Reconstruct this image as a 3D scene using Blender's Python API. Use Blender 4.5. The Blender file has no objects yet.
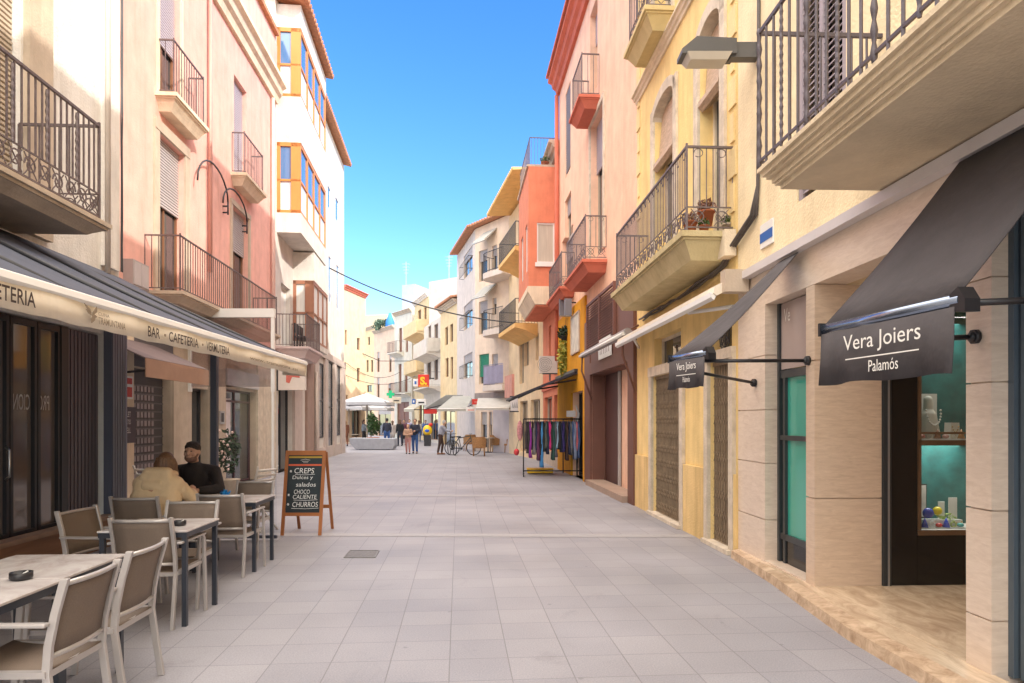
import bpy, bmesh, math, random
from mathutils import Vector, Matrix
random.seed(7)
R = math.radians
S = bpy.context.scene
COL = S.collection
F, H, CX, HY = 683.0, 1.6, 512.0, 421.0     # focal length in px, eye height, principal column, horizon row of the survey

# ------------------------------------------------------------------ materials
MATS = {}
def _nt(name):
    m = bpy.data.materials.new(name); m.use_nodes = True
    n = m.node_tree.nodes; n.clear()
    out = n.new('ShaderNodeOutputMaterial'); b = n.new('ShaderNodeBsdfPrincipled')
    m.node_tree.links.new(b.outputs[0], out.inputs[0])
    return m, m.node_tree, b
def mat(name, col, rough=.7, var=.12, scale=3.0, bump=0.0, bscale=60.0, metal=0.0, spec=.5, stretch=(1,1,1), dirt=0.0, emit=0.0, sheen=0, alpha=1):
    if name in MATS: return MATS[name]
    m, nt, b = _nt(name); L = nt.links; N = nt.nodes
    tc = N.new('ShaderNodeTexCoord'); mp = N.new('ShaderNodeMapping'); mp.inputs['Scale'].default_value = stretch
    L.new(tc.outputs['Object'], mp.inputs[0])
    if var > 0:
        nz = N.new('ShaderNodeTexNoise'); nz.inputs['Scale'].default_value = scale; nz.inputs['Detail'].default_value = 6; nz.inputs['Roughness'].default_value = .62
        L.new(mp.outputs[0], nz.inputs['Vector'])
        rp = N.new('ShaderNodeValToRGB'); rp.color_ramp.elements[0].position = .3; rp.color_ramp.elements[1].position = .72
        c0 = [max(0, c*(1-var)) for c in col]; c1 = [min(1, c*(1+var*.7)) for c in col]
        rp.color_ramp.elements[0].color = (*c0, 1); rp.color_ramp.elements[1].color = (*c1, 1)
        L.new(nz.outputs['Fac'], rp.inputs[0]); last = rp.outputs[0]
        if dirt > 0:
            d2 = N.new('ShaderNodeTexNoise'); d2.inputs['Scale'].default_value = 1.3; d2.inputs['Detail'].default_value = 8; d2.inputs['Roughness'].default_value = .7
            mp2 = N.new('ShaderNodeMapping'); mp2.inputs['Scale'].default_value = (2.8, 2.8, .3); L.new(tc.outputs['Object'], mp2.inputs[0]); L.new(mp2.outputs[0], d2.inputs['Vector'])
            r2 = N.new('ShaderNodeValToRGB'); r2.color_ramp.elements[0].position = .46; r2.color_ramp.elements[1].position = .72
            r2.color_ramp.elements[0].color = (0,0,0,1); r2.color_ramp.elements[1].color = (dirt,)*3+(1,)
            L.new(d2.outputs['Fac'], r2.inputs[0])
            mx = N.new('ShaderNodeMix'); mx.data_type = 'RGBA'; L.new(r2.outputs[0], mx.inputs[0]); L.new(last, mx.inputs[6])
            mx.inputs[7].default_value = (col[0]*.55, col[1]*.5, col[2]*.45, 1); last = mx.outputs[2]
        L.new(last, b.inputs['Base Color'])
    else: b.inputs['Base Color'].default_value = (*col, 1)
    b.inputs['Roughness'].default_value = rough; b.inputs['Metallic'].default_value = metal
    b.inputs['Specular IOR Level'].default_value = spec
    if bump > 0:
        bn = N.new('ShaderNodeTexNoise'); bn.inputs['Scale'].default_value = bscale; bn.inputs['Detail'].default_value = 4
        L.new(mp.outputs[0], bn.inputs['Vector'])
        bp = N.new('ShaderNodeBump'); bp.inputs['Strength'].default_value = bump; bp.inputs['Distance'].default_value = .02
        L.new(bn.outputs['Fac'], bp.inputs['Height']); L.new(bp.outputs[0], b.inputs['Normal'])
    if emit > 0:
        b.inputs['Emission Color'].default_value = (*col, 1); b.inputs['Emission Strength'].default_value = emit
    MATS[name] = m; return m
def stucco(name, col, dirt=.35): return mat(name, col, .9, .13, 2.2, .4, 38, spec=.2, dirt=min(.8,dirt+.1))
def glassy(name, col=(.03,.04,.05), rough=.04):   # window glass over a dark room
    if name in MATS: return MATS[name]
    m, nt, b = _nt(name)
    b.inputs['Base Color'].default_value = (*col, 1); b.inputs['Roughness'].default_value = rough; b.inputs['Specular IOR Level'].default_value = .9; b.inputs['IOR'].default_value = 1.6
    N = nt.nodes; tc = N.new('ShaderNodeTexCoord'); nz = N.new('ShaderNodeTexNoise'); nz.inputs['Scale'].default_value = 1.2
    bp = N.new('ShaderNodeBump'); bp.inputs['Strength'].default_value = .05; bp.inputs['Distance'].default_value = .05
    nt.links.new(tc.outputs['Object'], nz.inputs[0]); nt.links.new(nz.outputs['Fac'], bp.inputs['Height']); nt.links.new(bp.outputs[0], b.inputs['Normal'])
    MATS[name] = m; return m
def clear(name, tint=(.95,.97,.98), fac=.12, rough=.05):      # clear sheet: mostly see-through with reflections
    if name in MATS: return MATS[name]
    m = bpy.data.materials.new(name); m.use_nodes = True; nt = m.node_tree; N = nt.nodes; N.clear()
    out = N.new('ShaderNodeOutputMaterial'); t = N.new('ShaderNodeBsdfTransparent'); t.inputs[0].default_value = (*tint, 1)
    g = N.new('ShaderNodeBsdfGlossy'); g.inputs['Roughness'].default_value = rough
    fr = N.new('ShaderNodeFresnel'); fr.inputs[0].default_value = 1.5
    ad = N.new('ShaderNodeMath'); ad.operation = 'MULTIPLY_ADD'; ad.inputs[1].default_value = .8; ad.inputs[2].default_value = fac
    mx = N.new('ShaderNodeMixShader'); L = nt.links
    L.new(fr.outputs[0], ad.inputs[0]); L.new(ad.outputs[0], mx.inputs[0]); L.new(t.outputs[0], mx.inputs[1]); L.new(g.outputs[0], mx.inputs[2]); L.new(mx.outputs[0], out.inputs[0])
    MATS[name] = m; return m
def travertine(name, c0, c1, sc=(1.2,1.2,9), rough=.35, joint=None):
    if name in MATS: return MATS[name]
    m, nt, b = _nt(name); N = nt.nodes; L = nt.links
    tc = N.new('ShaderNodeTexCoord'); mp = N.new('ShaderNodeMapping'); mp.inputs['Scale'].default_value = sc; mp.inputs['Rotation'].default_value = (0,.12,0)
    nz = N.new('ShaderNodeTexNoise'); nz.inputs['Scale'].default_value = 2.4; nz.inputs['Detail'].default_value = 9; nz.inputs['Roughness'].default_value = .68; nz.inputs['Distortion'].default_value = .9
    rp = N.new('ShaderNodeValToRGB'); rp.color_ramp.elements[0].position = .32; rp.color_ramp.elements[1].position = .66
    rp.color_ramp.elements[0].color = (*c0,1); rp.color_ramp.elements[1].color = (*c1,1)
    L.new(tc.outputs['Object'], mp.inputs[0]); L.new(mp.outputs[0], nz.inputs[0]); L.new(nz.outputs['Fac'], rp.inputs[0]); L.new(rp.outputs[0], b.inputs['Base Color'])
    b.inputs['Roughness'].default_value = rough
    MATS[name] = m; return m
def paving():
    m, nt, b = _nt('granite_paving'); N = nt.nodes; L = nt.links
    tc = N.new('ShaderNodeTexCoord'); mp = N.new('ShaderNodeMapping'); mp.inputs['Rotation'].default_value = (0,0,math.atan(-.078)); mp.inputs['Location'].default_value=(.06,.1,0)
    L.new(tc.outputs['Object'], mp.inputs[0])
    br = N.new('ShaderNodeTexBrick'); br.offset = 0; br.squash = 1
    br.inputs['Color1'].default_value = (.275,.27,.30,1); br.inputs['Color2'].default_value = (.31,.302,.328,1); br.inputs['Mortar'].default_value = (.195,.19,.205,1)
    br.inputs['Scale'].default_value = 1; br.inputs['Mortar Size'].default_value = .0042; br.inputs['Mortar Smooth'].default_value = .3; br.inputs['Brick Width'].default_value = .392; br.inputs['Row Height'].default_value = .392
    L.new(mp.outputs[0], br.inputs[0])
    n1 = N.new('ShaderNodeTexNoise'); n1.inputs['Scale'].default_value = .55; n1.inputs['Detail'].default_value = 7; L.new(tc.outputs['Object'], n1.inputs[0])
    n2 = N.new('ShaderNodeTexNoise'); n2.inputs['Scale'].default_value = 95; n2.inputs['Detail'].default_value = 3; L.new(tc.outputs['Object'], n2.inputs[0])
    r1 = N.new('ShaderNodeMapRange'); r1.inputs[1].default_value=.3; r1.inputs[2].default_value=.7; r1.inputs[3].default_value=.80; r1.inputs[4].default_value=1.14; L.new(n1.outputs['Fac'], r1.inputs[0])
    r2 = N.new('ShaderNodeMapRange'); r2.inputs[1].default_value=.3; r2.inputs[2].default_value=.7; r2.inputs[3].default_value=.84; r2.inputs[4].default_value=1.14; L.new(n2.outputs['Fac'], r2.inputs[0])
    mu = N.new('ShaderNodeMath'); mu.operation='MULTIPLY'; L.new(r1.outputs[0], mu.inputs[0]); L.new(r2.outputs[0], mu.inputs[1])
    # broad worn and damp patches
    n3 = N.new('ShaderNodeTexNoise'); n3.inputs['Scale'].default_value = .9; n3.inputs['Detail'].default_value = 10; n3.inputs['Roughness'].default_value=.75; n3.inputs['Distortion'].default_value=1.5; L.new(tc.outputs['Object'], n3.inputs[0])
    r3 = N.new('ShaderNodeMapRange'); r3.inputs[1].default_value=.58; r3.inputs[2].default_value=.72; r3.inputs[3].default_value=1; r3.inputs[4].default_value=.80; L.new(n3.outputs['Fac'], r3.inputs[0])
    mu0 = N.new('ShaderNodeMath'); mu0.operation='MULTIPLY'; L.new(mu.outputs[0], mu0.inputs[0]); L.new(r3.outputs[0], mu0.inputs[1]); mu = mu0
    # sparse gum / drip spots
    vo = N.new('ShaderNodeTexVoronoi'); vo.inputs['Scale'].default_value = 2.6; L.new(tc.outputs['Object'], vo.inputs[0])
    sp = N.new('ShaderNodeMapRange'); sp.inputs[1].default_value=.03; sp.inputs[2].default_value=.06; sp.inputs[3].default_value=.72; sp.inputs[4].default_value=1; L.new(vo.outputs['Distance'], sp.inputs[0])
    mu2 = N.new('ShaderNodeMath'); mu2.operation='MULTIPLY'; L.new(mu.outputs[0], mu2.inputs[0]); L.new(sp.outputs[0], mu2.inputs[1])
    vm = N.new('ShaderNodeVectorMath'); vm.operation='SCALE'; L.new(br.outputs['Color'], vm.inputs[0]); L.new(mu2.outputs[0], vm.inputs['Scale'])
    L.new(vm.outputs[0], b.inputs['Base Color'])
    rr = N.new('ShaderNodeMapRange'); rr.inputs[3].default_value=.42; rr.inputs[4].default_value=.7; L.new(n1.outputs['Fac'], rr.inputs[0]); L.new(rr.outputs[0], b.inputs['Roughness'])
    bp = N.new('ShaderNodeBump'); bp.inputs['Strength'].default_value=.25; bp.inputs['Distance'].default_value=.004; bp.invert=True; L.new(br.outputs['Fac'], bp.inputs['Height']); L.new(bp.outputs[0], b.inputs['Normal'])
    return m

# ------------------------------------------------------------------ geometry
class Wall:
    """vertical plane through two plan points; coordinates (s along, n out to the street, z up)"""
    def __init__(s, p, q, left=False):
        s.p = Vector((p[0], p[1])); d = Vector((q[0]-p[0], q[1]-p[1])); s.len = d.length; s.d = d.normalized()
        s.n = Vector((s.d.y, -s.d.x)) if left else Vector((-s.d.y, s.d.x)); s.left = left
    def P(s, a, n=0, z=0):
        v = s.p + s.d*a + s.n*n; return Vector((v.x, v.y, z))
    def s_(s, x, off=0):
        t = (x-CX)/F; o = s.p + s.n*off
        return (t*o.y - o.x)/(s.d.x - t*s.d.y)
    def z_(s, x, y, off=0):
        Y = s.P(s.s_(x, off), off).y; return H + (HY-y)*Y/F
    def sy(s, Y): return (Y - s.p.y)/s.d.y
class World:
    def P(s, a, n=0, z=0): return Vector((a, n, z))
WD = World()
def at(x, y, Y): return Vector(((x-CX)/F*Y, Y, H + (HY-y)*Y/F))
def gp(x, y, z=0): Y = F*(H-z)/(y-HY); return Vector(((x-CX)/F*Y, Y, z))

class MB:
    def __init__(s, W=WD): s.v=[]; s.f=[]; s.mi=[]; s.W=W; s.m=0; s.smooth=[]
    def pt(s, a, n, z): s.v.append(s.W.P(a, n, z)); return len(s.v)-1
    def raw(s, p): s.v.append(Vector(p)); return len(s.v)-1
    def face(s, idx, sm=False): s.f.append(idx); s.mi.append(s.m); s.smooth.append(sm)
    def quad(s, *ps): s.face([s.pt(*p) for p in ps]); return s
    def box(s, a0, a1, n0, n1, z0, z1):
        i = len(s.v)
        for a in (a0,a1):
            for n in (n0,n1):
                for z in (z0,z1): s.pt(a,n,z)
        for q in ((0,1,3,2),(4,6,7,5),(0,4,5,1),(2,3,7,6),(0,2,6,4),(1,5,7,3)): s.face([i+k for k in q])
        return s
    def prism(s, prof, a0, a1):            # profile [(n,z)...] swept along s
        i = len(s.v); k = len(prof)
        for a in (a0,a1):
            for n,z in prof: s.pt(a,n,z)
        for j in range(k): s.face([i+j, i+(j+1)%k, i+k+(j+1)%k, i+k+j])
        s.face([i+j for j in range(k)][::-1]); s.face([i+k+j for j in range(k)])
        return s
    def slabz(s, pts, z0, z1):             # plan polygon [(s,n)...] extruded in z
        i = len(s.v); k = len(pts)
        for z in (z0,z1):
            for a,n in pts: s.pt(a,n,z)
        for j in range(k): s.face([i+j, i+(j+1)%k, i+k+(j+1)%k, i+k+j])
        s.face([i+j for j in range(k)][::-1]); s.face([i+k+j for j in range(k)])
        return s
    def plate(s, pts, n0, n1):             # outline [(s,z)...] extruded in n
        i = len(s.v); k = len(pts)
        for n in (n0,n1):
            for a,z in pts: s.pt(a,n,z)
        for j in range(k): s.face([i+j, i+(j+1)%k, i+k+(j+1)%k, i+k+j])
        s.face([i+j for j in range(k)][::-1]); s.face([i+k+j for j in range(k)])
        return s
    def tubew(s, pts, r, sides=6, radii=None, cap=True):     # world-space polyline tube
        pts = [Vector(p) for p in pts]; base = len(s.v); prev = None
        for i,p in enumerate(pts):
            if i == 0: t = pts[1]-p
            elif i == len(pts)-1: t = p-pts[i-1]
            else: t = (pts[i+1]-p).normalized()+(p-pts[i-1]).normalized()
            if t.length < 1e-9: t = Vector((0,0,1))
            t.normalize()
            if prev is None:
                u = t.cross(Vector((0,0,1)));
                if u.length < .1: u = t.cross(Vector((1,0,0)))
            else: u = prev - t*prev.dot(t)
            u.normalize(); w = t.cross(u); prev = u
            rr = radii[i] if radii else r
            for k in range(sides):
                a = 2*math.pi*(k+.5)/sides; s.v.append(p + (u*math.cos(a)+w*math.sin(a))*rr)
        for i in range(len(pts)-1):
            for k in range(sides):
                a=base+i*sides+k; b=base+i*sides+(k+1)%sides
                s.face([a,b,b+sides,a+sides], sides>5)
        if cap:
            s.face([base+k for k in range(sides)][::-1]); s.face([base+(len(pts)-1)*sides+k for k in range(sides)])
        return s
    def tube(s, pts, r, sides=6, **k): return s.tubew([s.W.P(*p) for p in pts], r, sides, **k)
    def lathe(s, c, prof, sides=16):       # c world base, prof [(r,z)]
        c = Vector(c); base = len(s.v)
        for r,z in prof:
            for k in range(sides):
                a=2*math.pi*k/sides; s.v.append(c+Vector((r*math.cos(a), r*math.sin(a), z)))
        for i in range(len(prof)-1):
            for k in range(sides):
                a=base+i*sides+k; b=base+i*sides+(k+1)%sides; s.face([a,b,b+sides,a+sides], True)
        s.face([base+k for k in range(sides)][::-1]); s.face([base+(len(prof)-1)*sides+k for k in range(sides)])
        return s
    def ball(s, c, r, seg=10, ring=7):
        if not hasattr(r,'__len__'): r=(r,r,r)
        c=Vector(c); base=len(s.v)
        for i in range(ring+1):
            th=math.pi*i/ring
            for k in range(seg):
                a=2*math.pi*k/seg; s.v.append(c+Vector((r[0]*math.sin(th)*math.cos(a), r[1]*math.sin(th)*math.sin(a), r[2]*math.cos(th))))
        for i in range(ring):
            for k in range(seg):
                a=base+i*seg+k; b=base+i*seg+(k+1)%seg; s.face([a,b,b+seg,a+seg], True)
        return s
    def cap(s, p, q, r1, r2=None):         # tapered capsule
        r2 = r1 if r2 is None else r2; s.tubew([p,q], r1, 12, radii=[r1,r2]); s.ball(p, r1, 12, 8); s.ball(q, r2, 12, 8); return s
    def facade(s, a0, a1, z0, z1, ops, d=.22):
        ops = [(max(a0,min(o[0],o[1])), min(a1,max(o[0],o[1])), max(z0,o[2]), min(z1,o[3])) for o in ops]
        A = sorted({round(a0,4), round(a1,4)} | {round(v,4) for o in ops for v in o[:2]})
        Z = sorted({round(z0,4), round(z1,4)} | {round(v,4) for o in ops for v in o[2:]})
        def hole(i,j):
            if i<0 or j<0 or i>=len(A)-1 or j>=len(Z)-1: return False
            a=(A[i]+A[i+1])/2; z=(Z[j]+Z[j+1])/2
            return any(o[0]<a<o[1] and o[2]<z<o[3] for o in ops)
        for i in range(len(A)-1):
            for j in range(len(Z)-1):
                if hole(i,j):
                    if not hole(i-1,j): s.quad((A[i],0,Z[j]),(A[i],0,Z[j+1]),(A[i],-d,Z[j+1]),(A[i],-d,Z[j]))
                    if not hole(i+1,j): s.quad((A[i+1],0,Z[j]),(A[i+1],0,Z[j+1]),(A[i+1],-d,Z[j+1]),(A[i+1],-d,Z[j]))
                    if not hole(i,j-1): s.quad((A[i],0,Z[j]),(A[i+1],0,Z[j]),(A[i+1],-d,Z[j]),(A[i],-d,Z[j]))
                    if not hole(i,j+1): s.quad((A[i],0,Z[j+1]),(A[i+1],0,Z[j+1]),(A[i+1],-d,Z[j+1]),(A[i],-d,Z[j+1]))
                else: s.quad((A[i],0,Z[j]),(A[i+1],0,Z[j]),(A[i+1],0,Z[j+1]),(A[i],0,Z[j+1]))
        return s
    def shell(s, a0, a1, d0, d1, z0, z1):   # body behind the facade (sides, back, top, inner front)
        return s.box(a0, a1, -d1, -d0, z0, z1)

def thing(name, label, cat, loc=(0,0,0), group=None, kind=None, rz=0):
    o = bpy.data.objects.new(name, None); COL.objects.link(o); o.location = loc; o.rotation_euler = (0,0,rz); o.empty_display_size=.2
    o['label']=label; o['category']=cat
    if group: o['group']=group
    if kind: o['kind']=kind
    return o
def wloc(o):
    v = Vector(o.location)
    while o.parent: o = o.parent; v += Vector(o.location)
    return v
def build(mb, name, m, parent=None, label=None, bevel=0, smooth=False):
    me = bpy.data.meshes.new(name)
    off = wloc(parent) if parent else Vector((0,0,0))
    me.from_pydata([v-off for v in mb.v], [], mb.f)
    ms = m if isinstance(m,(list,tuple)) else [m]
    for x in ms: me.materials.append(x)
    me.polygons.foreach_set('material_index', mb.mi); me.polygons.foreach_set('use_smooth', [True]*len(mb.f) if smooth else mb.smooth)
    me.update()
    bm = bmesh.new(); bm.from_mesh(me); bmesh.ops.recalc_face_normals(bm, faces=bm.faces); bm.to_mesh(me); bm.free()
    o = bpy.data.objects.new(name, me); COL.objects.link(o)
    if parent: o.parent = parent
    if label: o['label']=label
    if bevel>0:
        b=o.modifiers.new('bevel','BEVEL'); b.width=bevel; b.segments=2; b.limit_method='ANGLE'
    return o
def tag(o, label, cat=None, group=None, kind=None):
    o['label']=label
    if cat: o['category']=cat
    if group: o['group']=group
    if kind: o['kind']=kind
    return o
def remesh(mb, name, m, parent=None, vox=.02, smooth=4, label=None):
    t = build(mb, name, m, None); r=t.modifiers.new('r','REMESH'); r.mode='VOXEL'; r.voxel_size=vox; r.use_smooth_shade=True
    if smooth: sm=t.modifiers.new('s','SMOOTH'); sm.factor=.5; sm.iterations=smooth
    dg=bpy.context.evaluated_depsgraph_get(); me=bpy.data.meshes.new_from_object(t.evaluated_get(dg)); me.name=name
    old=t.data; t.modifiers.clear(); t.data=me; bpy.data.meshes.remove(old)
    if parent:
        off=wloc(parent); me.transform(Matrix.Translation(-off)); t.parent=parent
    me.polygons.foreach_set('use_smooth',[True]*len(me.polygons))
    if label: t['label']=label
    return t
def copy_tree(o, parent=None):
    c=o.copy(); COL.objects.link(c)
    if parent: c.parent=parent
    for ch in list(o.children):
        copy_tree(ch, c)
    return c
def text(body, parent, name, org, right, up, m, width=None, height=None, ext=.002, bold=0, align='LEFT', shear=0):
    cu=bpy.data.curves.new(name,'FONT'); cu.body=body; cu.size=1; cu.extrude=0; cu.offset=bold; cu.shear=shear; cu.resolution_u=3
    t=bpy.data.objects.new(name,cu); COL.objects.link(t)
    dg=bpy.context.evaluated_depsgraph_get(); me=bpy.data.meshes.new_from_object(t.evaluated_get(dg)); bpy.data.objects.remove(t); bpy.data.curves.remove(cu)
    xs=[v.co.x for v in me.vertices]; ys=[v.co.y for v in me.vertices]
    x0,x1,y0,y1=min(xs),max(xs),min(ys),max(ys)
    sx=width/(x1-x0) if width else None; sy=height/(y1-y0) if height else None
    sx=sx or sy; sy=sy or sx
    r=Vector(right).normalized(); u=Vector(up).normalized(); o0=Vector(org)
    off=wloc(parent) if parent else Vector((0,0,0))
    for v in me.vertices:
        v.co = o0 + r*((v.co.x-x0)*sx) + u*((v.co.y-y0)*sy) - off
    me.name=name; me.materials.clear(); me.materials.append(m)
    o=bpy.data.objects.new(name,me); COL.objects.link(o)
    if parent: o.parent=parent
    return o
def wtext(body, parent, name, W, xa, xb, z, h, n, m, bold=0, up=None, shear=0):
    """lettering on a wall plane between pixel columns xa (left) and xb (right)"""
    a=W.P(W.s_(xa,n),n,z); b=W.P(W.s_(xb,n),n,z)
    return text(body,parent,name,a,(b-a),up or (0,0,1),m,(b-a).length,h,bold=bold,shear=shear)

# ---- shared materials
m_iron = mat('wrought_iron', (.17,.135,.135), .55, .3, 12, .2, 90, metal=.3)
m_irond = mat('dark_iron', (.03,.03,.035), .5, .2, 12)
m_white = stucco('white_stucco', (.80,.76,.71))
m_cream = stucco('cream_stucco', (.78,.66,.50))
m_stone = mat('weathered_stone', (.68,.59,.47), .85, .25, 5, .4, 40, dirt=.5)
m_bstone = mat('beige_stone', (.55,.45,.35), .8, .15, 3, .2, 40, dirt=.4)
m_glass = glassy('window_glass')
m_glassb = glassy('sky_reflection_glass', (.08,.20,.42), .08)  # sky reflection put into the blue base colour of the panes
m_shut = mat('roller_shutter_grey', (.50,.46,.46), .6, .05)
m_shutb = mat('roller_shutter_tan', (.46,.38,.30), .6, .08)
m_wood = mat('brown_wood', (.22,.10,.05), .5, .25, 4, stretch=(1,1,.2))
m_curt = mat('net_curtain', (.72,.71,.68), .9, .15, 6, stretch=(6,6,.3))
m_roof = mat('terracotta_tiles', (.48,.22,.12), .85, .3, 9, .4, 30)
m_black = mat('black_metal', (.018,.018,.022), .4, .1)
m_plasticw = mat('white_paint', (.78,.77,.75), .4, .04)
m_dark = mat('dark_interior', (.025,.022,.02), .8, .3, 2)

def window(B, W, a0, a1, z0, z1, fm=None, gm=None, d=.16, mull=1, trans=None, shut=0, sm=None, curt=False, sill=False, fw=.05, name='window'):
    """window part set into the opening: frame > pane, shutter, curtain, sill"""
    if a0>a1: a0,a1=a1,a0
    fm=fm or m_wood; gm=gm or m_glass; sm=sm or m_shut
    mb=MB(W); f=fw
    mb.box(a0,a0+f,-d-.04,-d+.02,z0,z1); mb.box(a1-f,a1,-d-.04,-d+.02,z0,z1)
    mb.box(a0+f,a1-f,-d-.04,-d+.02,z1-f,z1); mb.box(a0+f,a1-f,-d-.04,-d+.02,z0,z0+f)
    for k in range(1,mull+1):
        c=a0+(a1-a0)*k/(mull+1); mb.box(c-f*.45,c+f*.45,-d-.035,-d+.015,z0+f,z1-f)
    if trans:
        for t in (trans if hasattr(trans,'__len__') else [trans]):
            zt=z0+(z1-z0)*t; mb.box(a0+f,a1-f,-d-.03,-d+.022,zt-f*.5,zt+f*.5)
    w=build(mb,name,fm,B)
    build(MB(W).quad((a0+f*.5,-d-.015,z0+f*.5),(a1-f*.5,-d-.015,z0+f*.5),(a1-f*.5,-d-.015,z1-f*.5),(a0+f*.5,-d-.015,z1-f*.5)),'pane',gm,w)
    if curt:
        c=MB(W); n=14; aa=[a0+f+(a1-a0-2*f)*i/n for i in range(n+1)]
        for i in range(n):
            if .38<(i+.5)/n<.5: continue
            o1=.006*(i%2); o2=.006*((i+1)%2)
            c.quad((aa[i],-d-.009+o1,z0+f),(aa[i+1],-d-.009+o2,z0+f),(aa[i+1],-d-.009+o2,z1-f),(aa[i],-d-.009+o1,z1-f))
        build(c,'curtain',m_curt,w)
    if shut>0:
        c=MB(W); zt=z1; zb=z1-(z1-z0)*shut; k=max(3,int((zt-zb)/.055)); h=(zt-zb)/k
        for i in range(k):
            z=zb+i*h; c.prism([(-d+.03,z+.004),(-d+.058,z+.012),(-d+.058,z+h-.014),(-d+.03,z+h-.004)],a0+.01,a1-.01)
        build(c,'roller_shutter',sm,w)
    if sill:
        build(MB(W).box(a0-.06,a1+.06,-d+.02,.06,z0-.06,z0-.001),'sill',m_bstone,w)
    return w
def surround(B, W, a0,a1,z0,z1,wd=.14,m=None,th=.04,arch=0,name='window_surround'):
    if a0>a1:a0,a1=a1,a0
    mb=MB(W); mb.box(a0-wd,a0,0.001,th,z0,z1); mb.box(a1,a1+wd,0.001,th,z0,z1)
    if arch<=0: mb.box(a0-wd,a1+wd,0.001,th+.01,z1,z1+wd)
    else:
        c=(a0+a1)/2; hw=(a1-a0)/2; N=10; inn=[];out=[]
        for i in range(N+1):
            t=math.pi*i/N; inn.append((c-hw*math.cos(t), z1+arch*math.sin(t)-arch)); out.append((c-(hw+wd)*math.cos(t), z1+(arch+wd)*math.sin(t)-arch))
        for i in range(N):
            mb.plate([inn[i],out[i],out[i+1],inn[i+1]],.001,th)
            a,b=inn[i],inn[i+1]; mb.plate([a,b,(b[0],z1+.002),(a[0],z1+.002)],-.14,.0)
    return build(mb,name,m or m_stone,B)
def balcony(B, W, a0,a1, off, zt, th=.16, rh=1.0, slabm=None, style='plain', n0=0.0, pitch=.115, r=.009, soff=None, label=None, ends=(1,1), step=.09):
    """projecting slab with moulded edge; railing (bars, rails, ornament) is its sub-part"""
    if a0>a1:a0,a1=a1,a0
    mb=MB(W)
    def lay(ex,za,zb): mb.slabz([(a0-ex,n0),(a0-ex,off+ex),(a1+ex,off+ex),(a1+ex,n0)],za,zb)
    h1=min(.07,th*.3); lay(.05,zt-h1,zt); lay(.02,zt-h1-.03,zt-h1-.001)
    za,zb_=zt-th,zt-h1-.031; i=len(mb.v)
    for ex,z_ in ((-step*1.3,za),(-step*.9,za+(zb_-za)*.35),(-.0,zb_)):
        for a_,n_ in ((a0-ex,n0),(a0-ex,off+ex),(a1+ex,off+ex),(a1+ex,n0)): mb.pt(a_,n_,z_)
    for r_ in (0,4):
        for k_ in range(4): mb.face([i+r_+k_,i+r_+(k_+1)%4,i+r_+4+(k_+1)%4,i+r_+4+k_])
    mb.face([i,i+1,i+2,i+3]); mb.face([i+8,i+9,i+10,i+11])
    sl=build(mb,'balcony',slabm or m_bstone,B,label)
    rb=MB(W); i=.04; o=off-i
    segs=[((a0+i,o),(a1-i,o))]
    if ends[0]: segs.append(((a0+i,n0),(a0+i,o)))
    if ends[1]: segs.append(((a1-i,n0),(a1-i,o)))
    zb=zt+.06; ztp=zt+rh
    for p,q in segs:
        L=math.hypot(q[0]-p[0],q[1]-p[1])
        def at_(t,z): return (p[0]+(q[0]-p[0])*t,p[1]+(q[1]-p[1])*t,z)
        rb.tube([at_(0,ztp),at_(1,ztp)],.019,4); rb.tube([at_(0,zb),at_(1,zb)],.012,4)
        zlo=zb
        if style=='scroll':
            zlo=zb+.24; rb.tube([at_(0,zlo),at_(1,zlo)],.010,4)
            k=max(2,int(L/.2))
            for j in range(k):
                c=(j+.5)/k; rr=.085; pts=[]
                for q_ in range(13):
                    an=2*math.pi*q_/12*1.15; r_=rr*(1-.045*q_); pts.append(at_(c+r_*math.cos(an)*(1 if j%2 else -1)/L, zb+.12+r_*math.sin(an)))
                rb.tube(pts,.008,4)
                rb.tube([at_(c-.09/L,zb+.02),at_(c,zb+.115),at_(c+.09/L,zb+.22)],.006,4)
                rb.tube([at_(c-.09/L,zb+.22),at_(c+.09/L,zb+.02)],.006,4)
        k=max(1,int(L/pitch))
        for j in range(k+1 if p[1]==q[1] else k):
            t=j/k
            if style=='twist' and j%2==1:
                nn=16; rb.tube([at_(t,zlo+(ztp-zlo)*e/nn) for e in range(nn+1)],.01,5,radii=[.012 if e%2 else .021 for e in range(nn+1)])
            elif style=='belly':
                rb.tube([at_(t,zb),at_(t,ztp)],r,4)
            else: rb.tube([at_(t,zlo if style=='scroll' else zb),at_(t,ztp)],r*(1.6 if j in(0,k) else 1),4)
        if style=='scroll' and r<.010:
            for j in range(int(L/.23)):
                c=(j+.5)/int(L/.23); pts=[at_(c+.055*math.cos(a_*.6)/L,ztp-.07+.05*math.sin(a_*.6)) for a_ in range(10)]
                rb.tube(pts,.006,4)
    for a in (a0+i,a1-i): rb.tube([(a,o,zt),(a,o,ztp+.04)],.016,4)
    build(rb,'railing',m_iron if style!='plain' else m_iron,sl)
    return sl
def shoprel(px): return px

SKY_STR=.15; SKY_SAT=1.32; SUN=2.0; EXPO=1.32; FILL_CLOUD=13.0
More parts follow.
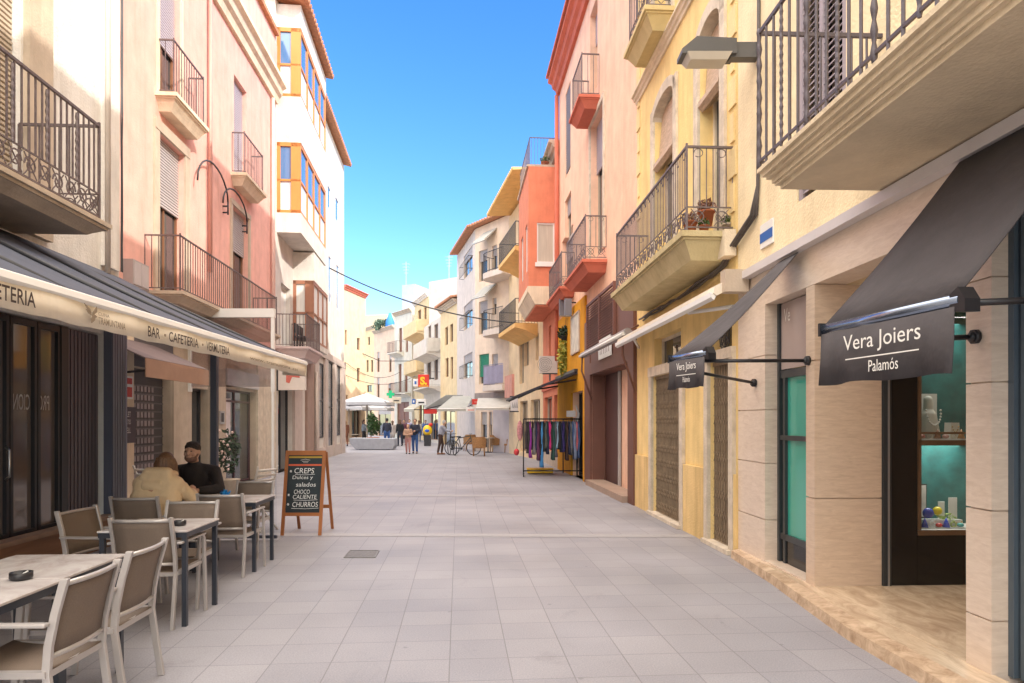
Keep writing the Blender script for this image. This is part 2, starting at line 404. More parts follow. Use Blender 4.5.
# ------------------------------------------------------------------ camera, light, sky
cd=bpy.data.cameras.new('Camera'); cam=bpy.data.objects.new('Camera',cd); COL.objects.link(cam)
cam.location=(0,0,H); cam.rotation_euler=(R(90),0,0); cd.sensor_width=36; cd.lens=36*F/1024; cd.shift_y=(HY-341.5)/1024; cd.clip_start=.05; cd.clip_end=2000
S.camera=cam
EL=33.0; tx,ty=.80,-.60                       # towards the sun, in plan
w=bpy.data.worlds.new('World'); S.world=w; w.use_nodes=True; nt=w.node_tree
bg=nt.nodes['Background']; sk=nt.nodes.new('ShaderNodeTexSky'); sk.sky_type='NISHITA'; sk.sun_disc=False
sk.sun_elevation=R(EL); sk.sun_rotation=math.atan2(tx,ty); sk.air_density=1.0; sk.dust_density=.3; sk.ozone_density=2.5; sk.altitude=0
hs=nt.nodes.new('ShaderNodeHueSaturation'); hs.inputs['Saturation'].default_value=SKY_SAT; hs.inputs['Value'].default_value=1.0; hs.inputs['Hue'].default_value=.508
nt.links.new(sk.outputs[0],hs.inputs['Color']); # added broken bright cloud, unseen overhead and behind the camera, fills the shade
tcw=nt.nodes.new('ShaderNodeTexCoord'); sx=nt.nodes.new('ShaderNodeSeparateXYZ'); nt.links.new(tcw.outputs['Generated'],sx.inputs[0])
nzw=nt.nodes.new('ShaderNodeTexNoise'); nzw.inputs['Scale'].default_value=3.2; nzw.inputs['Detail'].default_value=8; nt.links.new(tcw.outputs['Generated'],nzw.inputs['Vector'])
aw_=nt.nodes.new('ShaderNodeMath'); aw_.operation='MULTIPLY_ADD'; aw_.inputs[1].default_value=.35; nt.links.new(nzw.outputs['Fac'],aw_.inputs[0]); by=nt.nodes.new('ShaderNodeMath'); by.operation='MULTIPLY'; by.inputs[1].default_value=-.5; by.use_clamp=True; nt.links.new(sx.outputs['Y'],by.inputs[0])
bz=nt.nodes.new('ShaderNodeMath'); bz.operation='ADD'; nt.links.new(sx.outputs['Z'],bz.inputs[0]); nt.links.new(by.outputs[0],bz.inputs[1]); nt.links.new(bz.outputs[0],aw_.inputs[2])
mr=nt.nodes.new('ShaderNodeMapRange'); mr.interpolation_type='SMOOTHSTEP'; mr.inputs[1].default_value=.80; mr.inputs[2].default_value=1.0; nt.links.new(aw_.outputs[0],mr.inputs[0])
mxw=nt.nodes.new('ShaderNodeMix'); mxw.data_type='RGBA'; nt.links.new(mr.outputs[0],mxw.inputs[0]); nt.links.new(hs.outputs[0],mxw.inputs[6]); mxw.inputs[7].default_value=(FILL_CLOUD*1.08,FILL_CLOUD*.98,FILL_CLOUD*.87,1)
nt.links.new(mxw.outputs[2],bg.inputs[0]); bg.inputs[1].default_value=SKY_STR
sl=bpy.data.lights.new('sun','SUN'); sl.energy=SUN; sl.angle=R(.53); sl.color=(1,.93,.82)
so=bpy.data.objects.new('sun',sl); COL.objects.link(so)
dv=Vector((tx*math.cos(R(EL)),ty*math.cos(R(EL)),math.sin(R(EL)))); so.rotation_euler=(-dv).to_track_quat('-Z','Y').to_euler(); so.location=(10,-10,30)
S.view_settings.view_transform='Standard'; S.view_settings.look='None'; S.view_settings.gamma=1; S.view_settings.exposure=EXPO
try: S.view_settings.use_curve_mapping=False
except Exception: pass
S.render.engine='CYCLES'; S.cycles.max_bounces=8; S.cycles.diffuse_bounces=5; S.cycles.transparent_max_bounces=12

# ------------------------------------------------------------------ ground
g=MB(); g.quad((-300,-60,0),(300,-60,0),(300,600,0),(-300,600,0)); tag(build(g,'ground',paving()),'grey granite slab paving of the pedestrian street',kind='structure')
for (Yc,wd,sl_) in ((9.55,.26,-.02),(14.6,.32,-.02),(33.0,.5,0)):
    q=MB(); q.quad((-7.4,Yc-wd/2-sl_*7,.004),(2.7,Yc-wd/2+sl_*3,.004),(2.7,Yc+wd/2+sl_*3,.004),(-7.4,Yc+wd/2-sl_*7,.004))
    o=build(q,'paving_strip',mat('light_granite',(.33,.32,.335),.6,.12,14,.1,90)); tag(o,'paler granite strip across the street paving',kind='structure')
c=thing('access_cover','grey rectangular access cover let into the paving','cover',gp(362,554))
p=[gp(344,558),gp(375,558),gp(379,551),gp(350,551)]
mb=MB(); 
for (z,k) in ((.006,1.0),):
    i=[mb.raw((v.x,v.y,z)) for v in p]; mb.face(i)
build(mb,'plate',mat('cover_metal',(.15,.145,.15),.6,.3,30,.3,60),c)
mb=MB(); 
for j in range(4):
    a,b=p[j],p[(j+1)%4]; mb.tubew([(a.x,a.y,.006),(b.x,b.y,.006)],.008,4)
build(mb,'frame',mat('cover_rim',(.2,.19,.19),.5,.2,9),c)

def building(name,label,W,a0,a1,h,m,ops,depth=6,d=.22,z0=0.0,shell_h=None,cat='building',group=None):
    b=thing(name,label,cat,W.P((a0+a1)/2,-depth/2,0),group)
    mb=MB(W); mb.facade(a0,a1,z0,h,ops,d); 
    mb.quad((a0,0,z0),(a0,-d-.1,z0),(a0,-d-.1,h),(a0,0,h)); mb.quad((a1,0,z0),(a1,-d-.1,z0),(a1,-d-.1,h),(a1,0,h)); mb.quad((a0,0,h),(a1,0,h),(a1,-d-.1,h),(a0,-d-.1,h))
    mb.box(a0,a1,-depth,-d-.06,z0,h)
    build(mb,'wall',m,b); return b
def rect(W,xa,xb,xr,yt,yb,off=0):
    a0=W.s_(xa,off); a1=W.s_(xb,off); z1=W.z_(xr,yt,off); z0=W.z_(xr,yb,off)
    return (min(a0,a1),max(a0,a1),min(z0,z1),max(z0,z1))
def cornice(B,W,a0,a1,z,hh,off,m,name='cornice'):
    prof=[(0.001,z),(off*.25,z),(off*.35,z+hh*.3),(off*.6,z+hh*.42),(off*.7,z+hh*.7),(off,z+hh*.8),(off,z+hh),(0.001,z+hh)]
    return build(MB(W).prism(prof,a0,a1),name,m,B)
def roof(B,W,a0,a1,z,off,depth,rise,m=None):
    mb=MB(W); mb.prism([(off,z),(off,z+.06),(-depth,z+rise+.06),(-depth,z+rise)],a0,a1)
    n=max(4,int((a1-a0)/.24))
    for i in range(n):
        a=a0+(i+.5)*(a1-a0)/n; mb.tube([(a,off+.03,z+.07),(a,-depth*.5,z+rise*.5+.07)],.075,6)
    return build(mb,'roof',m or m_roof,B)

# ================================================================== LEFT SIDE
W1=Wall((-4.75+.06*5,-5),(-4.75-.06*9.217,9.217),True)
e1=W1.s_(119)
win1=(W1.s_(-330),W1.s_(21),3.70,6.5)
gl=(W1.sy(2.5),W1.s_(72),.35,2.72)
rb_=(W1.s_(72),W1.s_(103.5),.0,2.72)
B1=building('cafe_building','white rendered house with the cafe glass front and a long ornate iron balcony',W1,0,e1,10.5,stucco('bright_white_stucco',(.80,.77,.73),.45),[win1,gl,rb_],depth=7,d=.2)
window(B1,W1,*win1,fm=m_wood,shut=.94,sm=m_shutb,mull=3,d=.14)
# stone pilaster beside the window, plain pilaster strip near the party wall
build(MB(W1).box(W1.s_(23),W1.s_(47),.001,.07,3.6,10.3),'pilaster',m_bstone,B1)
build(MB(W1).box(W1.s_(100.5),W1.s_(116),.001,.05,3.6,10.3),'pilaster',stucco('warm_white_stucco',(.78,.74,.69),.4),B1)
build(MB(W1).tube([(W1.s_(102),.07,3.5),(W1.s_(102),.07,10.2)],.035,8),'drainpipe',mat('pale_pipe',(.6,.52,.46),.5,.1),B1)
aF=W1.s_(105,.85)
balcony(B1,W1,W1.sy(1.0),aF,.85,3.70,th=.15,rh=1.02,slabm=m_bstone,style='scroll',pitch=.095,r=.0101)
# twisted standards in the long railing
tb=MB(W1)
for k in range(14):
    a=aF-.45-k*.48
    for e in (0,):
        tb.tube([(a,.81,4.0+.04*i) for i in range(18)],.012,5,radii=[.010 if i%2 else .017 for i in range(18)])
build(tb,'balusters',m_iron,B1)
# cafe glass front
gm=glassy('cafe_glass',(.20,.165,.15),.06)  # base colour lightened to stand for street reflections in the panes
cf=[(-260,-60),(-58,-6),(16,38),(43,61)]
def cafe_pane(xa,xb,z0,z1,door=False):
    a0,a1=W1.s_(xa),W1.s_(xb)
    mb=MB(W1); f=.045
    mb.box(a0,a0+f,-.12,-.04,z0,z1); mb.box(a1-f,a1,-.12,-.04,z0,z1); mb.box(a0+f,a1-f,-.12,-.04,z0,z0+f*1.5); mb.box(a0+f,a1-f,-.12,-.04,z1-f*1.5,z1)
    w_=build(mb,'glass_door' if door else 'window',m_black,B1)
    build(MB(W1).quad((a0+f*.5,-.08,z0+f),(a1-f*.5,-.08,z0+f),(a1-f*.5,-.08,z1-f),(a0+f*.5,-.08,z1-f)),'pane',gm,w_)
    if door: build(MB(W1).tube([(a1-.09,-.02,1.0),(a1-.09,.02,1.03),(a1-.09,.02,1.3),(a1-.09,-.02,1.33)],.012,6),'handle',mat('steel',(.5,.5,.5),.3,0,metal=1),w_)
    return w_
z0,z1=.36,2.70
cafe_pane(-420,-120,z0,z1); cafe_pane(-118,-48,z0,z1); cafe_pane(-46,13.5,z0,z1,True); wp=cafe_pane(14.5,41,z0,z1); wp2=cafe_pane(42,64,z0,z1)
mb=MB(W1); mb.box(W1.s_(64.3),W1.s_(71),-.2,-.03,.35,2.71); build(mb,'post',m_black,B1)
ribm=mat('ribbed_panel',(.15,.125,.145),.45,.12,3,stretch=(8,8,.3))
mb=MB(W1); a0,a1=rb_[0],rb_[1]; mb.box(a0,a1,-.2,-.075,0,2.71); k=9
for i in range(k):
    a=a0+(a1-a0)*(i+.5)/k; w_=(a1-a0)/k*.32; mb.box(a-w_,a+w_,-.076,-.062,.02,2.7)
build(mb,'ribbed_panel',ribm,B1)
mb=MB(W1); a0,a1=W1.s_(103.4),W1.s_(118.7); mb.box(a0,a1,.002,.1,0,3.0); k=6
for i in range(k):
    a=a0+(a1-a0)*(i+.5)/k; mb.box(a-.025,a+.025,.1,.115,.02,2.98)
build(mb,'corner_column',mat('blue_grey_cladding',(.12,.125,.17),.4,.1,3,stretch=(8,8,.3)),B1)
build(MB(W1).box(W1.sy(2.4),W1.s_(103.2),.002,.14,0,.35),'base_plinth',mat('cafe_base_wood',(.30,.15,.08),.6,.25,3,stretch=(1,.3,5)),B1)
build(MB(W1).box(W1.sy(2.4),W1.s_(103.2),.002,.17,.351,.40),'ledge',mat('ledge_stone',(.35,.22,.15),.6,.2),B1)
# mirrored lettering seen through the glass
tm=mat('window_vinyl',(.62,.60,.58),.6,0)
a=W1.P(W1.s_(37),-.075,1.72); b=W1.P(W1.s_(17),-.075,1.72); text('CIONS',B1,'window_lettering',a,(b-a),(0,0,1),tm,(b-a).length,.17)
a=W1.P(W1.s_(56),-.075,1.72); b=W1.P(W1.s_(45),-.075,1.72); text('PRO',B1,'window_lettering',a,(b-a),(0,0,1),tm,(b-a).length,.17)

# cables on the party wall and grey meter box
t=thing('cable_bundle','tangle of dark cables running up beside the white pilaster at the pink house','cable',W1.P(e1,.05,5))
mb=MB(W1); rr=random.Random(3)
for k in range(2):
    pts=[(e1-.06+rr.uniform(-.008,.008)+k*.03,.06,3.6+i*.35) for i in range(20)]
    mb.tube(pts,.009,5)
for k in range(6):
    z=8.2+k*.3; mb.box(e1-.2+rr.uniform(0,.06),e1-.08+rr.uniform(0,.08),.05,.16,z,z+.09)
build(mb,'cables',m_irond,t)

# ---- cafe awning
VA=(-2.72,2.2); VB=(-2.81,9.2)
WV=Wall(VA,VB,True)
aw=thing('cafe_awning','long dark blue awning with a cream lettered valance over the cafe terrace','awning',(W1.P(W1.sy(5.5),.6,2.4)))
navy=mat('navy_canvas',(.06,.068,.10),.75,.18,2.5,.15,200,dirt=.3)
cream=mat('cream_canvas',(.80,.72,.60),.8,.08,2,.5,7,dirt=.25)
mb=MB(); NL,NW=34,8
for i in range(NL+1):
    Y=2.2+(9.2-2.2)*i/NL
    pw=W1.P(W1.sy(Y+.02),.02,3.53); pv=WV.P(WV.sy(Y),.0,2.40)
    for j in range(NW+1):
        u=j/NW; q=pw.lerp(pv,u); q.z-= .045*math.sin(math.pi*u) + .006*math.cos(i*math.pi)*math.sin(math.pi*u) ; mb.raw(q)
for i in range(NL):
    for j in range(NW):
        a=i*(NW+1)+j; mb.face([a,a+1,a+NW+2,a+NW+1],True)
fab=build(mb,'canopy',navy,aw); so_=fab.modifiers.new('t','SOLIDIFY'); so_.thickness=.012
sb=MB()
for k in range(6):
    Y=3.3+k*1.13
    a=W1.P(W1.sy(Y),.02,3.52); b=WV.P(WV.sy(Y),0,2.395); sb.tubew([a-Vector((0,0,.03)),b-Vector((0,0,.02))],.02,6)
build(sb,'support_arms',m_irond,aw)
vb=MB(WV); vb.prism([(-.03,2.39),(.0,2.42),(.05,2.40),(.06,2.36),(.03,2.33),(-.02,2.35)],0,WV.len); build(vb,'front_bar',m_plasticw,aw)
vb=MB(WV); N=60
for i in range(N+1):
    s=WV.len*i/N; dz=.004*math.sin(i*1.7); zz=2.20+dz+(.0)
    vb.pt(s,.045+.006*math.sin(i*.9),2.345); vb.pt(s,.04+.012*math.sin(i*.9+1),zz)
for i in range(N): vb.face([2*i,2*i+1,2*i+3,2*i+2],True)
s=WV.len; 
i0=len(vb.v); vb.pt(s,.045,2.345); vb.pt(s,.04,2.2); vb.pt(s,-.28,2.22); vb.pt(s,-.28,2.44); vb.pt(s,-.02,2.40); vb.face([i0,i0+1,i0+2,i0+3,i0+4])
va=build(vb,'valance',cream,aw); so_=va.modifiers.new('t','SOLIDIFY'); so_.thickness=.006
ink=mat('brown_ink',(.06,.04,.035),.8,0); ink2=mat('faded_ink',(.28,.22,.16),.8,0)
def vt(s,xa,xb,z,h,m=ink,bold=.01): return wtext(s,aw,'lettering',WV,xa,xb,z,h,.062,m,bold)
# the word starts outside the frame
a_=WV.s_(34.5,.055); wC=(WV.s_(34.5,.055)-WV.s_(2,.055))/4.6*9; text('CAFETERIA',aw,'lettering',WV.P(a_-wC,.062,2.235),WV.d.to_3d(),(0,0,1),ink,wC,.085,bold=.012)
vt('TRAMUNTANA',98.5,125.5,2.232,.045,ink2); vt('CUINA',98.5,109.5,2.287,.022,ink2)
vt('BAR',148,160,2.228,.078); vt('CAFETERIA',169,198.5,2.228,.078); vt('VERMUTERIA',206.5,229.5,2.228,.078)
vt('www. tramuntana .cat',250,298,2.24,.03,ink2)
db=MB(WV)
for x in (165,202.5):
    a=WV.s_(x,.06); db.box(a-.012,a+.012,.06,.064,2.258,2.276)
# bird emblem: spread wings over a folded body
a0=WV.s_(84,.06); a1=WV.s_(97,.06); L_=a1-a0
def em(pts): db.plate([(a0+u*L_,2.225+v*.115) for u,v in pts],.06,.064)
em([(0,1),(.45,.75),(.55,.55),(.3,.6)]); em([(.1,.72),(.5,.6),(.58,.42),(.3,.5)]); em([(.95,1),(.98,.7),(.7,.48),(.62,.62)]); em([(.62,.62),(.86,.45),(.8,.2),(.55,.0),(.5,.25),(.62,.4)]); em([(.84,.5),(1.0,.42),(.86,.36)])
build(db,'emblem',ink2,aw)
# clear roll-down curtain closing the far end of the terrace
cu=thing('terrace_curtain','clear plastic curtain with a dark post closing the far end of the cafe terrace','curtain',(-4.2,9.15,0))
cl=MB(); xs=[-5.2+ (2.05)*i/26 for i in range(27)]
for i,x in enumerate(xs): cl.raw((x,9.15+.006*math.sin(i*1.3),.06)); cl.raw((x,9.15+.008*math.sin(i*.8+1),2.3+ (0 if x>-4.4 else (-4.4-x)*.4)))
for i in range(26): cl.face([2*i,2*i+2,2*i+3,2*i+1],True)
build(cl,'clear_sheet',clear('clear_plastic',(.93,.95,.97),.05,.12),cu)
build(MB().box(-4.03,-3.95,9.12,9.2,0,2.75),'post',mat('blue_grey_metal',(.09,.10,.14),.4,.1),cu)
build(MB().box(-5.2,-3.15,9.13,9.17,.03,.07),'bottom_bar',mat('blue_grey_metal',(.09,.10,.14)),cu)

# ---- pink house
L3c=(-7.14,20.6)
W2=Wall((-5.7-.07*9.1,9.1),L3c,True)
e2=W2.len
def o2(xa,xb,xr,yt,yb): return rect(W2,xa,xb,xr,yt,yb)
pink=stucco('salmon_stucco',(.80,.45,.38),.25)
P1=o2(158,180,158,-90,93); Pw1=list(o2(158,184,158,131,291)); Pu2=o2(234,246.5,234,74,176); Pw2=o2(231.5,248,231.5,204,330)
Pw1[2]=3.92; Pw2=(Pw2[0],Pw2[1],3.95,Pw2[3])
shops=[o2(131,171,131,366,476),o2(189.5,208,195,388,500),o2(224,256,224,388,500)]
shops=[(s[0],s[1],0.0,s[3]) for s in shops]
B2=building('pink_house','salmon pink house with iron balconies and roller shutters over shuttered shops',W2,0,e2,13.2,pink,[P1,tuple(Pw1),Pu2,Pw2],depth=7,z0=3.55)
mb=MB(W2); mb.facade(0,e2,0,3.549,shops,.22); mb.box(0,e2,-7,-.28,0,3.549); build(mb,'ground_floor_wall',m_bstone,B2)
lil=mat('lilac_shutter',(.48,.44,.49),.6,.05)
window(B2,W2,*P1,fm=m_wood,shut=.68,sm=lil,mull=1); window(B2,W2,*Pw1,fm=m_wood,shut=.42,mull=1,sill=False); window(B2,W2,*Pu2,fm=m_wood,shut=.93,sm=lil,mull=1); window(B2,W2,*Pw2,fm=m_wood,shut=.35,mull=1)
surround(B2,W2,*Pw1,wd=.2,m=m_bstone); surround(B2,W2,*Pw2,wd=.12,m=m_bstone); surround(B2,W2,*P1,wd=.08,m=m_cream)
def bal_from(B,W,xw,xo,zt,xf,**k):
    """balcony whose near side meets the wall at pixel column xw, outer near corner at xo, outer far corner at xf"""
    a0=W.s_(xw); Y=W.P(a0).y; 
    # offset so that the outer corner at a0 projects to xo
    lo,hi=0.0,3.0
    for _ in range(40):
        mid=(lo+hi)/2; p=W.P(a0,mid); x=CX+F*p.x/p.y
        if (x<xo)==W.left: lo=mid
        else: hi=mid
    off=(lo+hi)/2; a1=W.s_(xf,off)
    return balcony(B,W,a0,a1,off,zt,**k),off,a1
bal_from(B2,W2,156,175,7.68,206,th=.30,slabm=m_cream,style='plain')
bal_from(B2,W2,231.4,245.4,7.68,264.5,th=.28,slabm=m_cream,style='plain')
_,of2,_=bal_from(B2,W2,143.5,181.5,3.92,278.4,th=.2,slabm=m_bstone,style='plain')
cornice(B2,W2,0,e2,11.15,.6,.34,m_cream)
build(MB(W2).box(.05,e2-.02,.001,.06,11.76,12.9),'parapet',stucco('pale_pink_stucco',(.74,.45,.38),.2),B2)
build(MB(W2).box(0,e2,-.3,.12,13.205,13.33),'coping',m_roof,B2)
build(MB(W2).tube([(W2.s_(207),.07,4.9),(W2.s_(207),.07,11.1)],.045,8),'drainpipe',mat('pink_pipe',(.58,.30,.25),.5,.1),B2)
build(MB(W2).tube([(W2.s_(270.5),.07,3.6),(W2.s_(270.5),.07,11.1)],.05,8),'drainpipe',mat('pale_pink_pipe',(.72,.50,.44),.5,.1),B2)
# ground floor finishes
grnd=[('stone_pillar',119.2,131,m_cream),('stone_pillar',171.2,189.3,m_bstone),('stone_pillar',208.2,223.8,m_bstone),('stone_pillar',256.2,274.5,m_stone)]
for nm,xa,xb,m_ in grnd:
    build(MB(W2).box(W2.s_(xa),W2.s_(xb),.002,.05,0,3.55),nm,m_,B2)
build(MB(W2).box(W2.s_(119.2),W2.s_(274.5),.002,.045,3.0,3.56) if False else MB(W2).box(W2.s_(131.2),W2.s_(171),.002,.04,shops[0][3]+.01,3.55),'fascia',mat('dark_fascia',(.12,.11,.12),.7,.2),B2)
# perforated roller grille
sg=shops[0]; mb=MB(W2); mb.box(sg[0],sg[1],-.20,-.16,0,sg[3]); gr=build(mb,'roller_grille',mat('dark_grille',(.05,.045,.05),.5,.2),B2)
mb=MB(W2); nx=7; nz=13; wA=(sg[1]-sg[0])*.62; 
for j in range(nz):
    z=.25+j*(sg[3]-.5)/nz
    for i in range(nx):
        a=sg[0]+.25+wA*i/nx; mb.box(a,a+wA/nx*.72,-.159,-.15,z,z+.11)
build(mb,'grille_panels',mat('grille_panel',(.30,.25,.26),.35,.5,1.2),gr)
mb=MB(W2)
for j in range(nz+1):
    z=.19+j*(sg[3]-.5)/nz; mb.box(sg[0],sg[1],-.16,-.145,z,z+.025)
build(mb,'grille_slats',mat('grille_slat',(.12,.11,.12),.5,.2),gr)
window(B2,W2,*shops[1],fm=m_irond,mull=0,d=.18,name='shop_door')
sw=window(B2,W2,*shops[2],fm=mat('maroon_frame',(.09,.04,.05),.5,.1),mull=1,d=.18,trans=.88,name='shop_window')
# notices, plaque, sign boards
def board(name,label,cat,W,r,n0,n1,m,parent=None,group=None):
    b=build(MB(W).box(r[0],r[1],n0,n1,r[2],r[3]),name,m,parent)
    if not parent: tag(b,label,cat,group)
    return b
np=thing('shop_notice','red and white notice stickers on the cream pillar beside the roller grille','notice',W2.P(W2.s_(125),.06,3))
r=rect(W2,121,129.5,125,376,399); board('sheet','','',W2,r,.052,.058,m_plasticw,np)
r1=rect(W2,122,128.5,125,378,384); board('band','','',W2,r1,.058,.061,mat('red_print',(.6,.06,.05),.6,.1),np); r1=rect(W2,122,128.5,125,387,397); board('band','','',W2,r1,.058,.061,mat('red_print',(.6,.06,.05)),np)
np=thing('wall_plaque','dark plaque with three lines of pale lettering below the red notices','sign',W2.P(W2.s_(125),.06,2))
r=rect(W2,120,131.5,125,407,443); board('panel','','',W2,r,.052,.07,mat('plum_panel',(.06,.045,.06),.6,.1),np)
for yy,s_t in ((417,'OUTLET'),(425,'MAQUETES'),(433,'DE PELL')):
    wtext(s_t,np,'lettering',W2,120.7,130.8,W2.z_(125,yy),.09,.072,tm)
np=thing('intercom','small grey intercom panel on the pillar between the shops','intercom',W2.P(W2.s_(218.5),.06,2))
board('panel','','',W2,rect(W2,217,221.5,219,411,424),.051,.075,mat('grey_metal',(.35,.35,.36),.4,.1),np); board('keypad','','',W2,rect(W2,218,220.5,219,413,422),.0755,.08,m_irond,np)
np=thing('shop_sign','white fascia sign with faint lettering above the maroon shop window','sign',W2.P(W2.s_(240),.1,3))
r=rect(W2,223.5,256,223.5,368,385); board('panel','','',W2,r,.05,.09,mat('sign_greywhite',(.55,.52,.52),.5,.15),np)
# hair poster inside the shop window
board('poster','red and white beauty poster in the maroon shop window','poster',W2,rect(W2,226,237,230,398,470),-.165,-.16,mat('poster_white',(.66,.60,.60),.6,.25,3)); board('poster_image','','',W2,rect(W2,227,236,230,399,407),-.158,-.155,mat('poster_red',(.45,.08,.06),.6,.3),None) if False else None
# small tan awning over the grille
ta=thing('shop_awning','short tan awning with a straight valance over the roller grille','awning',W2.P(W2.s_(160),.5,3))
a0,a1=W2.s_(145,1.0),W2.s_(208,1.0)-1.5; tan=mat('tan_canvas',(.36,.21,.14),.85,.12,3,.1,200)
mb=MB(W2); mb.prism([(.06,2.95),(.06,2.97),(1.0,2.54),(1.0,2.52)],a0,a1+1.5); cn=build(mb,'canopy',mat('greybrown_canvas',(.16,.12,.12),.85,.1),ta)
build(MB(W2).box(a0,a1+1.5,1.0,1.015,2.25,2.53),'valance',tan,ta); [build(MB(W2).tube([(a,.05,2.4),(a,.98,2.5)],.02),'arm',m_irond,ta) for a in (a0+1.3,a1+1.3)]
# terrace screen of the next bar: white beam, clear panel under it
st=thing('wind_screen','white beam with a clear panel standing out from the pink house above the awning','screen',(-5.8,14,0))
build(MB().box(-6.66,-4.86,13.95,14.05,3.72,3.90),'beam',m_plasticw,st); build(MB().box(-6.64,-4.88,13.99,14.0,2.3,3.72),'panel',clear('clear_panel',(.82,.80,.82),.12,.1),st)
build(MB().box(-4.93,-4.87,13.96,14.04,2.2,3.72).box(-6.63,-6.57,13.96,14.04,2.2,3.72).box(-4.92,-4.88,13.97,14.03,0,2.2),'post',m_plasticw,st)
# iron hooks and meter box
for xa,xt,xb,yb,yt,ye in ((228,213,197.5,202,163.5,180),(247,232,223,222,188,203)):
    h_=thing('iron_hook',('tall' if xb<200 else 'lower')+' curved iron hook bracket on the pink wall '+('left of the small balcony' if xb<200 else 'just under the small balcony'),'bracket',W2.P(W2.s_(xa,.1),.1,W2.z_(xa,yb,.1)),'curved iron brackets')
    sA,sB=W2.s_(xa,.12),W2.s_(xb,.12); zA=W2.z_(xa,yb,.12); zT=W2.z_(xt,yt,.12); zE=W2.z_(xb,ye,.12)
    pts=[(sA,.12,zA-.3),(sA,.12,zA)]
    for i in range(0,13):
        t=math.pi*i/12; pts.append((sA+(sB-sA)*(1-math.cos(t))/2,.12,(zA if i<6.5 else zE)+(zT-(zA if i<6.5 else zE))*math.sin(t)))
    build(MB(W2).tube(pts,.02,6),'hook',m_irond,h_)
    build(MB(W2).tube([(sA,0,zA-.25),(sA,.12,zA-.25)],.02).tube([(sA,0,zA-.1),(sA,.12,zA-.1)],.02),'fixing',m_irond,h_)
bx=thing('meter_box','pale grey meter box with two doors fixed low on the pink wall','box',W2.P(W2.s_(131),.1,4))
r=rect(W2,123,139.5,123,258.5,285); build(MB(W2).box(r[0],r[1],.001,.16,r[2],r[3]),'body',mat('grey_box',(.42,.37,.37),.6,.1),bx)
mid=(r[0]+r[1])/2; build(MB(W2).box(r[0]+.03,mid-.01,.16,.172,r[2]+.03,r[3]-.03),'door',mat('grey_box2',(.50,.45,.45),.6,.1),bx); build(MB(W2).box(mid+.01,r[1]-.03,.16,.172,r[2]+.03,r[3]-.03),'door',mat('grey_box2',(.50,.45,.45)),bx)

# ---- white modern building with bays
W3=Wall(L3c,(-8.73,36.4),True)
e3=W3.s_(344)
slots=[rect(W3,328.5,331,330,257,303),rect(W3,336.5,338.8,338,266,310),rect(W3,327.6,330.6,329,187,209),rect(W3,335.4,338.6,337,199,222)]
gops=[(W3.s_(278),W3.s_(292),0,W3.z_(280,386)),(W3.s_(317.6),W3.s_(323),.9,W3.z_(320,363)),(W3.s_(326.8),W3.s_(332),.2,W3.z_(330,362)),(W3.s_(335.2),W3.s_(339.5),.9,W3.z_(338,364))]
wr=rect(W3,281,290,281,282,346)
B3=building('white_apartment_block','tall white block with orange framed corner bays and a tiled eave',W3,0,e3,14.6,stucco('plain_white',(.66,.625,.58),.12),slots+gops+[wr],depth=9)
for s in slots: window(B3,W3,*s,fm=m_plasticw,gm=m_glassb,mull=0,fw=.02,d=.02)
for s in gops[1:]: window(B3,W3,*s,fm=m_irond,mull=0,fw=.05,trans=.5,d=.0,gm=glassy('dull_glass',(.10,.11,.13),.12))
window(B3,W3,*gops[0],fm=m_irond,mull=1,name='shop_window'); window(B3,W3,*wr,fm=m_plasticw,mull=1,curt=True)
orange=mat('orange_wood',(.62,.24,.06),.5,.12,3,stretch=(1,1,.3)); brown3=mat('redbrown_wood',(.34,.15,.09),.5,.12,3)
stoneL=mat('pinkish_stone',(.50,.42,.38),.8,.12,3)
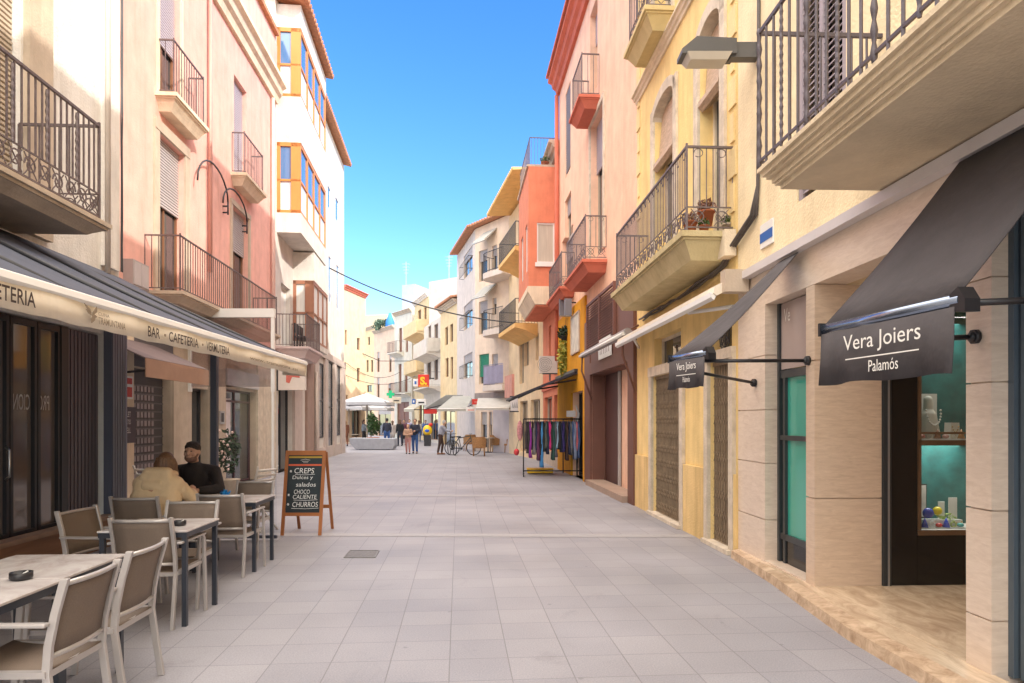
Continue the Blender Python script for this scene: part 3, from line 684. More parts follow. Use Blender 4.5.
def bay(B,W,xw,xo,xf,z0,z1,bands,fm,soff=.5,wallm=None,panelm=None,eave=False):
    a0=W.s_(xw); lo,hi=0,3
    for _ in range(40):
        mid=(lo+hi)/2; p=W.P(a0,mid); x=CX+F*p.x/p.y
        if (x<xo)==W.left: lo=mid
        else: hi=mid
    off=mid; a1=W.s_(xf,off); ch=.0
    mb=MB(W); zb=z0
    rows=[]; z=z0
    for (za,zb_) in bands: rows.append((z,za)); z=zb_
    rows.append((z,z1))
    for (za,zb_) in rows: build(MB(W).box(a0,a1,-.05,off,za,zb_),'bay_wall',wallm,B)
    for (za,zb_) in bands:
        mb=MB(W); f=.07
        # glazing frame: posts, rails at three levels
        posts=[a0+.035,a0+.22 if False else None]
        n=max(2,int((a1-a0)/.9)); 
        for i in range(n+1):
            a=a0+(a1-a0)*i/n; w_=.05 if 0<i<n else .09; mb.box(max(a0,a-w_),min(a1,a+w_),off-.1,off-.01,za,zb_)
        for zz,h_ in ((za,.09),(za+(zb_-za)*.45,.06),(zb_-.12,.12)):
            mb.box(a0,a1,off-.095,off-.012,zz,zz+h_); 
            for s_ in (a0,a1-.09): mb.box(s_,s_+.08,0,off-.1,zz,zz+h_)
        for s_ in (a0,a1-.09):
            mb.box(s_,s_+.09,0,.1,za,zb_); mb.box(s_,s_+.09,off-.3,off-.1,za,zb_)
            if off>1.2: mb.box(s_,s_+.09,off*.5-.05,off*.5+.05,za,zb_)
        fr=build(mb,'window',fm,B)
        mb=MB(W); zm=za+(zb_-za)*.47
        mb.quad((a0+.05,0,zm),(a0+.05,off-.05,zm),(a0+.05,off-.05,zb_),(a0+.05,0,zb_)); mb.quad((a0+.05,off-.05,zm),(a1-.05,off-.05,zm),(a1-.05,off-.05,zb_),(a0+.05,off-.05,zb_)); mb.quad((a1-.05,0,zm),(a1-.05,off-.05,zm),(a1-.05,off-.05,zb_),(a1-.05,0,zb_))
        build(mb,'pane',m_glassb if fm is not brown3 else m_curt,fr)
        mb=MB(W)
        mb.quad((a0+.05,0,za),(a0+.05,off-.05,za),(a0+.05,off-.05,zm),(a0+.05,0,zm)); mb.quad((a0+.05,off-.05,za),(a1-.05,off-.05,za),(a1-.05,off-.05,zm),(a0+.05,off-.05,zm)); mb.quad((a1-.05,0,za),(a1-.05,off-.05,za),(a1-.05,off-.05,zm),(a1-.05,0,zm))
        build(mb,'lower_panel',panelm or m_glass,fr)
        build(MB(W).box(a0+.25,a1-.25,0,off-.3,za,zb_),'room_core',m_dark,fr)
        build(MB(W).box(a0+.1,a1-.1,off-.2,off-.16,zm,zb_-.1),'curtain',m_curt,fr)
    return off,a0,a1
wm=stucco('plain_white',(.66,.625,.58))
frost=mat('frosted_panel',(.62,.70,.78),.25,.05)
of,a0,a1=bay(B3,W3,276.8,301,326,7.35,14.3,[(7.95,10.1),(11.5,13.6)],orange,wallm=wm,panelm=frost)
roof(B3,W3,-.25,a1+.1,14.31,of+.25,of+2,.7)
roof(B3,W3,a1+.11,e3+.1,14.61,.35,3,.8)
bay(B3,W3,293,314,328,4.1,7.3,[(4.3,6.35)],brown3,wallm=wm,panelm=m_curt)
balcony(B3,W3,0.02,W3.s_(321,.95),.95,3.86,th=.34,rh=.98,slabm=mat('lilac_slab',(.60,.50,.49),.8,.08),style='plain',pitch=.1)
tx_=thing('balcony_furniture','dark folded table and chairs stored on the white block balcony','furniture',W3.P(1.5,.5,3.9))
mb=MB(W3)
for k in range(3):
    a=.9+k*.45; mb.box(a,a+.4,.35,.7,4.25,4.29); mb.box(a,a+.04,.35,.39,3.87,4.7); mb.box(a+.36,a+.4,.35,.39,3.87,4.7); mb.box(a,a+.4,.35,.38,4.4,4.7)
build(mb,'frame',m_irond,tx_)
build(MB(W3).box(W3.s_(306),e3,.002,.10,4.25,4.55),'string_course',stoneL,B3)
for xa,xb in ((292.3,300),(305,312),(313,317.2),(323.4,326.4),(332.4,334.8),(340,343.8)):
    build(MB(W3).box(W3.s_(xa),W3.s_(xb),.002,.09,0,4.24),'pilaster',stoneL if xa!=305 else mat('brown_stone',(.32,.22,.18),.8,.12),B3)
build(MB(W3).box(W3.s_(313),e3,.003,.06,0,.5),'base_plinth',stoneL,B3)
build(MB(W3).tube([(W3.s_(312.6),.14,0),(W3.s_(312.6),.14,3.5)],.05,8),'drainpipe',mat('pale_pipe',(.6,.52,.46)),B3)
sg=thing('shop_sign','white box sign with red lettering projecting beside the cafe awning','sign',W3.P(.3,.8,3.0))
a=W3.P(.15,.05,0); 
pa,pb=gp(277,500),None
Ys=a.y; X0=(275.5-CX)/F*Ys; X1=(305-CX)/F*Ys; zt=H+(HY-368)/F*Ys; zb=H+(HY-390)/F*Ys
build(MB().box(X0,X1,Ys,Ys+.14,zb,zt),'panel',mat('sign_white',(.72,.66,.62),.5,.08),sg); build(MB().box(X0-.02,X0+.08,Ys-.01,Ys+.15,zb-.02,zt+.02),'frame',m_irond,sg)
mb=MB(); u0=X0+(X1-X0)*.36; u1=X0+(X1-X0)*.82; hz=zt-zb
i=[mb.raw((u0+(u1-u0)*p,Ys-.006,zb+hz*q)) for p,q in ((0,.35),(0,.88),(1,.88),(1,.55),(.45,.6),(.25,.3))]; mb.face(i); build(mb,'emblem',mat('coral_print',(.62,.16,.13),.6,.15,6),sg)
# ================================================================== RIGHT SIDE
def nearof(x,x1): return None
RA=Wall((2.988+.041*10,-10),(2.988-.041*8.03,8.03)); eA=RA.len
trav=travertine('travertine',(.58,.45,.34),(.72,.58,.45),(2,2,12)); travs=travertine('smooth_travertine',(.58,.43,.31),(.73,.57,.43),(2.2,2.2,16),.3)
travw=travertine('pale_travertine',(.66,.53,.42),(.80,.67,.55),(2.5,2.5,12)); travf=travertine('banded_travertine',(.46,.33,.22),(.80,.64,.46),(2.6,1.0,1),.22); rough=travertine('rough_travertine',(.34,.22,.13),(.66,.50,.35),(3,3,3),.7)
jw=thing('jeweller_building','cream house with a travertine jewellery shop front and a deep moulded balcony above it','building',(6,3,0))
creamw=stucco('butter_stucco',(.86,.72,.48),.2)
O1=(RA.s_(806),RA.s_(765),.12,2.88); O2=(RA.s_(966),RA.s_(814.6),.1,2.84); O3=(RA.sy(2.2),RA.s_(991.5),.1,3.0)
mb=MB(RA); mb.facade(0,eA,3.2,12.3,[(RA.s_(846),RA.s_(797),3.68,6.4)],.2); mb.box(0,eA,-7,-.26,3.21,12.3); mb.quad((0,0,12.3),(eA,0,12.3),(eA,-.3,12.3),(0,-.3,12.3)); mb.quad((eA,0,3.2),(eA,-.3,3.2),(eA,-.3,12.3),(eA,0,12.3))
build(mb,'wall',creamw,jw)
# ground floor volumes butted together
mb=MB(RA); mb.box(0,O3[0],-7,0,0,3.2); build(mb,'wall',trav,jw)
def blockwall(name,a0,a1,n0,n1,z0,z1,m,joints,face=0):
    mb=MB(RA); zs=[z0]+[j for j in joints if z0<j<z1]+[z1]
    for i in range(len(zs)-1): mb.box(a0,a1,n0,n1,zs[i]+(.005 if i else 0),zs[i+1]-(.005 if i<len(zs)-2 else 0))
    mb.box(a0+.018,a1-.018,n0+.006,n1-.018,z0+.01,z1-.01)
    return build(mb,name,m,jw)
J1=(.55,1.15,1.72,2.3)
blockwall('pillar',O2[0]-0.0-(O2[0]-O3[1]),O2[0],-.16,0,.0,2.835,travw,(.42,1.07,1.83,2.45))
blockwall('pillar',O2[1],O1[0],-.62,0,.0,2.835,travs,(.9,2.15))
blockwall('pillar',O1[1],eA,-.30,0,.0,3.0,travw,J1)
build(MB(RA).box(O3[0],eA-.003,-.3,-.002,2.84,3.2),'fascia',travw,jw)
# window recess beside the far pillar
fr=mat('anthracite_frame',(.035,.04,.045),.35,.1)
mb=MB(RA); n=-.15; a0,a1=O1[0],O1[1]; mb.box(a1-.055,a1-.005,n-.06,n+.02,.12,2.84); mb.box(a0,a1-.055,n-.05,n+.01,2.05,2.13); mb.box(a0+.01,a0+.06,n-.05,n+.01,.12,2.05); mb.box(a1-.17,a1-.12,n-.03,n+.01,.12,2.05); mb.box(a0,a1,n-.03,n+.01,.36,.42); mb.box(a0,a1,n-.03,n+.012,1.40,1.45)
wn=build(mb,'window',fr,jw)
teal=mat('teal_display',(.03,.33,.26),.5,.12,2)
build(MB(RA).box(a0,a1-.06,-.42,-.41,.42,2.05),'display_back',teal,wn); build(MB(RA).quad((a0,n-.02,.40),(a1-.06,n-.02,.40),(a1-.06,n-.02,2.05),(a0,n-.02,2.05)),'pane',glassy('teal_glass',(.05,.40,.31),.08),wn)
build(MB(RA).box(a0,a1-.06,n-.05,n-.005,.12,.36),'lower_panel',mat('black_glossy_panel',(.012,.011,.011),.12,.1,2),wn)
build(MB(RA).box(a0,a1-.06,n-.05,n+.0,2.14,2.83),'sign_panel',mat('rose_grey_glass',(.46,.37,.34),.15,.06),wn)
wt=mat('white_lettering',(.82,.80,.76),.6,0)
wtext('Ve',wn,'lettering',RA,784,790,RA.z_(785,322,-.14),.14,n+.004,wt)
build(MB(RA).box(a0,a1,-.8,-.43,.1,2.84),'room_core',m_dark,jw)
# vestibule: jamb wall facing the camera is the long pillar return; floor, ceiling, back, showcase
sV=RA.sy(6.14)-.0
aS=O2[1]; aN=O2[0]
build(MB(RA).box(aS-.02-.0,aS+.5,-.70,-.625,.1,2.84),'door_frame',fr,jw)
build(MB(RA).box(aS-.028,aS-.021,-.68,-.665,.1,2.84),'frame_strip',mat('brushed_steel',(.45,.46,.48),.3,.05,metal=.8),jw)
build(MB(RA).box(aS+.0,aS+.5,-.95,-.702,.1,2.84),'glossy_panel',mat('black_glossy_panel',(.012,.011,.011)),jw)
build(MB(RA).box(aS+.0,aS+.5,-1.9,-.952,.1,.56),'glossy_panel',mat('black_glossy_panel',(.012,.011,.011)),jw)
bronze=mat('bronze_trim',(.22,.15,.10),.35,.1,metal=.6)
sc=MB(RA)
for z in (.56,1.38,2.6): sc.box(aS-.01,aS+.02,-1.9,-.952,z,z+.045)
sc.box(aS-.01,aS+.02,-.985,-.953,.61,2.6)
sc.box(aS-.004,aS+.02,-1.9,-.99,1.48,1.50)
sh=build(sc,'showcase',bronze,jw)
tealA=mat('dark_teal_cloth',(.01,.11,.105),.75,.4,7)
mb=MB(RA); mb.box(aS+.44,aS+.5,-1.9,-.953,.56,2.84); mb.box(aS+.02,aS+.44,-1.9,-.953,.56,.60); mb.box(aS+.02,aS+.44,-1.9,-.953,1.38,1.42); mb.box(aS+.02,aS+.44,-1.0,-.953,.6,2.84); build(mb,'case_lining',tealA,sh)
build(MB(RA).quad((aS+.005,-.985,.6),(aS+.005,-1.9,.6),(aS+.005,-1.9,2.6),(aS+.005,-.985,2.6)),'pane',clear('case_glass',(.9,.95,.94),.06,.02),sh)
ld=bpy.data.lights.new('showcase_lamp_and_fill','AREA'); ld.energy=3; ld.size=.5; ld.color=(1,.97,.9); 
for z_ in (2.55,1.36): lo=bpy.data.objects.new('showcase_lamp_and_fill',ld); COL.objects.link(lo); lo.parent=jw; lo.location=RA.P(aS+.2,-1.4,z_)-Vector((6,3,0))  # lower light is added fill to brighten the bottom compartment
build(MB(RA).box(aN-.5,aS+.5,-2.3,-1.9,0,2.84),'back_wall',trav,jw)
build(MB(RA).box(aN-.9,aN-.0,-1.9,-.17,.1,2.84) ,'side_wall',trav,jw)
build(MB(RA).box(aN-.5,aS-.001,-1.9,-.301,2.84,3.19),'ceiling',mat('cream_soffit',(.66,.52,.33),.8,.05),jw)
# near shop window at the frame edge
mb=MB(RA); a1=O3[1]; mb.box(a1-.045,a1-.002,-.2,-.10,.1,3.0); mb.box(a1-.14,a1-.07,-.2,-.12,.1,3.0); mb.box(O3[0],a1-.14,-.2,-.12,2.9,3.0); mb.box(O3[0],a1-.14,-.2,-.12,2.25,2.33)
wn=build(mb,'window',mat('bluegrey_frame',(.09,.12,.15),.35,.1),jw); build(MB(RA).quad((O3[0],-.16,.1),(a1-.08,-.16,.1),(a1-.08,-.16,2.9),(O3[0],-.16,2.9)),'pane',m_glass,wn)
build(MB(RA).box(O3[0],a1,-.5,-.3,.1,3.0),'room_core',m_dark,jw)
# plinth, floor and kerb edge
mb=MB(); pw=[RA.P(RA.sy(y),-.003,0) for y in (7.98,1.0)]
k=[(2.56,8.0),(2.545,6.7),(2.49,5.8),(2.45,5.0),(2.49,4.17),(2.5,3.0),(2.5,1.0)]
pts=[(x,y) for x,y in k]; inn=[(x+.15,y) for x,y in k]; inn[0]=(2.62,7.98); inn[1]=(2.66,6.7)
for i in range(len(k)-1):
    A,B_,C,D=pts[i],pts[i+1],inn[i+1],inn[i]
    q=[mb.raw((A[0],A[1],0)),mb.raw((B_[0],B_[1],0)),mb.raw((B_[0]+.012,B_[1],.085)),mb.raw((A[0]+.012,A[1],.085)),mb.raw((C[0],C[1],.10)),mb.raw((D[0],D[1],.10))]
    mb.face([q[0],q[1],q[2],q[3]]); mb.face([q[3],q[2],q[4],q[5]])
build(mb,'step_edge',rough,jw)
mb=MB(); 
for i in range(len(k)-1):
    C,D=inn[i+1],inn[i]; pA=RA.P(RA.sy(D[1]),.0,0); pB=RA.P(RA.sy(C[1]),.0,0)
    q=[mb.raw((D[0],D[1],.10)),mb.raw((C[0],C[1],.10)),mb.raw((max(pB.x,C[0])+.02,C[1],.104)),mb.raw((max(pA.x,D[0])+.02,D[1],.104))]; mb.face(q)
build(mb,'step',travf,jw)
build(MB(RA).box(aN-.2,aS-.001,-1.9,.0,.05,.106),'vestibule_floor',travf,jw)
build(MB(RA).box(O1[0],O1[1],-.3,.0,.05,.118),'window_ledge',travw,jw)
# first floor shutters behind the balcony
window(jw,RA,RA.s_(846),RA.s_(797),3.68,6.4,fm=m_bstone,mull=1,shut=0,d=.14)
lou=MB(RA); a0,a1=RA.s_(845),RA.s_(798)
for z in [3.74+i*.06 for i in range(43)]: lou.prism([(-.03,z),(-.02,z),(-.055,z+.05),(-.065,z+.05)],a0,a1)
for a in (a0,(a0+a1)/2-.03,a1-.06): lou.box(a,a+.06,-.07,-.01,3.69,6.35)
build(lou,'louvred_shutter',mat('mauve_shutter',(.36,.31,.34),.6,.08),jw)
# deep moulded balcony
bA0=RA.sy(-1.5); bA1=RA.sy(5.12)
bm_=stucco('cream_moulding',(.70,.58,.41),.15)
def ring(mb,ex,za,zb): mb.slabz([(bA0,0),(bA0,.93+ex),(bA1+ex,.93+ex),(bA1+ex,0)],za,zb)
mb=MB(RA)
for ex,za,zb in ((.02,3.445,3.475),(-.005,3.41,3.4449),(-.03,3.385,3.4099),(-.06,3.345,3.3849),(-.075,3.325,3.3449),(-.105,3.29,3.3249)): ring(mb,ex,za,zb)
bl=build(mb,'balcony',bm_,jw)
rb=MB(RA); o=.935; aE=bA1+.01; zt=4.49
for z,r in ((3.53,.014),(zt,.02)): rb.tube([(bA0,o,z),(aE,o,z),(aE,0,z)],r,4)
k=int((aE-bA0)/.125)
for j in range(k+1):
    a=aE-j*.125
    if j%6==0 : rb.tube([(a,o,3.47+.03*e) for e in range(36)],.012,6,radii=[(.011,.017,.022,.017)[e%4] for e in range(36)])
    elif j%6==3: rb.tube([(a,o,3.5+.03*e) for e in range(34)],.012,5,radii=[(.010,.015)[e%2] for e in range(34)])
    else: rb.tube([(a,o,3.48),(a,o,zt)],.0105,5)
for j in range(1,8): rb.tube([(aE,o*j/8,3.48),(aE,o*j/8,zt)],.0095,5)
build(rb,'railing',mat('mauve_iron',(.10,.085,.10),.5,.2,12,metal=.3),bl)
# awning cassette running along the fascia
cas=thing('awning_cassette','long pale grey awning housing fixed along the stone fascia','cassette',RA.P(RA.sy(5),.1,3.25))
build(MB(RA).box(RA.sy(.5),RA.sy(7.86),.003,.10,3.19,3.275),'housing',mat('pale_grey_paint',(.62,.58,.58),.4,.05),cas)
# two small drop-arm awnings with lettering
char=mat('charcoal_canvas',(.07,.062,.066),.85,.2,3,.8,6)
def drop_awning(label,near,far,zb,ztop,sn,sf,vh,arms,txt):
    t=thing('shop_awning',label,'awning',((near[0]+far[0])/2,(near[1]+far[1])/2,zb),'charcoal lettered awnings of the jewellery shop')
    V=Wall(near,far); L_=V.len
    mb=MB(); N=10
    for i in range(N+1):
        u=i/N
        top=RA.P(sn+(sf-sn)*u,.06,ztop); bot=V.P(L_*u,0,zb+.06)
        for j in range(7):
            v=j/6; p=top.lerp(bot,v); p.z-=.03*math.sin(math.pi*v); mb.raw(p)
    for i in range(N):
        for j in range(6):
            a=i*7+j; mb.face([a,a+1,a+8,a+7],True)
    f=build(mb,'canopy',char,t); so=f.modifiers.new('t','SOLIDIFY'); so.thickness=.006
    mb=MB(V); mb.tube([(-.02,.0,zb+.03),(L_+.02,.0,zb+.03)],.035,12); build(mb,'front_bar',mat('blue_anodised',(.25,.30,.40),.22,.03,metal=.9),t)
    mb=MB(V); mb.plate([(-.06,zb-.03),(-.06,zb+.03),(-.02,zb+.09),(.03,zb+.06),(.03,zb-.02)],-.05,.03); build(mb,'end_cap',m_black,t); build(MB(V).box(L_,L_+.02,-.04,.04,zb-.01,zb+.07),'end_cap',m_black,t)
    mb=MB(V); N=24
    for i in range(N+1):
        s=L_*i/N; mb.pt(s,.028,zb); mb.pt(s,.03+.008*math.sin(i*.8),zb-vh*.5); mb.pt(s,.03+.02*math.sin(i*.8+.6),zb-vh+.006*math.sin(i*.5))
    for i in range(N):
        mb.face([3*i,3*i+3,3*i+4,3*i+1],True); mb.face([3*i+1,3*i+4,3*i+5,3*i+2],True)
    f=build(mb,'valance',char,t); so=f.modifiers.new('t','SOLIDIFY'); so.thickness=.004
    for (pa,pb) in arms: mb=MB(); mb.tubew([pa,pb],.017,8); mb.ball(pb,.03); d=(Vector(pb)-Vector(pa)).normalized(); mb.tubew([Vector(pb),Vector(pb)+d*.03],.045,8); build(mb,'arm',m_black,t)
    # lettering: name, rule, town
    nn=.06
    def put(s_,u0,u1,z,h,bold=0): 
        a=V.P(L_*(1-u0),nn,z); b=V.P(L_*(1-u1),nn,z); return text(s_,t,'lettering',a,b-a,(0,0,1),wt,(b-a).length,h,bold=bold)
    put('Vera Joiers',*txt[0]); put('Palamós',*txt[1])
    r0,r1,z=txt[2]; build(MB(V).box(L_*(1-r1),L_*(1-r0),nn,nn+.002,z,z+.006),'rule',wt,t)
    return t
zb=2.13
drop_awning('large charcoal awning lettered in white in front of the shop vestibule',(2.08,3.17),(1.93,4.2),zb,3.19,RA.sy(3.15),RA.sy(4.2),.31,
  [((2.06,3.2,zb+.02),RA.P(RA.sy(3.25),.03,2.19)),((1.95,4.16,zb-.06),RA.P(RA.sy(4.14),.03,2.11))],
  ((.25,.83,zb-.155,.112),(.46,.68,zb-.262,.062),(.27,.82,zb-.182)))
drop_awning('small charcoal awning lettered in white above the narrow shop window beside the yellow house',(1.76,6.15),(1.58,6.74),2.18,3.18,RA.sy(6.37),RA.sy(6.76),.27,
  [((1.72,6.25,2.15),RA.P(RA.sy(6.28),.03,2.155)),((1.6,6.7,2.12),RA.P(RA.sy(7.5),.03,2.02))],
  ((.3,.84,2.06,.09),(.48,.68,1.965,.05),(.3,.84,2.03)))
# small fittings on the corner
sn=thing('street_sign','small white and blue street name plate on the cream wall near the corner','sign',RA.P(RA.s_(768),.02,3.9))
r=rect(RA,762,774.5,768,222,246); board('plate','','',RA,r,.002,.02,m_plasticw,sn); board('blue_band','','',RA,(r[0],r[1],r[2]+.06,r[2]+.16),.02,.024,mat('sign_blue',(.02,.12,.42),.5,.05),sn); 
wtext('C/ MAJOR',sn,'lettering',RA,764,773,r[2]+.08,.06,.026,wt) if False else None
lm=thing('street_lamp','dark flat box street lamp on a wall arm above the yellow balcony','street lamp',(2.66,7.47,5.7))
Ly=7.47
def lp(x,y): return ((x-CX)/F*Ly, H+(HY-y)/F*Ly)
mb=MB(); 
(ax,az),(bx_,bz)=lp(729,43),lp(758,58); mb.box(ax,2.69,Ly-.06,Ly+.06,bz-.02,az-.02); build(mb,'arm',mat('lamp_grey',(.09,.087,.085),.45,.15),lm)
mb=MB(); (x0,zA),(x1,zB)=lp(680,41),lp(734,55)
i=[]; 
for y in (Ly-.1,Ly+.14):
    for x,z in ((x0,zB+.02),(x0+.0,zB-.03),(x1,zB-.03),(x1,zA-.02),(x0+.16,zA)): i.append(mb.raw((x,y,z)))
for j in range(5): mb.face([i[j],i[(j+1)%5],i[5+(j+1)%5],i[5+j]])
mb.face(i[:5]); mb.face(i[5:]); build(mb,'housing',mat('lamp_grey',(.085,.085,.085)),lm)
mb=MB(); i=[mb.raw(p) for p in ((x0+.05,Ly-.14,zB-.031),(x1-.06,Ly-.14,zB-.031),(x1-.06,Ly+.14,zB-.031),(x0+.05,Ly+.14,zB-.031),(x0+.09,Ly-.1,zB-.1),(x1-.1,Ly-.1,zB-.1),(x1-.1,Ly+.1,zB-.1),(x0+.09,Ly+.1,zB-.1))]
for f in ((0,1,5,4),(1,2,6,5),(2,3,7,6),(3,0,4,7),(4,5,6,7)): mb.face([i[k] for k in f])
build(mb,'diffuser',mat('lamp_diffuser',(.55,.50,.42),.3,.05),lm)

# ---- yellow house
RBp=(2.66,8.04); RCp=(2.365,12.92)
RB=Wall(RBp,RCp); eB=RB.len
yel=stucco('yellow_stucco',(.88,.66,.30),.3)
oy=lambda *a: rect(RB,*a)
g1=oy(653.5,682,653.5,380,505); g1=(g1[0],g1[1],.0,2.36); g2=oy(710.5,732,710.5,375,545); g2=(g2[0],g2[1],.0,2.36)
t1=(g1[0]+.05,g1[1]-.05,2.50,3.0); t2=(g2[0],g2[1],2.46,2.85)
d1=(RB.s_(722),RB.s_(700),3.85,6.9); d2=(RB.s_(675),RB.s_(655),3.85,6.9); d3=(RB.s_(672),RB.s_(655),8.0,10.4); d0=(RB.s_(727),RB.s_(698),8.0,10.4)
BY=building('yellow_house','yellow rendered house with stone window surrounds and two folding iron gates at street level',RB,0,eB,15.3,yel,[g1,g2,t1,t2,d1,d2,d3,d0],depth=8,d=.24)
for d in (d1,d2,d3,d0): window(BY,RB,*d,fm=m_cream,mull=1,d=.2,fw=.06,trans=.7)
surround(BY,RB,*d1,wd=.17,arch=.2); surround(BY,RB,*d2,wd=.17,arch=.2); surround(BY,RB,*d3,wd=.15,arch=.2); surround(BY,RB,*d0,wd=.17,arch=.35)
for d in (d1,d2):
    zz=5.9; mb=MB(RB); mb.prism([(-.14,zz),(-.16,zz+.95),(-.12,zz+.95),(-.06,zz+.14),(.03,zz+.06),(.04,zz-.02),(-.02,zz-.08)],d[0]+.03,d[1]-.03); build(mb,'rolled_blind',mat('slatted_blind',(.52,.38,.27),.7,.3,8,stretch=(1,1,6)),BY)
surround(BY,RB,*g1,wd=.16,th=.05); surround(BY,RB,*g2,wd=.13,th=.05)
for t_ in (t1,t2): window(BY,RB,*t_,fm=m_stone,mull=0,d=.15)
mb=MB(RB)
c=((t2[0]+t2[1])/2,(t2[2]+t2[3])/2)
for rr_ in (.06,.12,.17): mb.tube([(c[0]+rr_*math.cos(a*.5236),-.05,c[1]+rr_*math.sin(a*.5236)) for a in range(13)],.008,4)
for a in range(6): mb.tube([(c[0]+.06*math.cos(a*1.047),-.05,c[1]+.06*math.sin(a*1.047)),(c[0]+.19*math.cos(a*1.047+.5),-.05,c[1]+.19*math.sin(a*1.047+.5))],.008,4)
build(mb,'fanlight_grille',m_irond,BY)
gtm=mat('rusty_gate',(.30,.225,.15),.6,.3,8,metal=.3)
for gi,g in enumerate((g1,g2)):
    mb=MB(RB); k=int((g[1]-g[0])/.085)
    for j in range(k+1):
        a=g[0]+.02+(g[1]-g[0]-.04)*j/k; mb.box(a-.009,a+.009,-.07,-.045,.06,g[3]-.02)
    zz=.12
    while zz<g[3]-.2:
        for j in range(k):
            a=g[0]+.02+(g[1]-g[0]-.04)*j/k; b=g[0]+.02+(g[1]-g[0]-.04)*(j+1)/k
            mb.tube([(a,-.04,zz),(b,-.04,zz+.12)],.0055,4); mb.tube([(a,-.038,zz+.12),(b,-.038,zz)],.0055,4)
        zz+=.24
    mb.box(g[0],g[1],-.08,-.03,g[3]-.05,g[3]-.0); mb.box(g[0],g[1],-.08,-.03,.02,.06)
    gt=build(mb,'folding_gate',gtm,BY); 
    build(MB(RB).box(g[0],g[1],-.22,-.18,.0,g[3]),'door',mat('tan_door',(.34,.26,.17),.7,.2,3),BY)
    build(MB(RB).box(g[0]-.1,g[1]+.1,-.2,.1,.002,.055),'threshold',m_stone,BY)
[build(MB(RB).box(a_,b_,.002,.045,0,.97),'base_plinth',stucco('worn_yellow_base',(.80,.58,.27),.6),BY) for a_,b_ in ((g1[1]+.2,eB-.01),(g2[1]+.16,g1[0]-.18),(.02,g2[0]-.15))]
cornice(BY,RB,0.03,eB-.02,7.55,.16,.12,m_cream)
bal_from(BY,RB,734,684.5,3.86,614,th=.32,slabm=stucco('greenish_cream',(.56,.47,.27),.4),style='scroll',rh=1.02,pitch=.075,r=.0075)
bal_from(BY,RB,674,647,8.0,627,th=.3,slabm=stucco('greenish_cream2',(.62,.50,.26),.3),style='scroll',rh=1.0,pitch=.11)
build(MB(RB).box(.0,.35,.02,.16,3.55,3.86),'corbel',m_cream,BY)
cb=thing('wall_cables','dark bundle of cables dropping from the balcony corner and running along the yellow house','cable',RB.P(.2,.1,3.3))
mb=MB(RB); rr=random.Random(5)
cs_=RB.s_(759,.03)
for k in range(3):
    of_=.03+.028*k; pts=[(cs_+.008*k,.03,8.0),(cs_+.008*k,.03,5.2),(cs_+.008*k,.04,4.15),(cs_+.06+.012*k,of_,3.85),(.12+.01*k,of_,3.62),(.3,of_,3.5)]+[(.3+i*.45,of_+rr.uniform(-.01,.01),3.44+rr.uniform(-.035,.035)) for i in range(1,10)]
    mb.tube(pts,.016,6)
build(mb,'cables',mat('grey_cable',(.10,.085,.08),.7,.3,9),cb)
dc=thing('folded_awning','folded cream awning cassette under the long yellow balcony','awning',RB.P(2.5,.2,3.1))
a0,a1=RB.s_(722,.3),eB-.05
build(MB(RB).prism([(.02,3.30),(.38,3.13),(.40,3.05),(.36,3.02),(.02,3.2)],a0,a1),'canopy',cream,dc); build(MB(RB).prism([(.37,3.01),(.43,3.06),(.43,3.0),(.39,2.97)],a0,a1),'front_bar',m_plasticw,dc)
[build(MB(RB).tube([(a_,.05,2.95),(b_,.33,3.0)],.025),'arm',m_plasticw,dc) for a_,b_ in ((a0+.3,a0+1.1),(a1-.3,a1-1.1))]
mb=MB(RB); mb.box(a0-.1,a0+.05,.03,.3,3.05,3.3); build(mb,'bracket',m_bstone,dc)
for a_,b_ in ((.03,.26),(eB-.27,eB-.03)):
    for k in range(26):
        z_=4.1+k*.42
        if z_<15: build(MB(RB).box(a_ if (k%2) else a_+.06,b_ if (k%2) else b_-.06,.001,.02,z_,z_+.34),'quoin',stucco('quoin_yellow',(.86,.67,.36),.2),BY)
# plants on the yellow balcony
leafm=mat('leaf_green',(.07,.13,.03),.6,.4,6); dry=mat('dry_leaf',(.28,.14,.10),.7,.3,6)
pot_m=mat('terracotta_pot',(.42,.13,.06),.8,.15,6)
def leaves(mb,c,rad,n,sz,rr,flat=0):
    for _ in range(n):
        while True:
            v=Vector((rr.uniform(-1,1),rr.uniform(-1,1),rr.uniform(-1,1)))
            if v.length<1: break
        p=Vector(c)+Vector((v.x*rad[0],v.y*rad[1],v.z*rad[2]))
        a=Vector((rr.uniform(-1,1),rr.uniform(-1,1),rr.uniform(-1,1))).normalized(); b=a.cross(Vector((rr.uniform(-1,1),rr.uniform(-1,1),rr.uniform(-.4,1)))).normalized(); s=sz*rr.uniform(.6,1.3)
        i=[mb.raw(p-a*s),mb.raw(p+b*s*.45),mb.raw(p+a*s),mb.raw(p-b*s*.45)]; mb.face(i)
def pot(label,base,r,h,kind,seed,group=None,m=None):
    t=thing('potted_plant',label,'plant',base,group); mb=MB(); mb.lathe(base,[(r*.7,0),(r,h),(r*1.12,h),(r*1.12,h+.02),(r*.9,h+.02),(r*.85,h-.02)],14); build(mb,'pot',m or pot_m,t)
    rr=random.Random(seed); mb=MB(); c=Vector(base)+Vector((0,0,h+r*.8)); leaves(mb,c,(r*1.3,r*1.3,r*.9),120,r*.35,rr)
    for k in range(6): mb.tubew([Vector(base)+Vector((0,0,h)),c+Vector((rr.uniform(-r,r),rr.uniform(-r,r),rr.uniform(0,r)))],.004,4)
    build(mb,'foliage',kind,t)
zB=3.862
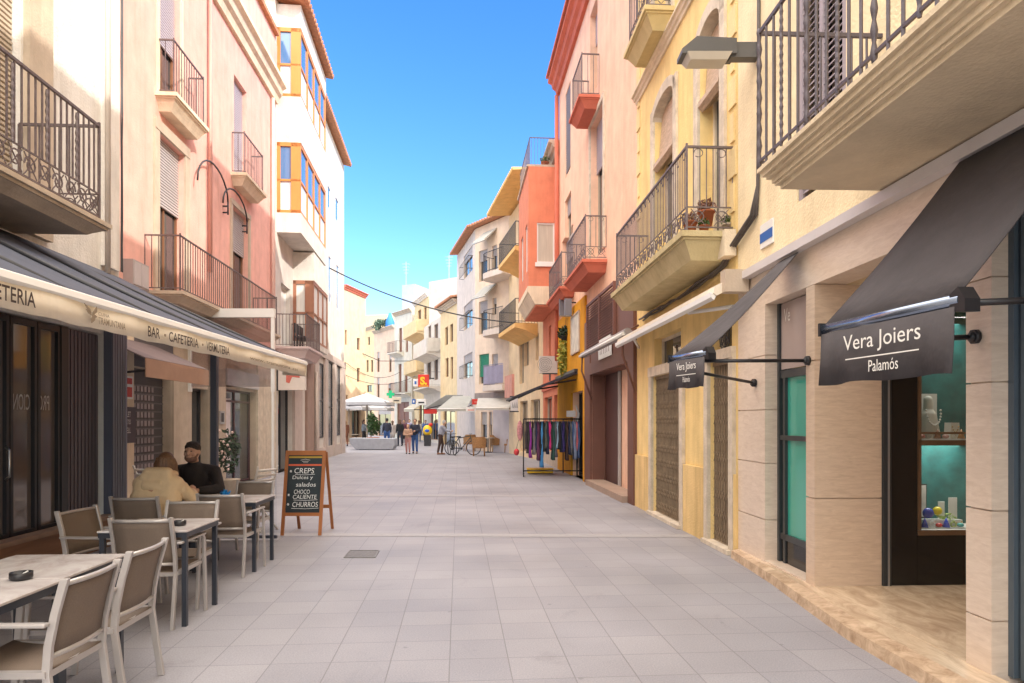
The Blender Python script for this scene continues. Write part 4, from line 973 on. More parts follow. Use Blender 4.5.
for i,(x,m_,r_,l_) in enumerate(((690,dry,.085,'terracotta pot with a reddish dry plant at the balcony corner'),(704,leafm,.06,'small terracotta pot with thin stems in the middle of the balcony end'),(712,dry,.10,'larger terracotta pot raised behind the small one on the yellow balcony'),(728,leafm,.07,'pale pot with a green plant beside the yellow wall'))):
    Yp=8.33; pot(l_,((x-CX)/F*Yp,Yp+(.25 if i==2 else 0),zB+(.18 if i==2 else 0)),r_,r_*1.7,m_,30+i,'plant pots on the yellow balcony',m_bstone if i==3 else None)

# ---- salmon house with brown and mustard shopfronts
RCe=(3.399-.08*22.8,22.8)
RC=Wall(RCp,RCe); eC=RC.len
oc=lambda *a: rect(RC,*a)
sal=stucco('peach_stucco',(.88,.58,.42),.2)
aBM=RC.s_(587)        # brown | mustard
br_open=(RC.s_(631),RC.s_(592.5),0.0,RC.z_(592.5,375)); br_louv=(RC.s_(618),RC.s_(590.5),RC.z_(600,322),RC.z_(600,262))
mu_door=(RC.s_(585),RC.s_(573),0,RC.z_(578,392))
w_a=oc(590,597.5,590,17,103); w_b=oc(591,604,591,128,264); w_c=oc(565.5,570.5,567,91,175); w_d=oc(565,571,567,198,238); w_e=(RC.s_(573),RC.s_(562),5.4,7.4)
BC=building('salmon_house','tall peach house with red cornice, red balconies and brown and mustard shopfronts',RC,0,eC,13.0,sal,[w_a,w_b,w_c,w_d,w_e,br_open,mu_door,(0.6,1.0,5.3,5.31)],depth=8,d=.3)
for w_ in (w_a,w_b,w_e): window(BC,RC,*w_,fm=m_bstone,mull=0,d=.2,shut=.35,sm=lil)
window(BC,RC,*w_c,fm=m_irond,mull=0,shut=.95,sm=mat('grey_shutter',(.25,.24,.26),.6,.1),d=.08); window(BC,RC,*w_d,fm=m_bstone,mull=0,d=.14,shut=.4)
surround(BC,RC,*w_b,wd=.13,m=m_stone)
redm=stucco('brick_red_paint',(.60,.18,.12),.15)
cornice(BC,RC,0,eC,12.45,.5,.38,redm); 
build(MB(RC).box(0,eC,-.3,.45,13.003,13.08),'eave',redm,BC)
bal_from(BC,RC,599.6,580.6,9.38,571,th=.27,slabm=redm,style='plain')
bal_from(BC,RC,606.8,584,5.27,565.8,th=.27,slabm=redm,style='scroll')
bal_from(BC,RC,574.5,560.5,5.5,548,th=.27,slabm=redm,style='scroll')
build(MB(RC).tube([(eC-.12,.1,3.6),(eC-.12,.1,12.4)],.07,8),'drainpipe',redm,BC)
brn=mat('brown_cladding',(.15,.062,.042),.6,.12,2.5); must=stucco('mustard_paint',(.66,.31,.02),.2)
brd=mat('dark_maroon_panel',(.085,.038,.034),.55,.12,3)
zf=4.15
mb=MB(RC); mb.box(0.005,br_open[0]-.001,.002,.07,0,zf); mb.box(br_open[1]+.001,aBM,.002,.07,0,zf); mb.box(br_open[0],br_open[1],.002,.07,br_open[3]+.001,3.05); mb.box(br_open[0],br_open[1],.002,.05,3.06,3.35); mb.box(br_open[0],br_open[1],.002,.045,3.36,zf); mb.box(br_open[0]+.001,br_open[0]+.012,-.33,.0,.0,br_open[3]-.013); mb.box(br_open[1]-.012,br_open[1]-.001,-.33,.0,0,br_open[3]-.013); mb.box(br_open[0]+.001,br_open[1]-.001,-.33,.0,br_open[3]-.012,br_open[3]-.001); build(mb,'shop_cladding',brn,BC)
mb=MB(RC); a0,a1=br_louv[0],br_louv[1]; zz=3.42
mb.box(a0,a1,.05,.07,zz-.05,zz); mb.box(a0,a1,.05,.10,4.5,4.56)
while zz<4.48: mb.prism([(.05,zz),(.055,zz+.035),(.10,zz-.01),(.095,zz-.03)],a0,a1); zz+=.06
for a in (a0,(a0+a1)/2,a1): mb.box(a-.03,a+.03,.05,.11,3.36,4.56)
build(mb,'louvre',mat('louvre_brown',(.17,.065,.045),.6,.15),BC)
aM=RC.s_(606)
build(MB(RC).box(aM,br_open[1],-.6,-.34,0,br_open[3]),'shop_cladding',brd,BC)
build(MB(RC).box(br_open[0],aM-.0,-1.2,-.9,0,br_open[3]),'door',mat('dark_red_door',(.11,.038,.025),.6,.2,3),BC) 
build(MB(RC).box(aM-.03,aM+.02,-.34,-.28,0,br_open[3]),'post',mat('steel_grey',(.4,.4,.4),.4,.05),BC)
build(MB(RC).box(br_open[0]-.0,br_open[1],-.28,.18,.0,.13),'step',mat('step_stone',(.36,.26,.20),.6,.15),BC)
build(MB(RC).box(aBM+.002,mu_door[0]-.001,.002,.06,0,4.9).box(mu_door[1]+.001,eC-.02,.002,.06,0,4.9).box(mu_door[0],mu_door[1],.002,.06,mu_door[3],4.9),'shop_render',must,BC)
window(BC,RC,*mu_door,fm=m_irond,mull=0,d=.2,gm=m_dark,name='shop_door')
sp=thing('shop_sign','small white sign with brown strokes on the brown fascia','sign',RC.P(RC.s_(608),.1,2.8))
r=oc(602.5,615,608,338,358); board('panel','','',RC,r,.075,.10,m_plasticw,sp); mb=MB(RC)
for k in range(6): a=r[0]+(r[1]-r[0])*(.12+k*.14); mb.box(a,a+.03,.10,.104,r[2]+.1,r[3]-.07)
build(mb,'strokes',brn,sp)
ra=thing('folded_awning','rolled grey awning across the brown shopfront with two hanging crank rods','awning',RC.P(2,.4,3.2))
a0=RC.s_(628,.3); a1=RC.s_(583,.3); z_=3.22
build(MB(RC).tube([(a0,.3,z_),(a1,.3,z_)],.075,10),'roll',mat('grey_canvas',(.30,.27,.27),.7,.1),ra); build(MB(RC).tube([(a0,.38,z_-.03),(a1,.38,z_-.03)],.035,8),'front_bar',m_plasticw,ra)
for x in (628,586):
    a=RC.s_(x,.25); build(MB(RC).tube([(a,.05,z_+.15),(a,.34,z_),(a-.02,.36,z_-.4),(a-.05,.12,z_-1.1)],.022,6),'arm',brn,ra)
ps=thing('wall_poster','white framed notice board on the mustard wall','poster',RC.P(RC.s_(578),.1,3.9)); r=oc(574,582,578,315,352); board('sheet','','',RC,r,.062,.08,mat('poster_print',(.60,.56,.46),.5,.3,4),ps); mb=MB(RC)
for q in ((r[0]-.04,r[0],r[2],r[3]),(r[1],r[1]+.04,r[2],r[3]),(r[0],r[1],r[3],r[3]+.04),(r[0],r[1],r[2]-.04,r[2])): mb.box(q[0],q[1],.062,.1,q[2],q[3])
build(mb,'frame',m_bstone,ps)
def lantern(x,Yp,lab):
    t=thing('wall_lamp',lab,'lamp',((x-CX)/F*Yp,Yp,4.5),'grey box lamps on the mustard wall'); X=(x-CX)/F*Yp; zt=H+(HY-299)/F*Yp; zb_=H+(HY-316)/F*Yp
    build(MB().box(X-.1,X+.1,Yp-.1,Yp+.1,zb_,zt),'housing',mat('lamp_housing',(.17,.17,.20),.5,.1),t); wx=3.399-.08*Yp; build(MB().tubew([(X,Yp,zt-.1),(wx,Yp,zt-.1)],.02,6),'arm',m_irond,t); build(MB().box(X-.08,X+.08,Yp-.08,Yp+.08,zb_-.012,zb_),'lens',mat('lamp_diffuser',(.55,.50,.42)),t)
lantern(568,19.6,'grey box wall lamp nearer to the brown shopfront'); lantern(562.5,20.6,'grey box wall lamp farther along the mustard wall')
hp=thing('hanging_plant','hanging basket with dark foliage on top and yellow green trailing leaves on the mustard wall','plant',(1.55,20.9,4))
rr=random.Random(11); Yp=20.9; mb=MB(); leaves(mb,at(565,333,Yp),(.22,.22,.22),260,.07,rr); build(mb,'foliage',mat('dark_leaf',(.03,.06,.03),.6,.3),hp)
mb=MB(); leaves(mb,at(564,358,Yp),(.2,.15,.62),420,.07,rr); build(mb,'trailing_leaves',mat('yellowgreen_leaf',(.35,.36,.06),.6,.4,6),hp); mb=MB(); mb.lathe(at(565,341,Yp),[(.08,0),(.16,.14),(.17,.16)],10); mb.tubew([at(565,341,Yp),at(566,316,Yp)],.008,4); build(mb,'basket',m_irond,hp)
# awning of the clothes shop
ca=thing('shop_awning','dark blue open awning of the clothes shop on the mustard wall, seen from its end','awning',RC.P(RC.sy(21),.9,2.7))
a0=RC.sy(18.95); a1=RC.sy(22.6); dk=mat('dark_navy_canvas',(.03,.03,.045),.8,.1)
mb=MB(RC); mb.prism([(.08,3.0),(.08,2.93),(1.75,2.25),(1.75,2.32)],a0,a1); build(mb,'canopy',dk,ca)
build(MB(RC).tube([(a0,1.76,2.28),(a1,1.76,2.28)],.035,8),'front_bar',m_irond,ca)
for a in (a0+.12,a1-.12): build(MB(RC).tube([(a,.08,2.75),(a,.9,2.62),(a,1.72,2.24)],.025,6),'arm',m_irond,ca)
build(MB(RC).box(a0,a1,.06,.16,2.9,3.05),'cassette',m_irond,ca)

# ---- coral house with bay
RDe=(3.399-.08*27.1,27.1)
RD=Wall(RCe,RDe); eD=RD.len
cor=stucco('coral_stucco',(.70,.25,.15),.15); corp=stucco('pale_coral',(.80,.40,.28),.2)
dops=[(.4,1.2,0,2.5),(1.7,3.9,.5,2.5),(.5,1.1,3.2,5.1),(2.0,2.6,3.2,5.1)]
BD=building('coral_house','coral red house whose square bay stands out over the street',RD,0,eD,11.0,cor,dops,depth=8)
for d in dops: window(BD,RD,*d,fm=m_bstone,mull=1 if d[3]<3 else 0,d=.15)
Yb=23.4; sb=RD.sy(Yb); 
lo,hi=0,3
for _ in range(40):
    mid=(lo+hi)/2; p=RD.P(sb,mid); x=CX+F*p.x/p.y
    if x>528.5: lo=mid
    else: hi=mid
ob=mid; zb0=H+(HY-286.5)/F*Yb; zb1=H+(HY-167)/F*Yb; sE=eD-.05
wz0=H+(HY-263)/F*Yb; wz1=H+(HY-223)/F*Yb
wx0=(537-CX)/F*Yb; wx1=(555-CX)/F*Yb
# near face of the bay as its own wall with the window opening
NB=Wall((RD.P(sb,0).x,Yb),(RD.P(sb,ob).x,RD.P(sb,ob).y)) 
NBw=Wall(tuple(RD.P(sb,ob))[:2],tuple(RD.P(sb,0))[:2],True)
lenN=NBw.len; u0=lenN*(537-528.5)/(557-528.5); u1=lenN*(555-528.5)/(557-528.5)
mb=MB(NBw); mb.facade(0,lenN,zb0,zb1,[(u0,u1,wz0,wz1)],.12); by=build(mb,'bay',cor,BD)
window(BD,NBw,u0,u1,wz0,wz1,fm=m_plasticw,mull=0,d=.05,fw=.05,gm=mat('drawn_curtain',(.50,.46,.38),.3,.15,5,stretch=(5,5,.3)))
build(MB(NBw).box(u0-.06,u1+.06,.001,.08,wz0-.14,wz0-.002),'sill',m_plasticw,BD)
build(MB(RD).quad((sb,0,zb1),(sE,0,zb1),(sE,ob,zb1),(sb,ob,zb1)),'bay_top',cor,BD); mb=MB(RD); mb.quad((sE,0,zb0),(sE,ob,zb0),(sE,ob,zb1),(sE,0,zb1))
Wo=Wall(tuple(RD.P(sb,ob))[:2],tuple(RD.P(sE,ob))[:2]); mo=MB(Wo); sw_=[(.4,1.1,wz0-.2,wz1+.1),(1.9,2.7,wz0-.2,wz1+.1)]
mo.facade(0,Wo.len,zb0,zb1,sw_,.12); build(mo,'bay',cor,BD); build(mb,'bay_end',cor,BD)
for d in sw_: window(BD,Wo,*d,fm=m_plasticw,mull=1,d=.06)
build(MB(RD).box(sb+.3,sE-.1,0,ob-.3,zb0+.1,zb1-.1),'room_core',m_dark,BD)
# tapering soffit under the bay
mb=MB(RD); mb.prism([(0.001,zb0-.62),(ob*.78,zb0-.62),(ob,zb0-.22),(ob+.03,zb0-.2),(ob+.03,zb0-.002),(.001,zb0-.002)],sb-.03,sE); build(mb,'bay_base',m_cream,BD)
mb=MB(RD); mb.prism([(0.02,zb0-.68),(ob*.74,zb0-.68),(ob*.74,zb0-.622),(.02,zb0-.622)],sb+.02,sE); build(mb,'bay_soffit',cor,BD)
rb=MB(RD); 
for z in (zb1+.06,zb1+1.0): rb.tube([(sb+.05,.02,z),(sb+.05,ob-.05,z),(sE,ob-.05,z)],.02,4)
for j in range(9): rb.tube([(sb+.05,ob*j/9,zb1),(sb+.05,ob*j/9,zb1+1)],.008,4)
for j in range(26): rb.tube([(sb+.05+j*.14,ob-.05,zb1),(sb+.05+j*.14,ob-.05,zb1+1)],.008,4)
build(rb,'railing',m_iron,BD)
build(MB(RD).box(sb,sE,-.5,ob+.06,zb1+.001,zb1+.07),'bay_coping',m_bstone,BD)
pot('plant pot standing on the roof of the coral bay',tuple(RD.P(sb+.4,.35,zb1+.08)),.13,.2,leafm,77)
build(MB(RD).box(0,eD,.0015,.06,3.05-.3,3.05),'string_course',redm,BD); build(MB(RD).box(0.02,eD,.001,.05,0,.5),'base_plinth',m_bstone,BD)
cornice(BD,RD,0,eD,10.6,.4,.35,m_bstone)
ac=thing('air_conditioner','grey air conditioning unit on brackets on the coral wall above the dark awning','air conditioner',at(543,365,22.9))
Ya=22.95; xa,xb=(536.5-CX)/F*Ya,(549.5-CX)/F*Ya; za,zbt=H+(HY-373)/F*Ya,H+(HY-356)/F*Ya
bx1=Wall((xb+.55,Ya),(xa+.2,Ya+.0)); mb=MB(); mb.box(xa+.1,xb+.75,Ya,Ya+.3,za,zbt); build(mb,'casing',mat('ac_grey',(.55,.50,.48),.5,.08),ac); mb=MB()
for k in range(4): mb.tubew([( (xa+xb)/2+.06+.06*(k+1)*math.cos(a*.5),Ya-.01,(za+zbt)/2+.06*(k+1)*math.sin(a*.5)) for a in range(13)],.006,4)
build(mb,'fan_grille',m_irond,ac); mb=MB(); mb.box(xa+.2,xb+.8,Ya+.02,Ya+.05,za-.04,za-.001); mb.box(xb,xb+.04,Ya,Ya+.3,za-.25,za-.041); build(mb,'bracket',m_irond,ac)
# pilasters: building in RC's line carries on
# ---- ochre house with three balconies
REe=(-.15,34.0)
RE=Wall(RDe,REe); eE=RE.len
peach=stucco('pale_peach_stucco',(.80,.62,.40),.15); ochre=stucco('ochre_soffit',(.80,.50,.20),.1)
eops=[rect(RE,535.5,538.8,537,334,360),rect(RE,524,528.5,526,340,366),(3.6,4.5,3.3,5.3),(.8,1.7,6.9,8.9),(3.0,3.9,6.9,8.9),(.5,2.2,.2,2.5),(2.8,4.4,.2,2.5)]
BE=building('ochre_house','pale ochre house with three stacked balconies whose undersides are painted yellow',RE,0,eE,11.7,peach,eops,depth=9)
for d in eops: window(BE,RE,*d,fm=m_bstone,mull=1,d=.15)
def solidbal(B,W,a0,a1,off,z,m,sm,rail=None,th=.35,parap=0):
    mb=MB(W); mb.prism([(.001,z-th-.25),(off*.5,z-th-.02),(off,z-th*.6),(off,z),(.001,z)],a0,a1); b=build(mb,'balcony',m,B)
    if rail:
        r_=MB(W); 
        for zz in (z+.08,z+1.0): r_.tube([(a0+.03,.0,zz),(a0+.03,off-.03,zz),(a1-.03,off-.03,zz),(a1-.03,0,zz)],.02,4)
        n=int((a1-a0)/.11)
        for j in range(n+1): r_.tube([(a0+.03+(a1-a0-.06)*j/n,off-.03,z),(a0+.03+(a1-a0-.06)*j/n,off-.03,z+1)],.012,4)
        n=int(off/.12)
        for j in range(n+1): r_.tube([(a0+.03,off*j/n-.03*j/n,z),(a0+.03,off*j/n-.03*j/n,z+1)],.012,4)
        build(r_,'railing',rail,b)
    if parap>0:
        q=MB(W); q.box(a0,a1,off-.08,off,z+.001,z+parap); q.box(a0,a0+.08,0,off-.08,z+.001,z+parap); q.box(a1-.08,a1,0,off-.08,z+.001,z+parap); build(q,'parapet',sm,b)
    return b
for z in (5.75,8.9):
    solidbal(BE,RE,.9,4.7,.95,z-.15,ochre,None,rail=m_irond,parap=0,th=.28)
roof(BE,RE,.6,eE,11.72,1.1,3,.4,ochre)
build(MB(RE).box(.05,2.4,1.31,1.40,2.7,3.4).box(.05,2.4,.0,1.30,3.3,3.4) if False else MB(RE).box(.05,1.6,1.15,1.25,2.55,3.45),'sign_panel',mat('rose_panel',(.62,.30,.24),.7,.2),BE)
# ================================================================== FAR END OF THE STREET
def farb(name,label,xa,Ya,xb,Yb,ytop,m,wins=(),bals=(),left=True,fm=None,wm_=None,depth=8,shut=0,rf=None,cor_=None,cat='house',group=None,base=None,curt=False):
    W=Wall(((xa-CX)/F*Ya,Ya),((xb-CX)/F*Yb,Yb),left); h=H+(HY-ytop)/F*Ya
    ops=[rect(W,a,b,(a+b)/2,t,u) for (a,b,t,u) in wins]
    B=building(name,label,W,0,W.len,h,m,ops,depth=depth,d=.18,group=group)
    for o in ops: window(B,W,*o,fm=fm or m_wood,gm=wm_,mull=1 if o[1]-o[0]>.7 else 0,d=.12,fw=.06,shut=shut,curt=curt)
    for (a,b,y,off,st) in bals:
        a0,a1=W.s_(a),W.s_(b); z=W.z_((a+b)/2,y)
        if st=='solid': solidbal(B,W,a0,a1,off,z,m,m,parap=.95,th=.2)
        elif st=='rail': solidbal(B,W,a0,a1,off,z,m,m,rail=m_iron,th=.16)
        else: solidbal(B,W,a0,a1,off,z,m,m,rail=m_plasticw,th=.16)
    if cor_: cornice(B,W,0,W.len,h-.35,.33,.3,cor_)
    if rf: roof(B,W,-.1,W.len+.1,h+.01,.4,3,.6)
    if base:
        fr_=[]; build(MB(W).box(0.01,W.len-.01,.002,.05,0,3.0),'shop_front',base,B)
    return B,W,h
pinkw=stucco('pinkish_white_stucco',(.68,.60,.545),.1); palep=stucco('pale_cream_peach',(.66,.50,.34),.1); lyel=stucco('light_yellow_stucco',(.76,.60,.36),.12); gw=stucco('grey_white_stucco',(.66,.64,.57),.15)
# white-pink corner block
WF2=Wall((.42,33.6),(-2.0,37.0)); WF1=Wall((-2.0,37.0),(-3.46,43.0))
zs=[WF2.z_(475,y) for y in (388,337,284)]
ops2=[rect(WF2,479,489,484,354,384),rect(WF2,492,498,495,354,384),rect(WF2,479,487.5,483,301,334),rect(WF2,492.5,496.5,494,298,315),rect(WF2,479,487.5,483,250,281),rect(WF2,492,497,495,245,275),rect(WF2,481,487,484,412,448),rect(WF2,489,492,490,412,448)]
BF=building('corner_apartment_block','pale pinkish white corner block with rounded balconies, a green shutter and a small top terrace',WF2,0,WF2.len,12.0,stucco('warm_peach_white',(.80,.64,.50),.1),ops2,depth=8)
for i,o in enumerate(ops2): window(BF,WF2,*o,fm=m_bstone,mull=0,d=.12,shut=(.75 if i==0 else .35),sm=mat('green_shutter',(.03,.28,.16),.6,.1) if i==0 else m_shut)
BF1=MB(WF1); ops1=[rect(WF1,463.8,472.5,468,y0,y1) for y0,y1 in ((251,275),(303,328),(354,378))]; BF1.facade(0,WF1.len,0,12.0,ops1,.2); BF1.box(0.01,WF1.len,-6,-.26,0,12.0); build(BF1,'side_wall',pinkw,BF)
for i,o in enumerate(ops1):
    window(BF,WF1,*o,fm=m_bstone,mull=1,d=.1,shut=.35)
    r_=MB(WF1)
    for z in (o[2]+.05,o[2]+.75): r_.tube([(o[0]-.1,.0,z),(o[0]-.1,.25,z),(o[1]+.1,.25,z),(o[1]+.1,0,z)],.02,4)
    for j in range(10): a=o[0]-.1+(o[1]-o[0]+.2)*j/9; r_.tube([(a,.25,o[2]+.05),(a,.25,o[2]+.75)],.012,4)
    build(r_,'window_guard',m_irond,BF)
for i,z in enumerate(zs):
    off=1.1; a0,a1=0.0,WF2.s_(474.5,off)-.2; N=8; pts=[(a0,.001),(a0,off)]
    pts+=[(a1-.8+.8*math.sin(k*math.pi/2/N),off-.9+.9*math.cos(k*math.pi/2/N)) for k in range(N+1)]+[(a1,.001)]
    b=build(MB(WF2).slabz(pts,z-.28,z),'balcony',pinkw,BF); r_=MB(WF2)
    for zz in (.08,1.0): r_.tube([(p[0],max(.03,p[1]-.04),z+zz) for p in pts[1:]],.02,4)
    L=0
    for k in range(len(pts)-2):
        p,q=pts[k+1],pts[k+2]; n=max(1,int(math.hypot(q[0]-p[0],q[1]-p[1])/.11))
        for j in range(n): r_.tube([(p[0]+(q[0]-p[0])*j/n,p[1]-.04+(q[1]-p[1])*j/n,z),(p[0]+(q[0]-p[0])*j/n,p[1]-.04+(q[1]-p[1])*j/n,z+1)],.013,4)
    build(r_,'railing',mat('mauve_railing',(.28,.26,.36),.5,.1) if i==0 else m_irond,b)
    if i==0:
        pn=MB(WF2)
        for k in range(len(pts)-2): p,q=pts[k+1],pts[k+2]; pn.quad((p[0],p[1]-.06,z+.1),(q[0],q[1]-.06,z+.1),(q[0],q[1]-.06,z+.95),(p[0],p[1]-.06,z+.95))
        build(pn,'railing_panel',mat('lilac_panel',(.42,.40,.55),.6,.15),b)
roof(BF,WF2,-.1,WF2.len+.2,12.01,.45,2,.2); roof(BF,WF1,-.3,WF1.len,12.01,.45,2,.2)
p0=WF2.P(.6,-1.0); Wt=Wall((p0.x,p0.y),tuple(WF2.P(WF2.len-1.2,-1.4))[:2]); build(MB(Wt).box(0,Wt.len,-3,0,12.2,13.7),'top_floor',m_white,BF)
for (z_,nm) in ((WF2.z_(488,243),'upper'),(WF2.z_(490,297),'lower')):
    t=thing('balcony_awning','half open pale sunblind over the '+nm+' balcony of the corner block','awning',WF2.P(WF2.s_(490),.3,z_),'sunblinds of the corner block'); a0,a1=WF2.s_(497),WF2.s_(484)
    build(MB(WF2).prism([(.02,z_+.55),(.02,z_+.62),(.75,z_-.05),(.72,z_-.15)],a0,a1),'canopy',mat('pale_canvas',(.42,.41,.37),.8,.1),t); build(MB(WF2).tube([(a0,.74,z_-.1),(a1,.74,z_-.1)],.03,6),'front_bar',m_plasticw,t)
# its shopfronts
build(MB(WF2).box(WF2.s_(519),WF2.s_(494),.002,.06,.0,2.6),'shop_front',mat('pinkish_shutter',(.62,.55,.55),.7,.1,2),BF)
build(MB(WF2).box(0.02,WF2.len-.02,.002,.05,2.65,3.1),'fascia',mat('brownish_fascia',(.30,.24,.21),.7,.2),BF)
# beyond
farb('yellow_house_far','narrow pale yellow house with two tall dark windows next to the corner block',457,43.2,440.5,47.5,298,lyel,[(450,453,324,342),(445,448,327,345),(450.5,453,357,379),(445.5,448.5,358,377),(443,455,406,446)],(),left=False,rf=True,cor_=m_bstone)
farb('white_block_far','plain white windowless upper block rising behind the yellow house',429,53,460,51,282,stucco('dull_white',(.62,.60,.57),.2),[],(),left=True)
farb('white_balcony_house','white and cream house with solid white balconies beside the red square sign',441,48,424,54,316,stucco('soft_white',(.62,.59,.55),.1),[(434,438,324,343),(436,439,296,301) if False else (434.5,437,404,412),(428,431,326,344),(434,438,358,380),(427,431,360,380),(430,438,404,440)],[(426,440.5,355,1.0,'solid'),(424.5,440.5,388,.9,'rail')],left=False)
farb('yellow_balcony_house','ochre yellow house with white balconies behind the red square sign',428.5,55,414.5,60,292,lyel,[(424,426.5,307,322),(418,421,310,323),(424,427,340,356),(417,420,342,356),(419,425,400,436)],[(414.5,428.5,335,1.0,'solid'),(415,428,372,1.0,'solid')],left=False,cor_=m_white)
farb('grey_corner_house','grey white corner house with thin balconies and tall brown shuttered doors',394.5,64,412,61,313,gw,[(399,402,328,352),(405.5,408,327,352),(398.5,401.5,364,392),(404.5,407.5,363,392),(397,409,402,438)],[(393.5,403.5,353,.7,'rail'),(395,411,393.5,.6,'rail')],fm=mat('chestnut_door',(.22,.10,.07),.6,.1),wm_=mat('chestnut_door',(.22,.10,.07)),cor_=m_bstone,base=None)
farb('roof_cabin','small bluish glazed cabin on the flat roof of the grey corner house',402,64.5,415,64,285,mat('bluish_render',(.34,.42,.60),.6,.1),[],(),depth=3,cat='building')
farb('pink_terrace_house','pale peach house with a planted roof terrace and small windows',374,75,394.5,70,331,stucco('pale_peach_far',(.70,.53,.41),.1),[(377,379.5,352,372),(389,391.5,354,372),(377,379.5,378,398),(388,391,384,398),(378,391,405,436)],[],shut=.3,cor_=m_bstone)
farb('cream_house_far','narrow cream yellow house at the end of the street beside the planted terrace house',363,82,374.5,79,329,lyel,[(368,370,337,345),(366.5,368.5,360,372),(371,373,360,372),(367,372,385,392),(366,372,405,435)],[],cor_=m_bstone)
farb('beige_hall_far','large plain beige gable wall closing the view behind the terraces',350,98,400,96,316,mat('beige_render_far',(.50,.42,.32),.9,.08),[],())
farb('tall_cream_house','tall blank cream house with a red eave on the left side of the square',343,50,365.5,54,284,stucco('warm_cream_tall',(.70,.53,.36),.15),[(345,347,330,345),(357,360,338,350),(357,360,368,382),(346,348,395,410),(352,360,404,437)],[],rf=False,cor_=redm)
farb('far_left_house','ochre house filling the left corner of the square behind the parasols',300,47,343.5,49.9,330,palep,[(330,338,360,390)],[])
# terrace plants + blue parasol
tp=thing('terrace_planting','green plants along the roof terrace of the peach house','plant',at(384,326,72)); mb=MB(); rr=random.Random(4)
for x in range(376,393,3): leaves(mb,at(x,327-rr.uniform(0,4),72.5),(.5,.3,.5),60,.2,rr)
build(mb,'foliage',mat('far_leaf',(.10,.17,.12),.7,.4),tp)
bp_=thing('blue_parasol','closed blue parasol on the roof terrace of the peach house','parasol',at(390,334,72)); 
mb=MB(); mb.lathe(at(390,331,72),[(.15,0),(.5,.4),(.45,1.0),(.1,1.9)],10); build(mb,'canopy',mat('blue_canvas',(.03,.20,.60),.7,.1),bp_); build(MB().tubew([at(390,337,72),at(390,328,72)],.05,6),'pole',m_plasticw,bp_)
# aerials
for x,yt,yb,Y_,lab in ((406,262,286,64,'thin television aerial on the grey corner house roof'),(449,255,283,52,'tall thin aerial above the plain white block')):
    t=thing('roof_aerial',lab,'aerial',at(x,yb,Y_),'roof aerials'); mb=MB(); mb.tubew([at(x,yb,Y_),at(x,yt,Y_)],.03,5)
    for k in range(4): mb.tubew([at(x-4+k*.6,yt+2+k*3,Y_),at(x+4-k*.6,yt+2+k*3,Y_)],.02,4)
    build(mb,'mast',mat('grey_metal',(.35,.35,.36)),t)
# overhead cable
oc_=thing('overhead_cable','black cable sagging across the street from the white block to the ochre house','cable',(-5,28,8))
P0=W3.P(W3.s_(329),.02,W3.z_(329,268)); P1_=RD.P(RD.sy(28.5),.05,0); P1_.z=H+(HY-324)/F*28.5
mb=MB(); pts=[]
for i in range(25):
    u=i/24; p=P0.lerp(P1_,u); p.z-=1.0*4*u*(1-u)*.55; pts.append(p)
mb.tubew(pts,.028,6); build(mb,'cable',m_irond,oc_)
oc2=thing('overhead_cable','thin cable crossing the far end of the street above the parasols','cable',(-8,58,7)); mb=MB(); mb.tubew([at(345,346,52),at(380,361,55),at(410,361,56),at(440,350,48)],.03,5); build(mb,'cable',m_irond,oc2)

# ---- signs at the far end
def hang(name,label,cat,x0,x1,y0,y1,Y_,m,d=.12,group=None):
    t=thing(name,label,cat,at((x0+x1)/2,y1,Y_),group); a,b=at(x0,y1,Y_),at(x1,y0,Y_)
    build(MB().box(a.x,b.x,Y_,Y_+d,a.z,b.z),'panel',m,t,bevel=.02); return t,a,b
ye=mat('sign_yellow',(.85,.55,.02),.5,.05); rd=mat('sign_red',(.62,.03,.02),.5,.05)
t,a,b=hang('shop_sign','square red projecting sign with a bold yellow S and dot','sign',418,429,374.5,387,46,rd)
text('S.',t,'lettering',(a.x+.14,46-.012,a.z+.14),(1,0,0),(0,0,1),ye,(b.x-a.x)*.62,(b.z-a.z)*.66,bold=.05); build(MB().box(a.x+.05,b.x-.05,46-.01,46,a.z+.04,a.z+.09),'rule',ye,t); build(MB().box(b.x,b.x+.35,46.03,46.09,b.z-.3,b.z-.22),'bracket',m_irond,t)
t,a,b=hang('shop_sign','small white square sign left of the red S sign','sign',413,418,379,386.5,46.5,m_plasticw); build(MB().box(a.x+.1,b.x-.1,46.49,46.5,a.z+.15,b.z-.15),'emblem',mat('sign_blue',(.02,.12,.42)),t); build(MB().box(b.x,b.x+.2,46.53,46.58,b.z-.2,b.z-.14),'bracket',m_irond,t)
t,a,b=hang('shop_sign','wide white sign board below the red S sign','sign',416.5,426,399,405,46.5,m_plasticw); build(MB().box(a.x+.12,b.x-.12,46.49,46.5,a.z+.12,a.z+.22),'rule',m_irond,t)
t,a,b=hang('shop_sign','small blue projecting sign left of the white board','sign',412,415.5,399,404,47,mat('sign_blue',(.02,.12,.42))); build(MB().box(a.x+.07,b.x-.07,46.99,47,a.z+.1,b.z-.1),'emblem',m_plasticw,t)
t,a,b=hang('shop_sign','pale shop fascia board on the grey corner house','sign',392,401,397,403.5,60,mat('sign_cream',(.72,.66,.55),.5,.05)); build(MB().box(a.x+.15,b.x-.15,59.99,60,a.z+.2,a.z+.3),'rule',m_irond,t)
t,a,b=hang('shop_sign','red shop sign board above the white blind of the corner block','sign',472,491.5,399,404.5,35.2,rd); build(MB().box(a.x+.12,b.x-.12,35.19,35.2,a.z+.1,a.z+.16),'rule',mat('coral_print2',(.72,.22,.2),.6,.1),t)
